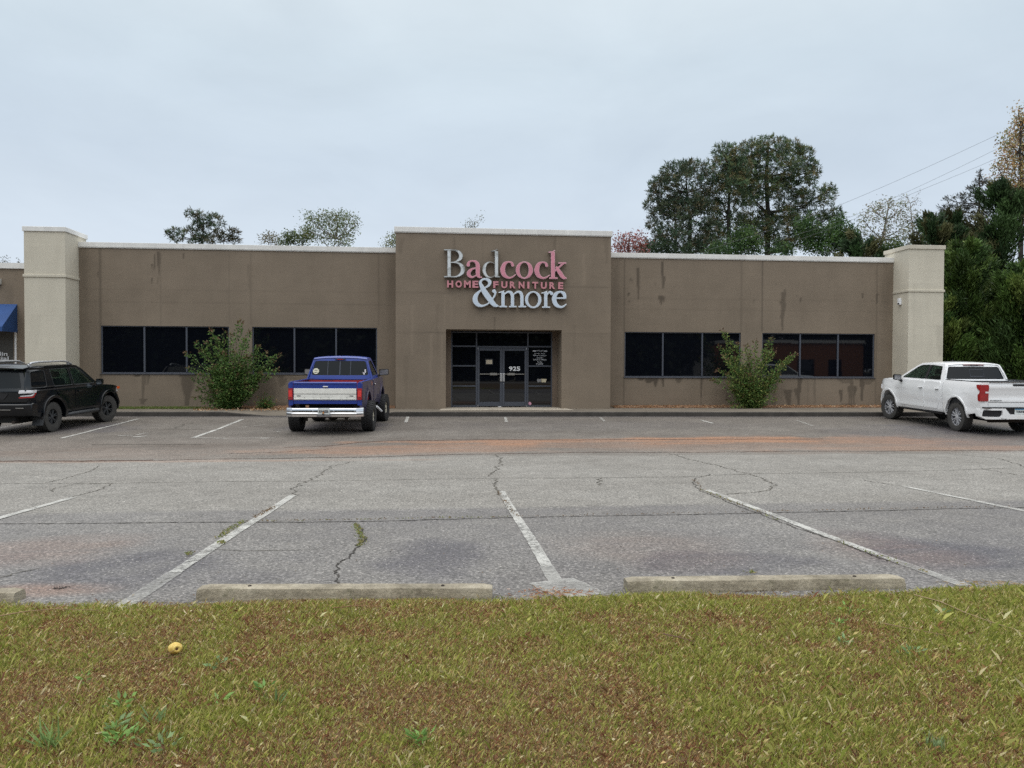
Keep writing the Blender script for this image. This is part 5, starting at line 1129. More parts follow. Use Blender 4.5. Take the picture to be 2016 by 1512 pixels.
    solid('fuel_door', [round_poly([(-1.62, 1.0), (-1.44, 1.0), (-1.44, 1.2), (-1.62, 1.2)], .04)], [0, .004], side_map(hw, 1), M['p_white'], v, bevel=.002)
    for s in (1, -1): mb = MB(); mb.box(-1.15, 1.2, s*.93-.03, s*.93+.03, .41, .455); mb.build('rocker_trim', M['black_plastic'], v, bevel=.01)
    return v
white = make_white(); place(white, 15.78, 22.2, 85.4, 3.75)
def pick(cols, n, j=.18):
    c = np.array(cols)[RS.randint(0, len(cols), n)]; return np.clip(c*(1+RS.normal(0, j, (n, 1))), .003, 1)
def branch_tube(mb, a, b, r0, r1, sag=.0, n=4, wob=.05):
    a, b = Vector(a), Vector(b); L = (b-a).length; pts = []; rr = []
    for i in range(n+1):
        t = i/n; p = a.lerp(b, t); p.z += -sag*L*math.sin(math.pi*t); 
        if 0 < i < n: p += Vector((random.gauss(0, wob), random.gauss(0, wob), random.gauss(0, wob)))*L*.5
        pts.append(p); rr.append(r0+(r1-r0)*t)
    mb.tube(pts, rr, 5, caps=False)
def ell_points(n, c, r, shell=.55):
    d = unit(RS.normal(size=(n, 3))); t = np.maximum(RS.rand(n)**(1/3.), shell*RS.rand(n))[:, None]; return c + d*t*r
def tree(name, label, Y, trunk, lobes, style, cols, group, cat='tree', tr=.3, dens=1.0, size=1.0, branches=.12, depthf=.8, bark='bark', flat=None):
    """trunk: picture points bottom to top; lobes: (px, py, rx, ry) in picture units"""
    base = atY(trunk[0][0], trunk[0][1], Y); k = Y/FPX*1.0; tr *= .55; root = Vector((base.x, Y, .1)); t = thing(name, label, cat, tuple(root), 0, group)
    T = [root]+[atY(x, y, Y+(random.random()-.5)*.6) for x, y in trunk]; mb = MB(); n = len(T)
    mb.tube(T, [tr*(1-.8*(i/(n-1))**1.2) for i in range(n)], 8, caps=False); C = []; U = []; LB = []
    for (px, py, rx, ry) in lobes:
        dY = (RS.rand()-.5)*rx*k*1.6*depthf; c = np.array(atY(px, py, Y+dY)); r = np.array([rx*k, rx*k*depthf, ry*k])
        area = rx*ry*k*k; N_ = max(4, int(area*dens*(108 if style == 'needle' else 66))); P = ell_points(N_, c, r); C.append(P); U.append(unit(P-c+np.array([0, 0, .35*r[2]]))); LB.append(np.full(N_, RS.rand()))
        # attach point lower on the trunk
        best = min(range(len(T)), key=lambda i: abs(T[i].z-(c[2]-abs(c[0]-T[i].x)*.45))); cc = Vector(c)
        branch_tube(mb, T[best], cc, tr*.34, tr*.14, .08, 5)
        for q in P[RS.rand(N_) < branches*.35]: branch_tube(mb, cc, q, tr*.09, tr*.03, .0, 3, .12)
    P = np.vstack(C); U = np.vstack(U); lb = np.concatenate(LB); ntuft = len(P)
    m = mb.build('trunk', M[bark], t, world=True, smooth=60)
    if style == 'needle':
        kk = 12; c = np.repeat(P, kk, 0); d = unit(np.repeat(U, kk, 0)*.6+RS.normal(size=(ntuft*kk, 3))*.75+np.array([0, 0, .25])); L = .27*size*(.7+.6*RS.rand(ntuft*kk)); W_ = .05*size
        col = np.repeat(pick(cols, ntuft, .22), kk, 0)*(1+RS.normal(0, .15, (ntuft*kk, 1))); c = c + RS.normal(size=c.shape)*.05*size
    elif style == 'leaf':
        kk = 16; c = np.repeat(P, kk, 0)+RS.normal(size=(ntuft*kk, 3))*.17*size; d = unit(RS.normal(size=(ntuft*kk, 3))+np.array([0, 0, -.25])); L = .15*size*(.7+.6*RS.rand(ntuft*kk)); W_ = .085*size
        col = np.repeat(pick(cols, ntuft, .15), kk, 0)*(1+RS.normal(0, .22, (ntuft*kk, 1)))
    elif style == 'sparse':
        kk = 8; c = np.repeat(P, kk, 0)+RS.normal(size=(ntuft*kk, 3))*.20*size; d = unit(RS.normal(size=(ntuft*kk, 3))); L = .14*size*(.6+.7*RS.rand(ntuft*kk)); W_ = .08*size
        col = np.repeat(pick(cols, ntuft, .2), kk, 0)*(1+RS.normal(0, .2, (ntuft*kk, 1)))
    leaves('crown', c, d, L, W_, np.clip(col, .003, 1), M['needle' if style == 'needle' else 'leaf'], t, True, .15); return t
PINE = [(.075, .125, .062), (.10, .15, .07), (.06, .10, .058), (.13, .155, .065), (.17, .14, .065)]
PINE_B = [(.065, .11, .066), (.08, .12, .07), (.14, .125, .07), (.09, .11, .062)]
GP = 'pine trees behind the store'
tree('pine_tree', 'tallest pine behind the right wing, broad crown with a dark straight trunk', 53, [(1511, 500), (1512, 420), (1508, 350), (1512, 290), (1515, 272)],
 [(1512, 290, 42, 24), (1480, 300, 26, 26), (1555, 300, 32, 28), (1585, 310, 20, 22), (1530, 330, 55, 30), (1470, 335, 38, 28), (1600, 335, 16, 22), (1575, 355, 36, 28), (1600, 390, 45, 18), (1632, 378, 18, 16), (1500, 370, 45, 22), (1450, 350, 30, 30), (1560, 395, 40, 20), (1480, 390, 34, 22), (1640, 425, 22, 20), (1590, 430, 48, 20), (1530, 450, 40, 24), (1500, 430, 26, 22), (1610, 460, 40, 14), (1560, 480, 40, 14), (1470, 440, 24, 20), (1540, 365, 30, 20), (1490, 455, 36, 20), (1545, 425, 34, 20), (1580, 460, 36, 18), (1520, 480, 40, 14), (1470, 365, 26, 20)], 'needle', PINE, GP, tr=.42, dens=1.15)
tree('pine_tree', 'middle pine of the three behind the store, left of the tallest', 51, [(1436, 500), (1434, 430), (1436, 380), (1430, 320), (1428, 300)],
 [(1425, 300, 24, 18), (1446, 305, 26, 20), (1418, 330, 30, 24), (1455, 330, 30, 26), (1410, 365, 22, 22), (1440, 365, 34, 24), (1465, 395, 26, 18), (1425, 405, 26, 16), (1450, 430, 30, 18), (1405, 430, 20, 22), (1470, 470, 30, 22), (1400, 460, 28, 24), (1430, 465, 30, 22), (1400, 395, 20, 20), (1450, 350, 26, 18)], 'needle', PINE, GP, tr=.3, dens=1.2)
tree('pine_tree', 'leftmost of the three pines, rounded crown with open lower limbs', 50, [(1358, 500), (1358, 430), (1352, 380), (1350, 335)],
 [(1350, 330, 28, 14), (1325, 338, 26, 18), (1372, 336, 24, 18), (1340, 356, 46, 22), (1300, 362, 20, 20), (1286, 376, 12, 22), (1388, 362, 22, 26), (1310, 392, 32, 20), (1355, 392, 34, 22), (1278, 402, 10, 12), (1300, 420, 24, 18), (1345, 430, 34, 22), (1385, 410, 26, 22), (1282, 440, 12, 14), (1310, 455, 28, 18), (1300, 480, 30, 16), (1370, 460, 32, 18), (1395, 445, 20, 18), (1275, 485, 14, 10), (1330, 470, 34, 20), (1360, 485, 34, 14), (1390, 480, 24, 16), (1320, 410, 30, 20), (1370, 400, 28, 20)], 'needle', PINE_B, GP, tr=.3, dens=1.15)
tree('slender_pine', 'thin dark pine trunk between the leftmost and middle pines', 54, [(1332, 500), (1330, 440), (1326, 400)], [(1326, 400, 20, 20), (1338, 430, 16, 20), (1395, 480, 26, 16), (1378, 495, 30, 10)], 'needle', PINE_B, GP, tr=.2)
CED = [(.05, .10, .032), (.07, .135, .038), (.04, .08, .03), (.09, .15, .04)]
GU = 'green trees low behind the roof edge'
tree('evergreen_tree', 'bright green bushy tree at the right foot of the tallest pine', 47, [(1660, 520), (1655, 470), (1655, 440)], [(1590, 430, 10, 10), (1640, 455, 40, 26), (1665, 470, 34, 24), (1690, 490, 30, 14), (1630, 485, 46, 18), (1580, 450, 24, 20), (1600, 480, 30, 18), (1650, 435, 14, 10), (1720, 498, 20, 8)], 'leaf', CED, GU, tr=.22, dens=1.7)
tree('evergreen_tree', 'low green tree showing above the roof edge between the pine trunks', 46, [(1430, 520), (1428, 480)], [(1425, 488, 28, 16), (1405, 494, 22, 12), (1450, 494, 22, 12), (1465, 470, 24, 28), (1480, 488, 26, 16), (1540, 492, 30, 12)], 'leaf', CED, GU, tr=.2, dens=1.7)
tree('evergreen_tree', 'dark low tree above the roof edge under the leftmost pine', 48, [(1300, 520), (1302, 490)], [(1310, 490, 26, 14), (1285, 492, 18, 10), (1340, 495, 26, 12), (1265, 490, 16, 12)], 'leaf', [(.025, .045, .02), (.03, .055, .022)], GU, tr=.2, dens=1.6)
tree('red_leaved_tree', 'small tree with dusty red leaves above the roof just right of the entrance block', 45, [(1238, 520), (1238, 480), (1240, 462)], [(1222, 478, 14, 16), (1240, 474, 14, 14), (1258, 475, 14, 18), (1215, 492, 14, 10), (1236, 492, 22, 12), (1262, 492, 14, 12)], 'sparse', [(.30, .10, .09), (.36, .15, .13), (.22, .09, .07)], None, tr=.16, dens=2.2)
tree('bare_branched_tree', 'sparse pale tree with thin leaves between the pines and the right pillar', 48, [(1725, 520), (1738, 470), (1745, 430), (1750, 400)], [(1752, 402, 26, 14), (1722, 415, 20, 18), (1700, 432, 18, 16), (1775, 412, 22, 18), (1745, 435, 34, 20), (1790, 432, 24, 20), (1700, 462, 20, 16), (1730, 468, 26, 18), (1765, 465, 34, 22), (1800, 462, 20, 24), (1710, 485, 20, 10)], 'sparse', [(.24, .25, .15), (.28, .27, .17), (.17, .20, .11), (.32, .25, .18)], None, tr=.22, dens=1.05, branches=.6, bark='bark_l')
tree('bare_branched_tree', 'leafless twiggy top right of the sparse pale tree', 49, [(1800, 520), (1796, 440), (1792, 400)], [(1795, 398, 14, 16), (1808, 390, 10, 14), (1785, 385, 10, 12), (1800, 425, 14, 16)], 'sparse', [(.2, .18, .16)], None, tr=.12, dens=.7, branches=1.0, bark='bark_l', size=.5)
tree('green_tree', 'yellow green bushy top showing just above the right pillar', 44, [(1820, 520), (1818, 485)], [(1812, 474, 26, 8), (1830, 470, 16, 8), (1758, 486, 26, 18), (1745, 498, 20, 10)], 'leaf', [(.06, .10, .03), (.09, .12, .035)], None, tr=.16, dens=1.6)
# left side, over the roof
tree('pine_tree', 'dark clumpy pine above the left part of the roof', 60, [(395, 510), (398, 470), (402, 440)], [(378, 423, 12, 9), (397, 424, 14, 9), (422, 434, 14, 12), (436, 440, 6, 6), (385, 445, 14, 10), (405, 440, 18, 10), (372, 455, 12, 8), (395, 462, 20, 12), (342, 456, 12, 9), (350, 468, 12, 10), (385, 477, 16, 8), (333, 462, 6, 8)], 'needle', PINE_B, 'trees above the left wing of the roof', tr=.28, dens=1.1)
tree('pine_tree', 'low brownish pine branch right of the dark clumpy pine', 58, [(440, 510), (440, 475)], [(458, 458, 12, 9), (430, 460, 12, 8), (425, 474, 20, 9), (465, 472, 10, 7), (452, 466, 12, 8)], 'needle', [(.09, .085, .045), (.06, .07, .04), (.11, .09, .05)], 'trees above the left wing of the roof', tr=.15, dens=1.2)
tree('broadleaf_tree', 'round domed tree with yellow green leaves and fanning limbs above the left roof', 55, [(655, 520), (655, 490), (662, 470)], [(608, 428, 16, 8), (640, 425, 22, 9), (665, 424, 18, 9), (690, 430, 14, 9), (625, 440, 26, 10), (665, 440, 28, 12), (698, 445, 10, 10), (610, 455, 18, 10), (660, 458, 30, 12), (690, 462, 12, 8), (672, 478, 30, 8), (630, 470, 20, 8)], 'sparse', [(.13, .18, .06), (.17, .21, .07), (.10, .14, .05), (.20, .19, .08)], 'trees above the left wing of the roof', tr=.24, dens=2.0, branches=.3, bark='bark_l')
tree('broadleaf_tree', 'lower dense green tree left of the domed tree', 57, [(585, 520), (583, 480)], [(575, 466, 18, 10), (595, 470, 16, 12), (565, 476, 16, 8), (603, 460, 10, 10)], 'leaf', [(.09, .13, .05), (.12, .15, .06)], 'trees above the left wing of the roof', tr=.16, dens=1.7)
tree('broadleaf_tree', 'small olive brown treetop, leftmost beside the dense green tree', 58, [(532, 520), (532, 478)], [(530, 466, 16, 8), (520, 472, 10, 6), (545, 474, 12, 8)], 'sparse', [(.17, .16, .09), (.20, .17, .10)], 'trees above the left wing of the roof', tr=.14, dens=2.2, branches=.4)
tree('broadleaf_tree', 'pale green treetop touching the left edge of the entrance block', 52, [(775, 520), (772, 480)], [(768, 478, 14, 8), (778, 470, 14, 10), (758, 484, 8, 4)], 'sparse', [(.16, .18, .08), (.2, .21, .10)], 'trees above the left wing of the roof', tr=.14, dens=2.4, branches=.4)
tree('broadleaf_tree', 'thin sprig of treetop poking over the entrance block parapet', 52, [(930, 480), (935, 450), (948, 434)], [(924, 443, 12, 6), (934, 440, 8, 5), (947, 430, 6, 5)], 'sparse', [(.18, .16, .10), (.15, .16, .08)], None, tr=.06, dens=2.0, branches=.7, size=.8)
tree('broadleaf_tree', 'tiny treetop over the parapet of the neighbouring store at the left edge', 56, [(15, 560), (14, 525)], [(12, 516, 9, 4), (36, 519, 7, 3)], 'sparse', [(.14, .12, .08), (.1, .1, .06)], None, tr=.1, dens=3, branches=.5, size=.8)

# ---- cedars: sprays on rising limbs
def cedar(name, label, x, y, h, r, n, cols, group=None, z0=.1, lean=0, spread=1.0, lo=.05, fil=1.0):
    t = thing(name, label, 'tree', (x, y, z0), 0, group); mb = MB(); mb.tube([(0, 0, 0), (0, 0, h*.5), (lean, 0, h*.97)], [.05*r+.06, .03*r+.04, .01], 8, caps=False)
    C = []; D = []; Kc = []; nb = max(34, n//560)
    for i in range(nb):
        u = lo+(1-lo)*((i+RS.rand())/nb); prof = (1-u)**.58*(1-.35*max(0, .25-u)/.25)*(.78+.44*RS.rand()); a = RS.rand()*2*math.pi; L = r*prof*spread+.25
        d = np.array([math.cos(a), math.sin(a), .75+.5*u]); d /= np.linalg.norm(d); b0 = np.array([lean*u, 0, h*u*.92]); e = b0+d*L
        if i % 3 == 0: branch_tube(mb, b0, e, .03, .008, .04, 3)
        m_ = int(n/nb*(.35+prof*1.3)); s = RS.rand(m_)**.55; spr = .13+.17*L*(1-.45*s)[:, None]
        P = b0+d*(L*s)[:, None]+RS.normal(size=(m_, 3))*spr*np.array([.36, .36, .46]); C.append(P)
        q = unit(np.array([math.cos(a)*.8, math.sin(a)*.8, 1.0])+RS.normal(size=(m_, 3))*.45); D.append(q); Kc.append(np.array(cols[RS.randint(len(cols))])*(.6+.75*RS.rand())*(1+.0*s)[:, None])
    C = np.vstack(C); D = np.vstack(D); K = np.vstack(Kc); N_ = len(C); K = np.clip(K*(1+RS.normal(0, .25, (N_, 1))), .003, 1)
    mb.build('trunk', M['bark'], t, smooth=60); leaves('crown', C, D, .20*fil*(.6+.8*RS.rand(N_)), .055*fil, K, M['needle'], t, False, .2); return t
CG = [(.07, .125, .026), (.10, .16, .034), (.05, .095, .024), (.14, .19, .045)]; CD = [(.052, .100, .034), (.072, .125, .042), (.040, .075, .030), (.105, .105, .045)]
GC = 'cedars crowded beside the right pillar'
cedar('cedar_tree', 'bright green cedar brushing the outer edge of the right pillar', 22.6, 31.0, 7.2, 2.9, 42000, CG, GC)
cedar('cedar_tree', 'lower bright green cedar spreading behind the white pickup bed', 23.9, 29.2, 5.9, 2.8, 38000, CG, GC)
cedar('cedar_tree', 'small green cedar tucked close behind the outer side of the right pillar', 21.0, 30.2, 4.6, 1.9, 20000, CG, GC)
cedar('cedar_tree', 'tall dark cedar behind the bright one, cut by the right edge of the photo', 29.0, 37.0, 11.6, 4.4, 42000, CD, GC, fil=1.25)
cedar('cedar_tree', 'dark cedar rising directly behind the right pillar', 24.6, 36.0, 9.6, 3.4, 34000, CD, GC, fil=1.2)
cedar('cedar_tree', 'dark cedar mostly beyond the right edge, beside the taller dark one', 29.6, 31.5, 9.4, 4.0, 36000, CD, GC, fil=1.2)
cedar('cedar_tree', 'dark cedar between the one behind the pillar and the tall one at the right edge', 27.2, 38.5, 10.4, 3.2, 30000, CD, GC, fil=1.2)
cedar('cedar_tree', 'dark cedar low behind the right pillar, left of the other dark ones', 22.4, 39.0, 9.2, 3.0, 26000, CD, GC, fil=1.2)
tree('tiered_conifer', 'pointed conifer with thin flat branches standing above the dark cedars', 44, [(1925, 470), (1928, 400), (1929, 340)],
 [(1929, 342, 5, 10), (1926, 358, 14, 6), (1936, 356, 10, 4), (1915, 372, 20, 5), (1940, 374, 16, 5), (1905, 388, 28, 6), (1945, 392, 22, 6), (1870, 392, 12, 5), (1890, 404, 32, 6), (1860, 408, 14, 5), (1930, 408, 34, 8), (1865, 424, 30, 7), (1905, 424, 40, 8), (1850, 436, 16, 6), (1948, 425, 20, 10)], 'needle', [(.035, .045, .03), (.05, .05, .035), (.07, .06, .045)], None, tr=.2, dens=1.5, size=.8)
tree('autumn_tree', 'tall tree with orange and yellow autumn leaves at the right edge', 40, [(2010, 480), (2012, 380), (2008, 300), (2010, 240)],
 [(2005, 222, 9, 12), (2014, 240, 16, 20), (2000, 262, 14, 18), (2026, 262, 24, 34), (1984, 282, 16, 20), (2008, 295, 26, 24), (1978, 312, 14, 18), (1998, 330, 24, 22), (2030, 320, 26, 30), (1972, 348, 18, 14), (1990, 365, 26, 18), (2020, 362, 26, 22), (1966, 372, 14, 10), (2045, 240, 30, 50), (2050, 340, 30, 50), (1965, 330, 8, 8)], 'sparse', [(.46, .32, .13), (.36, .28, .13), (.5, .36, .18), (.22, .22, .09), (.42, .22, .13), (.2, .22, .08)], None, tr=.26, dens=2.4, branches=.3)

# ---- wires
def wire(pts, Y, r, label):
    P = [atY(x, y, Y) for x, y in pts]; Q = cat_rom([(p.x, p.z, 0) for p in P], 6)
    mb = MB(); mb.tube([(q[0], Y, q[1]) for q in Q], r, 5); tag(mb.build('power_line', mat('cable', (.10, .105, .115), .7)), label, 'cable', 'overhead cables crossing the sky behind the right wing')
wire([(1392, 493), (1650, 405), (2000, 248), (2300, 95)], 44.5, .008, 'uppermost overhead cable rising to the right across the sky')
wire([(1458, 497), (1663, 431), (1766, 387), (1967, 291), (2300, 120)], 44.8, .0075, 'second overhead cable from the top, over the sparse pale tree')
wire([(1500, 498), (1660, 440), (1775, 390), (1969, 309), (2300, 160)], 45.1, .0075, 'third overhead cable from the top, close under the second')
wire([(1622, 501), (1672, 482), (1812, 428), (1848, 415), (1900, 395)], 45.4, .0075, 'lowest overhead cable, passing behind the sparse pale tree')

# ---- shrubs at the wall
def shrub(name, label, base, tips, Y, cols, extra, leafL=.095, seed=1, tipcols=None, fill=(0, 0, 0, 0)):
    b0 = atY(base[0], base[1], Y); t = thing(name, label, 'shrub', (b0.x, Y, b0.z-.06), 0, None); mb = MB(); C = []; D = []; K = []; rr = random.Random(seed)
    T = [(Vector(atY(x, y, Y+rr.uniform(-.55, .35))), 1.0) for x, y in tips]
    for _ in range(extra):
        a = rr.choice(tips); c = rr.choice(tips); q = rr.random(); x = a[0]+(c[0]-a[0])*q; y = a[1]+(c[1]-a[1])*q
        f = rr.uniform(.30, .74); x = base[0]+(x-base[0])*f; y = base[1]+(y-base[1])*f; T.append((Vector(atY(x, y, Y+rr.uniform(-.75, .45)*f)), f))
    for tip, f in T:
        st = Vector((b0.x+rr.gauss(0, .08), Y+rr.gauss(0, .06), b0.z)); ctl = st.lerp(tip, .45); ctl.z += .22*(tip-st).length*(.4 if abs(tip.x-st.x) < .5 else 1)*(1 if tip.z-st.z > .6 else .3); pts = []
        for i in range(9): s_ = i/8; pts.append(st*(1-s_)**2+ctl*2*s_*(1-s_)+tip*s_*s_)
        mb.tube(pts, [.016*(1-.85*i/8) for i in range(9)], 4, caps=False); L = (tip-st).length
        for k in range(int(L*(95 if f == 1.0 else 165))):
            s_ = rr.uniform(.05, 1.0)**1.05; i = min(7, int(s_*8)); p = pts[i].lerp(pts[i+1], s_*8-i); sp = .045+.13*math.sin(math.pi*min(1, s_*1.02))*(1-.35*s_)
            o = Vector((rr.gauss(0, 1), rr.gauss(0, 1), rr.gauss(0, .8)))*sp*.6; C.append(p+o); tan = (pts[i+1]-pts[i]).normalized(); dd = (o.normalized()+tan*.5+Vector((rr.gauss(0, .3), rr.gauss(0, .3), rr.gauss(-.1, .3)))).normalized(); D.append(dd)
            c = np.array(rr.choice(tipcols if (tipcols and (s_ > .95 or rr.random() < .012)) else cols)); K.append(c*rr.uniform(.65, 1.35))
    mb.build('stems', M['stem'], t, world=True); N_ = len(C)
    leaves('foliage', np.array([tuple(c) for c in C]), np.array([tuple(d) for d in D]), leafL*(.7+.6*RS.rand(N_)), leafL*.55, np.clip(np.array(K), .003, 1), M['leaf'], t, True, .2); return t
SG = [(.10, .19, .05), (.135, .235, .065), (.075, .15, .045), (.19, .26, .075)]; SG2 = [(.13, .22, .06), (.17, .255, .07), (.095, .18, .05), (.25, .28, .08)]; ST = [(.17, .10, .06), (.20, .15, .07), (.13, .13, .06)]
tipsL = [(365, 693), (384, 673), (414, 648), (440, 648), (454, 658), (474, 630), (492, 652), (482, 668), (511, 681), (525, 694), (553, 697), (548, 727), (532, 742), (376, 745), (383, 782), (370, 725), (400, 790), (500, 700), (395, 690), (405, 672), (425, 665), (462, 690), (436, 690), (515, 735), (420, 720), (395, 735), (505, 760), (470, 715), (385, 765), (540, 712)]
shrub('shrub', 'large bushy shrub with arching shoots against the left wing wall', (456, 803), tipsL, 27.9, SG, 110, seed=3, tipcols=ST)
shrub('shrub', 'small low shrub right of the large bush, touched with orange leaves', (525, 802), [(508, 778), (522, 774), (535, 782), (545, 792), (505, 792), (530, 788), (515, 785)], 28.2, SG, 20, .06, 9, [(.32, .12, .05), (.25, .16, .06)])
tipsR = [(1422, 650), (1415, 680), (1425, 700), (1450, 676), (1469, 678), (1487, 671), (1508, 690), (1519, 667), (1526, 688), (1568, 696), (1560, 700), (1550, 712), (1540, 718), (1414, 728), (1432, 736), (1401, 747), (1432, 708), (1447, 705), (1516, 700), (1540, 746), (1530, 765), (1528, 784), (1438, 765), (1434, 788), (1440, 800), (1520, 740), (1475, 700), (1495, 705), (1450, 750), (1510, 760)]
shrub('shrub', 'upright shrub with yellow green arching branches against the right wing wall', (1478, 806), tipsR, 27.9, SG2, 48, seed=8, tipcols=ST)

# ---- lawn
_le = [atG(*q) for q in ((-300, 1198), (0, 1191), (390, 1186), (970, 1180), (1240, 1169), (1780, 1160), (2016, 1153), (2400, 1144))]
def lawn_edge(X): return np.interp(X, [q.x for q in _le], [q.y for q in _le])+.02
GY0, GY1, GX0, GX1 = 1.2, LAWN_Y+.02, -5.6, 6.6
m, nt, b = new_mat('lawn_thatch'); N = NT(nt); co = N.coord()
N.l(N.ramp(N.noise(co, 22, 6, .8), [(.3, (.05, .030, .016)), (.5, (.12, .075, .034)), (.7, (.20, .16, .06))]), b.inputs['Base Color']); b.inputs['Roughness'].default_value = 1; M['thatch'] = m  # dead grass base; its dark end also paints the shadow between blades
def lawn_z(X, Y): return .195+(fbm(X, Y, 1.1, 40)-.5)*.05 - .03*np.clip((np.asarray(Y)-4.4)/.4, 0, 1)
lx = np.arange(-40, 40.1, .25); ly = np.concatenate([np.arange(-30, 1, 1.0), np.arange(1, 4.4, .15), [4.5, 4.62, 4.70, 4.78]]); LX, LY = np.meshgrid(lx, ly); LZ = lawn_z(LX, LY); LY2 = LY+np.where(LY > 4.4, (fbm(LX, LX*0, 2.2, 6)-.5)*.14, 0); LZ = np.where(LY > 4.75, .12, LZ); LY = np.where(LY > 4.4, 4.4+(LY-4.4)*(lawn_edge(LX)+.01-4.4)/.38, LY)
nx_ = LX.shape[1]; ii = (np.arange(LX.shape[0]-1)[:, None]*nx_+np.arange(nx_-1)[None, :]).ravel(); me = np_mesh('lawn', np.stack([LX, LY2, LZ], -1).reshape(-1, 3), np.stack([ii, ii+1, ii+nx_+1, ii+nx_], 1)); tag(finish('lawn', me, M['thatch'], smooth=180), kind='structure')
GR = np.array([(.24, .275, .055), (.33, .35, .075), (.47, .46, .14)]); YL = np.array([(.62, .50, .22), (.78, .68, .40), (.48, .36, .15)]); BR = np.array([(.29, .145, .07), (.38, .21, .10), (.18, .08, .045), (.54, .38, .19)]); RD = np.array([(.22, .09, .06), (.28, .12, .075)])
def blades(X, Y, hscale, name, parts, lab=None):
    n = len(X); Z = lawn_z(X, Y)-.004; a = fbm(X, Y, 1.3, 50, 4); b_ = fbm(X, Y, 5.5, 60, 4); mixv = .5+(a-.5)*.55+(b_-.5)*.75+RS.normal(0, .15, n)
    typ = RS.rand(n); col = np.empty((n, 3)); g = mixv > .515; col[g] = GR[RS.randint(0, 3, g.sum())]; col[~g] = BR[RS.randint(0, 4, (~g).sum())]
    y_ = typ < .17; col[y_] = YL[RS.randint(0, 3, y_.sum())]; r_ = (typ > .93) & (mixv < .55); col[r_] = RD[RS.randint(0, 2, r_.sum())]
    gg = (typ > .62) & (typ < .80); col[gg] = GR[RS.randint(0, 3, gg.sum())]; col *= (1+RS.normal(0, .22, (n, 1)))
    H = hscale*(.012+.024*RS.rand(n)**1.5)*(.7+.6*a)*np.where(g, 1.15, .8)*(1+.9*(RS.rand(n) < .02))*np.clip(.5+(lawn_edge(X)+.03-Y)*3, .5, 1); Wd = .0006+.0007*RS.rand(n); th = RS.rand(n)*2*np.pi; lean = RS.rand(n)*.7+np.where(g, .05, .25)
    dx, dy = np.cos(th), np.sin(th); px, py = -dy, dx; V = np.empty((n, 4, 3))
    V[:, 0] = np.stack([X-px*Wd, Y-py*Wd, Z], 1); V[:, 1] = np.stack([X+px*Wd, Y+py*Wd, Z], 1)
    V[:, 2] = np.stack([X+dx*H*lean*.45+px*Wd*.8, Y+dy*H*lean*.45+py*Wd*.8, Z+H*.62], 1); V[:, 3] = np.stack([X+dx*H*lean*1.15, Y+dy*H*lean*1.15, Z+H*(1-.18*lean)], 1)
    me = np_mesh(name, V.reshape(-1, 3), np.arange(n*4).reshape(n, 4)); color_attr(me, np.clip(np.repeat(col, 4, 0), .005, 1)); return tag(finish(name, me, M['grass']), kind='stuff')
def scatter(n, x0, x1, y0, y1):
    X = x0+(x1-x0)*RS.rand(n); Y = y0+(y1-y0)*RS.rand(n); return X, Y
Xa, Ya = scatter(1150000, -5.2, 5.9, 2.15, 4.95)
vis = np.abs((Xa-Ya*.0977)/(Ya*1.0)) < .78; Xa, Ya = Xa[vis], Ya[vis]; edge = lawn_edge(Xa)+(fbm(Xa, Xa*0, 2.8, 6)-.5)*.20+RS.normal(0, .03, len(Xa))*(1+.8*(RS.rand(len(Xa)) < .1)); k_ = Ya < edge; blades(Xa[k_], Ya[k_], 1.0, 'lawn_grass', None)
Xb, Yb = scatter(14000, -9, 9, 1.0, 2.2); blades(Xb, Yb, 1.0, 'lawn_grass', None)
# weedy turf at the left sidewalk strip
xg0, xg1 = atY(225, 797, 28.3).x, atY(425, 797, 28.3).x; n = 6000; X_ = xg0+(xg1-xg0)*RS.rand(n); Y_ = 27.9+.8*RS.rand(n); keep = RS.rand(n) < np.clip((xg1-X_)/1.2, .0, 1); X_, Y_ = X_[keep], Y_[keep]; n = len(X_)
C_ = np.stack([X_, Y_, 0*X_+.15+0*X_], 1); D_ = unit(np.stack([RS.normal(0, .6, n), RS.normal(0, .6, n), np.ones(n)], 1)); tag(leaves('kerb_grass', C_, D_, .03+.07*RS.rand(n), .014, pick([(.12, .19, .04), (.16, .22, .05), (.2, .2, .07)], n), M['grass'], None), kind='stuff')
# leaf litter along the wall base
n = 2600; X_ = np.concatenate([atY(1205, 800, 28.4).x+(xPRl-atY(1205, 800, 28.4).x)*RS.rand(2000), atY(400, 800, 28.4).x+(atY(600, 800, 28.4).x-atY(400, 800, 28.4).x)*RS.rand(600)]); Y_ = np.concatenate([28.15+.55*RS.rand(2000), 26.8+1.6*RS.rand(600)])
C_ = np.stack([X_, Y_, 0*X_+.165+.05*np.clip((Y_-28.1)/.3, 0, 1)], 1); D_ = unit(RS.normal(size=(n, 3))*np.array([1, 1, .3])); tag(leaves('leaf_litter', C_, D_, .05+.05*RS.rand(n), .035, pick([(.36, .19, .08), (.45, .28, .14), (.22, .11, .05), (.6, .45, .3)], n), M['leaf'], None), kind='stuff')
n = 420; X_, Y_ = scatter(n, -4.6, 5.2, 2.6, 4.6); C_ = np.stack([X_, Y_, lawn_z(X_, Y_)+.022], 1); tag(leaves('fallen_leaf_bits', C_, unit(RS.normal(size=(n, 3))*np.array([1, 1, .25])), .012+.03*RS.rand(n)**2, .012, pick([(.34, .17, .08), (.5, .34, .16), (.2, .09, .05), (.62, .52, .34)], n), M['leaf'], None, False, .25), kind='stuff')
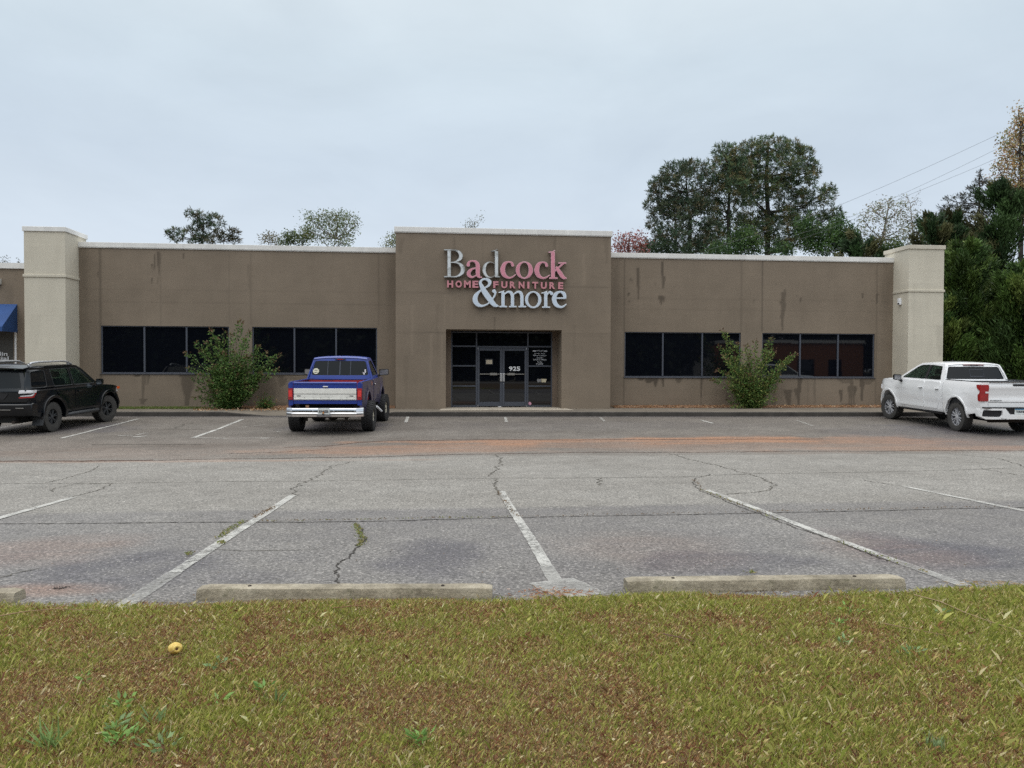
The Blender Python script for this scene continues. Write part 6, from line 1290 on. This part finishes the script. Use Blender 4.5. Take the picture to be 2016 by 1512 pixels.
# broadleaf weeds in the lawn
def weed(px, py, R_, n, col, label, L=.034):
    g = atG(px, py); r0 = Vector((g.x, g.y, float(lawn_z(np.array([g.x]), np.array([g.y]))[0]))); t = thing('weed', label, 'weed', tuple(r0), 0, 'weeds in the lawn'); C = []; D = []
    for i in range(n):
        a = random.random()*6.28; q = random.random()*R_; C.append((math.cos(a)*q, math.sin(a)*q, .012+random.random()*.03)); D.append((math.cos(a)+random.gauss(0, .4), math.sin(a)+random.gauss(0, .4), .35+random.random()*.5))
    leaves('weed_leaves', np.array(C), np.array(D), L*(.7+.6*RS.rand(n)), L*.42, pick(col, n, .15), M['leaf'], t, False, .15)
WC = [(.22, .38, .10), (.27, .44, .12), (.18, .32, .09)]; WB = [(.22, .33, .14), (.26, .37, .17)]
for a in [(238, 1393, .05, 22, WC, 'leafy weed in the left lawn below the yellow fruit'), (240, 1462, .07, 34, WC, 'broad weed clump in the lower left corner of the lawn'), (228, 1440, .04, 16, WB, 'small bluish weed just above the lower left clump'), (320, 1480, .07, 30, WB, 'bluish weed clump near the bottom edge, left half'), (433, 1390, .022, 6, WC, 'pair of round leaves standing alone in the left lawn'), (520, 1364, .03, 10, WC, 'light green weed near the middle of the left lawn'), (825, 1462, .045, 30, WC, 'ferny green weed near the bottom centre of the lawn'), (1672, 1215, .07, 14, WC, 'bright weed just behind the right concrete stop'), (1650, 1240, .045, 14, WC, 'bright weed in the right lawn below the concrete stop'), (1660, 1278, .03, 10, WB, 'small weed below the bright ones in the right lawn'), (1790, 1298, .06, 16, WB, 'bluish weed in the lawn at the right'), (1850, 1216, .03, 8, WB, 'tiny weed near the right edge twig'), (430, 1318, .05, 14, WB, 'bluish weed right of the yellow fruit'), (170, 1348, .03, 8, WC, 'tiny green weed at the far left of the lawn')]:
    weed(*a)
# long grass tuft bottom left
def tuft(px, py, n, L, cols, label):
    g = atG(px, py); r0 = (g.x, g.y, float(lawn_z(np.array([g.x]), np.array([g.y]))[0])); t = thing('grass_tuft', label, 'grass tuft', r0, 0, 'tall grass tufts in the lawn'); D = unit(np.stack([RS.normal(0, .55, n), RS.normal(0, .35, n), np.ones(n)], 1)); leaves('blades', RS.normal(0, .018, (n, 3))*np.array([1, 1, 0]), D, L*(.6+.5*RS.rand(n)), .007, pick(cols, n), M['grass'], t)
tuft(100, 1475, 26, .13, [(.20, .32, .11), (.24, .35, .12)], 'tall grass tuft in the bottom left corner'); tuft(540, 1385, 12, .09, [(.12, .2, .07)], 'tall grass tuft in the middle of the left lawn'); tuft(1840, 1480, 24, .07, [(.22, .30, .14)], 'bluish grass tuft near the bottom right corner'); tuft(310, 1425, 12, .09, WB, 'grass tuft left of centre near the bottom')
# twigs
def twig(pts, r, label, col=(.30, .20, .11)):
    P = []
    for x, y in pts: g = atG(x, y); P.append((g.x, g.y, float(lawn_z(np.array([g.x]), np.array([g.y]))[0])+.028+random.random()*.012))
    mb = MB(); mb.tube(P, [r*(1-.6*i/(len(P)-1)) for i in range(len(P))], 5)
    a = Vector(P[len(P)//2]); mb.tube([a, a+Vector((.06, .05, .02))], [r*.6, r*.3], 4)
    tag(mb.build('twig', mat('dry_twig%d' % int(col[0]*100), col, .8)), label, 'twig', 'fallen twigs on the lawn')
twig([(0, 1231), (50, 1222), (110, 1216), (195, 1217)], .004, 'fallen twig near the left edge of the lawn'); twig([(655, 1212), (700, 1208), (760, 1214)], .003, 'thin twig behind the left concrete stop', (.26, .13, .07)); twig([(1305, 1265), (1335, 1272), (1365, 1279)], .004, 'brown twig in the right lawn, left part', (.16, .09, .06))
twig([(1800, 1182), (1850, 1198), (1900, 1220), (1950, 1240), (2015, 1258)], .004, 'long pale twig at the right edge of the lawn', (.36, .26, .15)); twig([(1740, 1245), (1790, 1256), (1870, 1272)], .003, 'orange brown twig below the long pale one', (.30, .13, .06)); twig([(255, 1322), (310, 1312), (350, 1304)], .003, 'thin brown twig under the yellow fruit', (.22, .12, .07))
# yellow fruit with a bite-like brown hole
g = atG(345, 1293); bm = bmesh.new(); bmesh.ops.create_icosphere(bm, subdivisions=4, radius=.030)
hd = Vector((.55, -.75, .1)).normalized()
for q in bm.verts:
    n_ = q.co.normalized(); q.co *= 1+.05*math.sin(n_.x*5+1)*math.cos(n_.y*4)+.02*math.sin(n_.z*17)*math.sin(n_.x*13); q.co.x *= 1.1; q.co.z *= .92; d = n_.dot(hd)
    if d > .88: q.co *= 1-.35*(d-.88)/.12
me = bpy.data.meshes.new('fallen_fruit'); bm.to_mesh(me); bm.free(); m, nt, b = new_mat('yellow_rind'); N = NT(nt); co = N.coord()
N.l(N.ramp(N.noise(co, 60, 5, .7), [(.3, (.50, .30, .06)), (.5, (.72, .52, .13)), (.7, (.80, .62, .22))]), b.inputs['Base Color']); b.inputs['Roughness'].default_value = .55; N.bump(N.noise(co, 200, 3), .4, .002, b)
fr = finish('fallen_fruit', me, m, smooth=180); fr.location = (g.x, g.y, float(lawn_z(np.array([g.x]), np.array([g.y]))[0])+.042); tag(fr, 'yellow lemon-like fruit lying in the grass at the left', 'fruit')
mb = MB(); mb.lathe([(0, -.002), (.006, -.002), (.008, .0)], 'y', (0, 0, 0), 12); h = mb.build('brown_spot', mat('fruit_bruise', (.10, .045, .015), .8), fr); h.rotation_euler = hd.to_track_quat('-Y', 'Z').to_euler(); h.location = hd*.0225
# ---- painted bay lines
m, nt, b = new_mat('worn_white_paint'); N = NT(nt); co = N.coord()
f = N.noise(co, 26, 6, .75); g2 = N.noise(co, 3.5, 5, .6); agg = N.noise(co, 60, 3, .7)
N.l(N.mix(1, N.ramp(agg, [(.3, (.34, .33, .305)), (.6, (.60, .59, .55))]), N.ramp(g2, [(.3, .8), (.7, 1.08)]), 'MULTIPLY'), b.inputs['Base Color']); b.inputs['Roughness'].default_value = .75
tr = N.n('ShaderNodeBsdfTransparent'); mxs = N.n('ShaderNodeMixShader'); mask = N.ramp(N.math('ADD', N.math('MULTIPLY', f, .65), N.math('MULTIPLY', g2, .4)), [(.42, .18), (.55, .90)])
N.l(mask, mxs.inputs[0]); N.l(tr.outputs[0], mxs.inputs[1]); N.l(b.outputs[0], mxs.inputs[2]); N.l(mxs.outputs[0], nt.nodes['Material Output'].inputs['Surface']); M['paint_worn'] = m
m2 = m.copy(); m2.name = 'faint_white_paint'; rp = [n for n in m2.node_tree.nodes if n.type == 'VALTORGB'][-1]
for e in rp.color_ramp.elements: pass
rp.color_ramp.elements[0].position = .42; rp.color_ramp.elements[0].color = (.22, .22, .22, 1); rp.color_ramp.elements[1].position = .60; rp.color_ramp.elements[1].color = (.62, .62, .62, 1); M['paint_faint'] = m2
def ribbon(name, pts, width, m, lift=.006, jitter=.0, seg=.06, wvar=.0, seed=0, taper=False):
    P = [atG(x, y) for x, y in pts]; rr = random.Random(seed); Q = []
    for a, c in zip(P[:-1], P[1:]):
        n = max(1, int((c-a).length/seg))
        for i in range(n): Q.append(a.lerp(c, i/n))
    Q.append(P[-1]); n = len(Q); off = 0; R_ = []
    for i, q in enumerate(Q):
        d = (Q[min(i+1, n-1)]-Q[max(i-1, 0)]); s = Vector((-d.y, d.x, 0)).normalized(); off = off*.75+rr.gauss(0, jitter); w_ = width*.5*(1+wvar*rr.uniform(-1, 1))*(1 if not taper else max(.25, math.sin(math.pi*min(1, max(0, i/n*1.0+.02)))))
        c = q+s*off; R_.append((c-s*w_, c+s*w_))
    V = []; F = []
    for i, (a, c) in enumerate(R_):
        V += [(a.x, a.y, float(surf(a.x, a.y))+lift), (c.x, c.y, float(surf(c.x, c.y))+lift)]
        if i: F.append((2*i-2, 2*i-1, 2*i+1, 2*i))
    mb = MB(); mb.add(V, F); return mb
for pts, w_, mm in [([(-60, 1037), (146, 979)], .09, 'paint_worn'), ([(577, 976), (345, 1128)], .092, 'paint_worn'), ([(345, 1128), (235, 1200)], .11, 'paint_faint'), ([(987, 968), (1076, 1116)], .09, 'paint_worn'), ([(1076, 1116), (1095, 1147)], .10, 'paint_faint'), ([(1085, 1144), (1150, 1174)], .34, 'paint_faint'), ([(1390, 965), (1760, 1103.5)], .088, 'paint_worn'), ([(1760, 1103.5), (1900, 1156)], .10, 'paint_faint'), ([(1777, 957), (1984, 999)], .085, 'paint_worn'), ([(1984, 999), (2200, 1045)], .09, 'paint_faint'),
    ([(120, 863), (272, 825)], .09, 'paint_worn'), ([(382, 862), (478, 826)], .11, 'paint_worn'), ([(375, 862.5), (445, 863)], .07, 'paint_worn'), ([(445, 863), (540, 862)], .05, 'paint_faint'), ([(470, 842), (521, 837)], .05, 'paint_faint'), ([(512, 863), (528, 863)], .07, 'paint_worn'), ([(544, 850), (552, 850)], .07, 'paint_worn'),
    ([(799, 832), (803, 821)], .10, 'paint_worn'), ([(997, 831), (995, 822)], .09, 'paint_worn'), ([(1190, 830), (1182, 822)], .08, 'paint_faint'), ([(1404, 834), (1378, 827)], .09, 'paint_worn'), ([(0, 842), (55, 833)], .08, 'paint_faint'), ([(1600, 838), (1570, 828)], .08, 'paint_faint'),
    ([(232, 858), (262, 857)], .10, 'paint_faint'), ([(262, 861), (290, 859)], .12, 'paint_worn'), ([(268, 857), (284, 853), (292, 853)], .06, 'paint_faint')]:
    mb = ribbon('bay_line', pts, w_, None, .007, wvar=.06, seed=int(pts[0][0])+900); tag(mb.build('bay_line', M[mm]), kind='structure')
# ---- cracks and seams
M['crack'] = mat('crack_dark', (.042, .036, .030), .95, var=.4, scale=20); M['crack_soft'] = mat('crack_soft', (.105, .095, .078), .95, var=.4, scale=12); M['crack_red'] = mat('crack_clay', (.075, .035, .022), .9, var=.4, scale=8)
mbs = {'crack': MB(), 'crack_soft': MB(), 'crack_red': MB()}
def crack(pts, w_, mm='crack', jit=.008, seg=.035, seed=None, taper=False):
    mb = ribbon('c', pts, w_, None, .0045, jit, seg, .55, seed if seed is not None else int(pts[0][0]*7+pts[0][1]), taper); mbs[mm].add(mb.v, mb.f)
crack([(-30, 1032), (250, 1031), (480, 1029), (700, 1026), (1000, 1019), (1300, 1014), (1600, 1008), (1900, 1001), (2080, 997)], .020, jit=.004)
crack([(-30, 952), (200, 952), (420, 949), (600, 948), (900, 943), (1008, 941), (1180, 941), (1360, 938), (1500, 932), (1700, 930), (1860, 925), (2050, 920)], .018, 'crack_soft', jit=.008)
crack([(-40, 909), (150, 908), (330, 906), (500, 903), (700, 900), (900, 895), (1100, 892), (1400, 890), (1700, 888), (2060, 886)], .045, 'crack_red', jit=.012)
crack([(-40, 908), (100, 908), (300, 906)], .09, 'crack_red', jit=.012, seed=5)
crack([(578, 976), (588, 962), (600, 950), (625, 938), (650, 920), (690, 908)], .016, 'crack_soft', .02)
crack([(577, 978), (500, 1022), (450, 1058), (420, 1080), (350, 1125), (310, 1150)], .012, 'crack', .008)
crack([(415, 1082), (480, 1085), (560, 1083), (640, 1081)], .010, 'crack_soft', .010)
crack([(694, 1030), (704, 1042), (715, 1062), (706, 1080), (694, 1092), (690, 1100), (662, 1125), (664, 1152)], .014, 'crack', .014)
crack([(222, 951), (195, 965), (140, 978), (60, 1002), (-10, 1022)], .014, 'crack_soft', .010)
crack([(100, 968), (120, 958), (160, 952), (210, 952)], .014, 'crack_soft', .014); crack([(195, 917), (170, 930), (120, 944), (90, 950)], .014, 'crack_soft', .012)
crack([(976, 895), (986, 905), (980, 925), (962, 938)], .020, 'crack_soft', .02); crack([(974, 943), (976, 958), (985, 970), (1010, 1010), (1020, 1020)], .020, 'crack_soft', .015)
crack([(1318, 893), (1380, 910), (1440, 925), (1490, 938), (1528, 955), (1520, 964), (1480, 970), (1430, 973)], .020, 'crack_soft', .016); crack([(1400, 934), (1372, 940), (1364, 950), (1380, 965), (1390, 970), (1450, 995), (1520, 1022), (1640, 1062), (1750, 1105)], .012, 'crack', .009)
crack([(1184, 941), (1180, 955)], .02, 'crack_soft', .02); crack([(1866, 892), (1960, 902), (2030, 922)], .018, 'crack_soft', .015); crack([(1930, 922), (2000, 935)], .016, 'crack_soft', .012); crack([(1700, 945), (1777, 957)], .014, 'crack_soft', .01)
crack([(0, 1140), (40, 1130), (80, 1122)], .012, 'crack_soft', .015); crack([(340, 843), (375, 833)], .03, 'crack_soft', .03); crack([(180, 876), (240, 875), (400, 875)], .05, 'crack_soft', .01); crack([(560, 880), (640, 878), (700, 872), (760, 868), (1008, 866), (1300, 866), (1620, 864)], .05, 'crack_red', .012)
crack([(250, 845), (400, 845)], .03, 'crack_soft', .01); crack([(450, 893), (560, 890), (650, 884)], .03, 'crack_red', .02)
for k_, mb in mbs.items(): tag(mb.build('pavement_cracks', M[k_]), kind='structure')
# moss and small grass in the cracks
C = []; K = []
def moss(pts, n, sp, cols):
    P = [atG(x, y) for x, y in pts]; L = [(c-a).length for a, c in zip(P[:-1], P[1:])]
    for _ in range(n):
        i = random.choices(range(len(L)), L)[0]; q = P[i].lerp(P[i+1], random.random()); x, y = q.x+random.gauss(0, sp), q.y+random.gauss(0, sp); C.append((x, y, float(gz(x, y))+.012)); K.append(np.array(random.choice(cols))*random.uniform(.7, 1.3))
MG = [(.17, .21, .05), (.22, .24, .065), (.26, .20, .07)]; MB_ = [(.20, .12, .055), (.15, .10, .05)]
moss([(700, 1034), (707, 1050), (716, 1062), (708, 1078)], 260, .016, MG); moss([(480, 1028), (452, 1045), (430, 1062)], 200, .022, MG); moss([(438, 1068), (434, 1074)], 60, .018, MG); moss([(540, 1000), (500, 1022)], 120, .018, MB_); moss([(375, 1090), (368, 1096)], 40, .015, MG)
moss([(480, 1029), (1000, 1020)], 160, .014, MB_+MG); moss([(1000, 1020), (1990, 999)], 200, .014, MB_); moss([(980, 970), (1012, 1012), (1020, 1020)], 110, .018, MB_); moss([(1380, 966), (1500, 1012), (1530, 1026)], 150, .016, MB_+MG); moss([(1640, 1066), (1830, 1132)], 70, .012, MG); moss([(1364, 945), (1385, 968)], 50, .015, MB_); moss([(1475, 1130), (1485, 1131)], 20, .015, MG)
n = len(C); tag(leaves('crack_moss', np.array(C), unit(np.stack([RS.normal(0, .8, n), RS.normal(0, .8, n), np.full(n, .5)], 1)), .016+.018*RS.rand(n), .009, np.array(K), M['grass'], None), kind='stuff')
# pine straw and debris near the grass edge
C = []; K = []
for (px, py, sx_, sy_, n, L, cc) in [(1095, 1168, 60, 7, 170, .05, [(.40, .16, .06), (.32, .12, .05), (.5, .3, .14)]), (1480, 1163, 70, 3, 60, .04, [(.12, .07, .04), (.3, .2, .1)]), (118, 1160, 14, 2, 26, .03, [(.015, .014, .014)]), (1950, 1150, 60, 3, 60, .04, [(.45, .32, .16)]), (700, 1176, 300, 3, 120, .035, [(.4, .3, .15), (.25, .14, .07)]), (1020, 1100, 900, 60, 260, .014, [(.05, .04, .035), (.4, .37, .3), (.3, .2, .1)])]:
    for _ in range(n): q = atG(px+random.gauss(0, sx_*.6), py+random.gauss(0, sy_*.6)); C.append((q.x, q.y, float(surf(q.x, q.y))+.008)); K.append((*random.choice(cc), L))
K = np.array(K); n = len(C); tag(leaves('pine_straw', np.array(C), unit(RS.normal(size=(n, 3))*np.array([1, 1, .08])), K[:, 3]*(.5+RS.rand(n)), .006, K[:, :3], M['leaf'], None), kind='stuff')
# ---- concrete wheel stops
m, nt, b = new_mat('weathered_concrete'); N = NT(nt); co = N.coord(); geo = N.n('ShaderNodeNewGeometry')
c = N.ramp(N.noise(co, 5, 8, .7), [(.30, (.17, .145, .10)), (.5, (.36, .315, .235)), (.7, (.48, .43, .33))]); c = N.mix(.8, c, N.ramp(N.noise(N.mapping(co, (1, 1, 9)), 4, 5, .7), [(.3, .55), (.62, 1.1)]), 'MULTIPLY'); c = N.mix(N.ramp(N.noise(co, 9, 4, .7), [(.60, 0.0), (.72, .6)]), c, (.10, .10, .05))
c = N.mix(.7, c, N.ramp(N.noise(co, 70, 4, .8), [(.3, .62), (.7, 1.3)]), 'MULTIPLY'); N.l(c, b.inputs['Base Color']); b.inputs['Roughness'].default_value = .9; N.bump(N.noise(co, 45, 5, .75), .9, .012, b); M['old_concrete'] = m
def wheel_stop(p0, p1, label, H=.070):
    a, c = atG(*p0), atG(*p1); d = (c-a); L = d.length; t = thing('wheel_stop', label, 'wheel stop', tuple(a), math.atan2(d.y, d.x), 'concrete wheel stops along the lawn')
    nx = int(L/.025); prof = [(-.0, -.05), (.004, H*.5), (.020, H*.97), (.026, H), (.122, H), (.130, H*.95), (.15, H*.5), (.152, -.05)]; V = []; F = []; k = len(prof)
    for i in range(nx+1):
        x = L*i/nx; e = min(x, L-x); s = .9+.1*min(1, e/.05)
        for y, z in prof:
            ch = .006*(fbm(np.array([x*3]), np.array([y*40+z*30]), 3, 70)[0]-.5); V.append((x+(random.random()-.5)*.004, .076+(y-.076)*s+ch*1.4, (z if z < 0 else z*s)+ch*(1 if z > 0 else 0)))
        if i:
            for j in range(k-1): q = (i-1)*k+j; F.append((q, q+1, q+k+1, q+k))
    F.append(tuple(range(k))[::-1]); F.append(tuple(nx*k+j for j in range(k)))
    mb = MB(); mb.add(V, F); mb.build('concrete_bar', M['old_concrete'], t, smooth=35)
    for f_ in (.17, .83):
        mb = MB(); mb.lathe([(.012, .0), (.0105, .004), (0, .004)], 'z', (L*f_, .075, H+.001), 10); mb.build('bolt', M['rust'], t)
    return t
wheel_stop((384, 1183), (969, 1180), 'long concrete wheel stop at the grass edge, left of centre'); wheel_stop((1236, 1167), (1785, 1160), 'long concrete wheel stop at the grass edge, right of centre'); wheel_stop((-545, 1198), (24, 1190), 'end of a broken concrete wheel stop at the left edge')
# ---- behind the camera, mirrored in the store glass; tree rows added to block sky
def place_tree(x, y, h, r, label, col, n=5000):
    t = thing('roadside_tree', label, 'tree', (x, y, 0), 0, 'trees across the road mirrored in the store glass'); mb = MB(); mb.tube([(0, 0, 0), (.1, 0, h*.5), (0, 0, h*.9)], [.3, .2, .05], 7, caps=False); mb.build('trunk', M['bark'], t, smooth=60)
    C = []
    for _ in range(9): c = np.array([RS.normal(0, r*.4), RS.normal(0, r*.4), h*(.08+.8*RS.rand())]); C.append(ell_points(n//9, c, np.array([r*.65, r*.65, h*.22])))
    C = np.vstack(C); k = len(C); leaves('crown', C, RS.normal(size=(k, 3)), .75, .5, pick(col, k), M['leaf'], t)
dk_ = [(.025, .04, .018), (.04, .05, .02), (.03, .035, .018)]
i = 0
for x in np.arange(-50, 66, 4.6):
    if 29 < x < 58: continue
    i += 1; place_tree(float(x+RS.normal(0, .8)), float(-34+RS.normal(0, 2.5)), float(12+RS.rand()*4), 4.6, 'dark tree across the road, mirrored in the store glass and keeping sky out of it', dk_)
for x in np.arange(-62, 20, 5.2): place_tree(float(x+RS.normal(0, 1)), float(-47+RS.normal(0, 1.5)), float(14+RS.rand()*4), 5.4, 'dark tree across the road, mirrored in the store glass and keeping sky out of it', dk_)
for x in (20, 27, 33, 38, 43, 48, 54, 60, 66, 72): place_tree(float(x), -58.0, 13, 5.0, 'dark tree across the road, mirrored in the store glass and keeping sky out of it', dk_)
t = thing('roadside_shop', 'low shop with an orange front across the road, mirrored in the right windows', 'building', (48, -42, 0))
mb = MB(); mb.box(-9, 9, -10, 0, 0, 5.2); mb.build('wall', mat('orange_render', (.40, .16, .07), .8, var=.15), t)
mb = MB(); mb.box(-9.2, 9.2, -10.2, .25, 5.2, 5.6); mb.build('roof', M['cap'], t)
for x in (-7.5, -4.5, 0, 4): 
    mb = MB(); mb.box(x, x+2, .003, .05, .8, 3); mb.build('window', M['glass'], t)
t = thing('roadside_house', 'pale house across the road, mirrored in the right windows', 'building', (33, -41, 0))
mb = MB(); mb.box(-3, 3, -6, 0, 0, 3.4); mb.build('wall', mat('pale_siding', (.45, .44, .42), .8, var=.1), t)
mb = MB(); mb.add([(-3.4, .4, 3.4), (3.4, .4, 3.4), (3.4, -6.4, 3.4), (-3.4, -6.4, 3.4), (-3.4, -3, 5), (3.4, -3, 5)], [(0, 1, 5, 4), (2, 3, 4, 5), (0, 4, 3), (1, 2, 5), (0, 3, 2, 1)]); mb.build('roof', mat('grey_shingle', (.12, .12, .13), .9, var=.2), t)
mb = MB(); mb.box(-1, .6, .003, .05, .9, 2.2); mb.build('window', M['glass'], t)
mb = MB(); mb.box(-200, 200, -24, -15, .18, .21)
tag(mb.build('road', M['asphalt']), kind='structure')
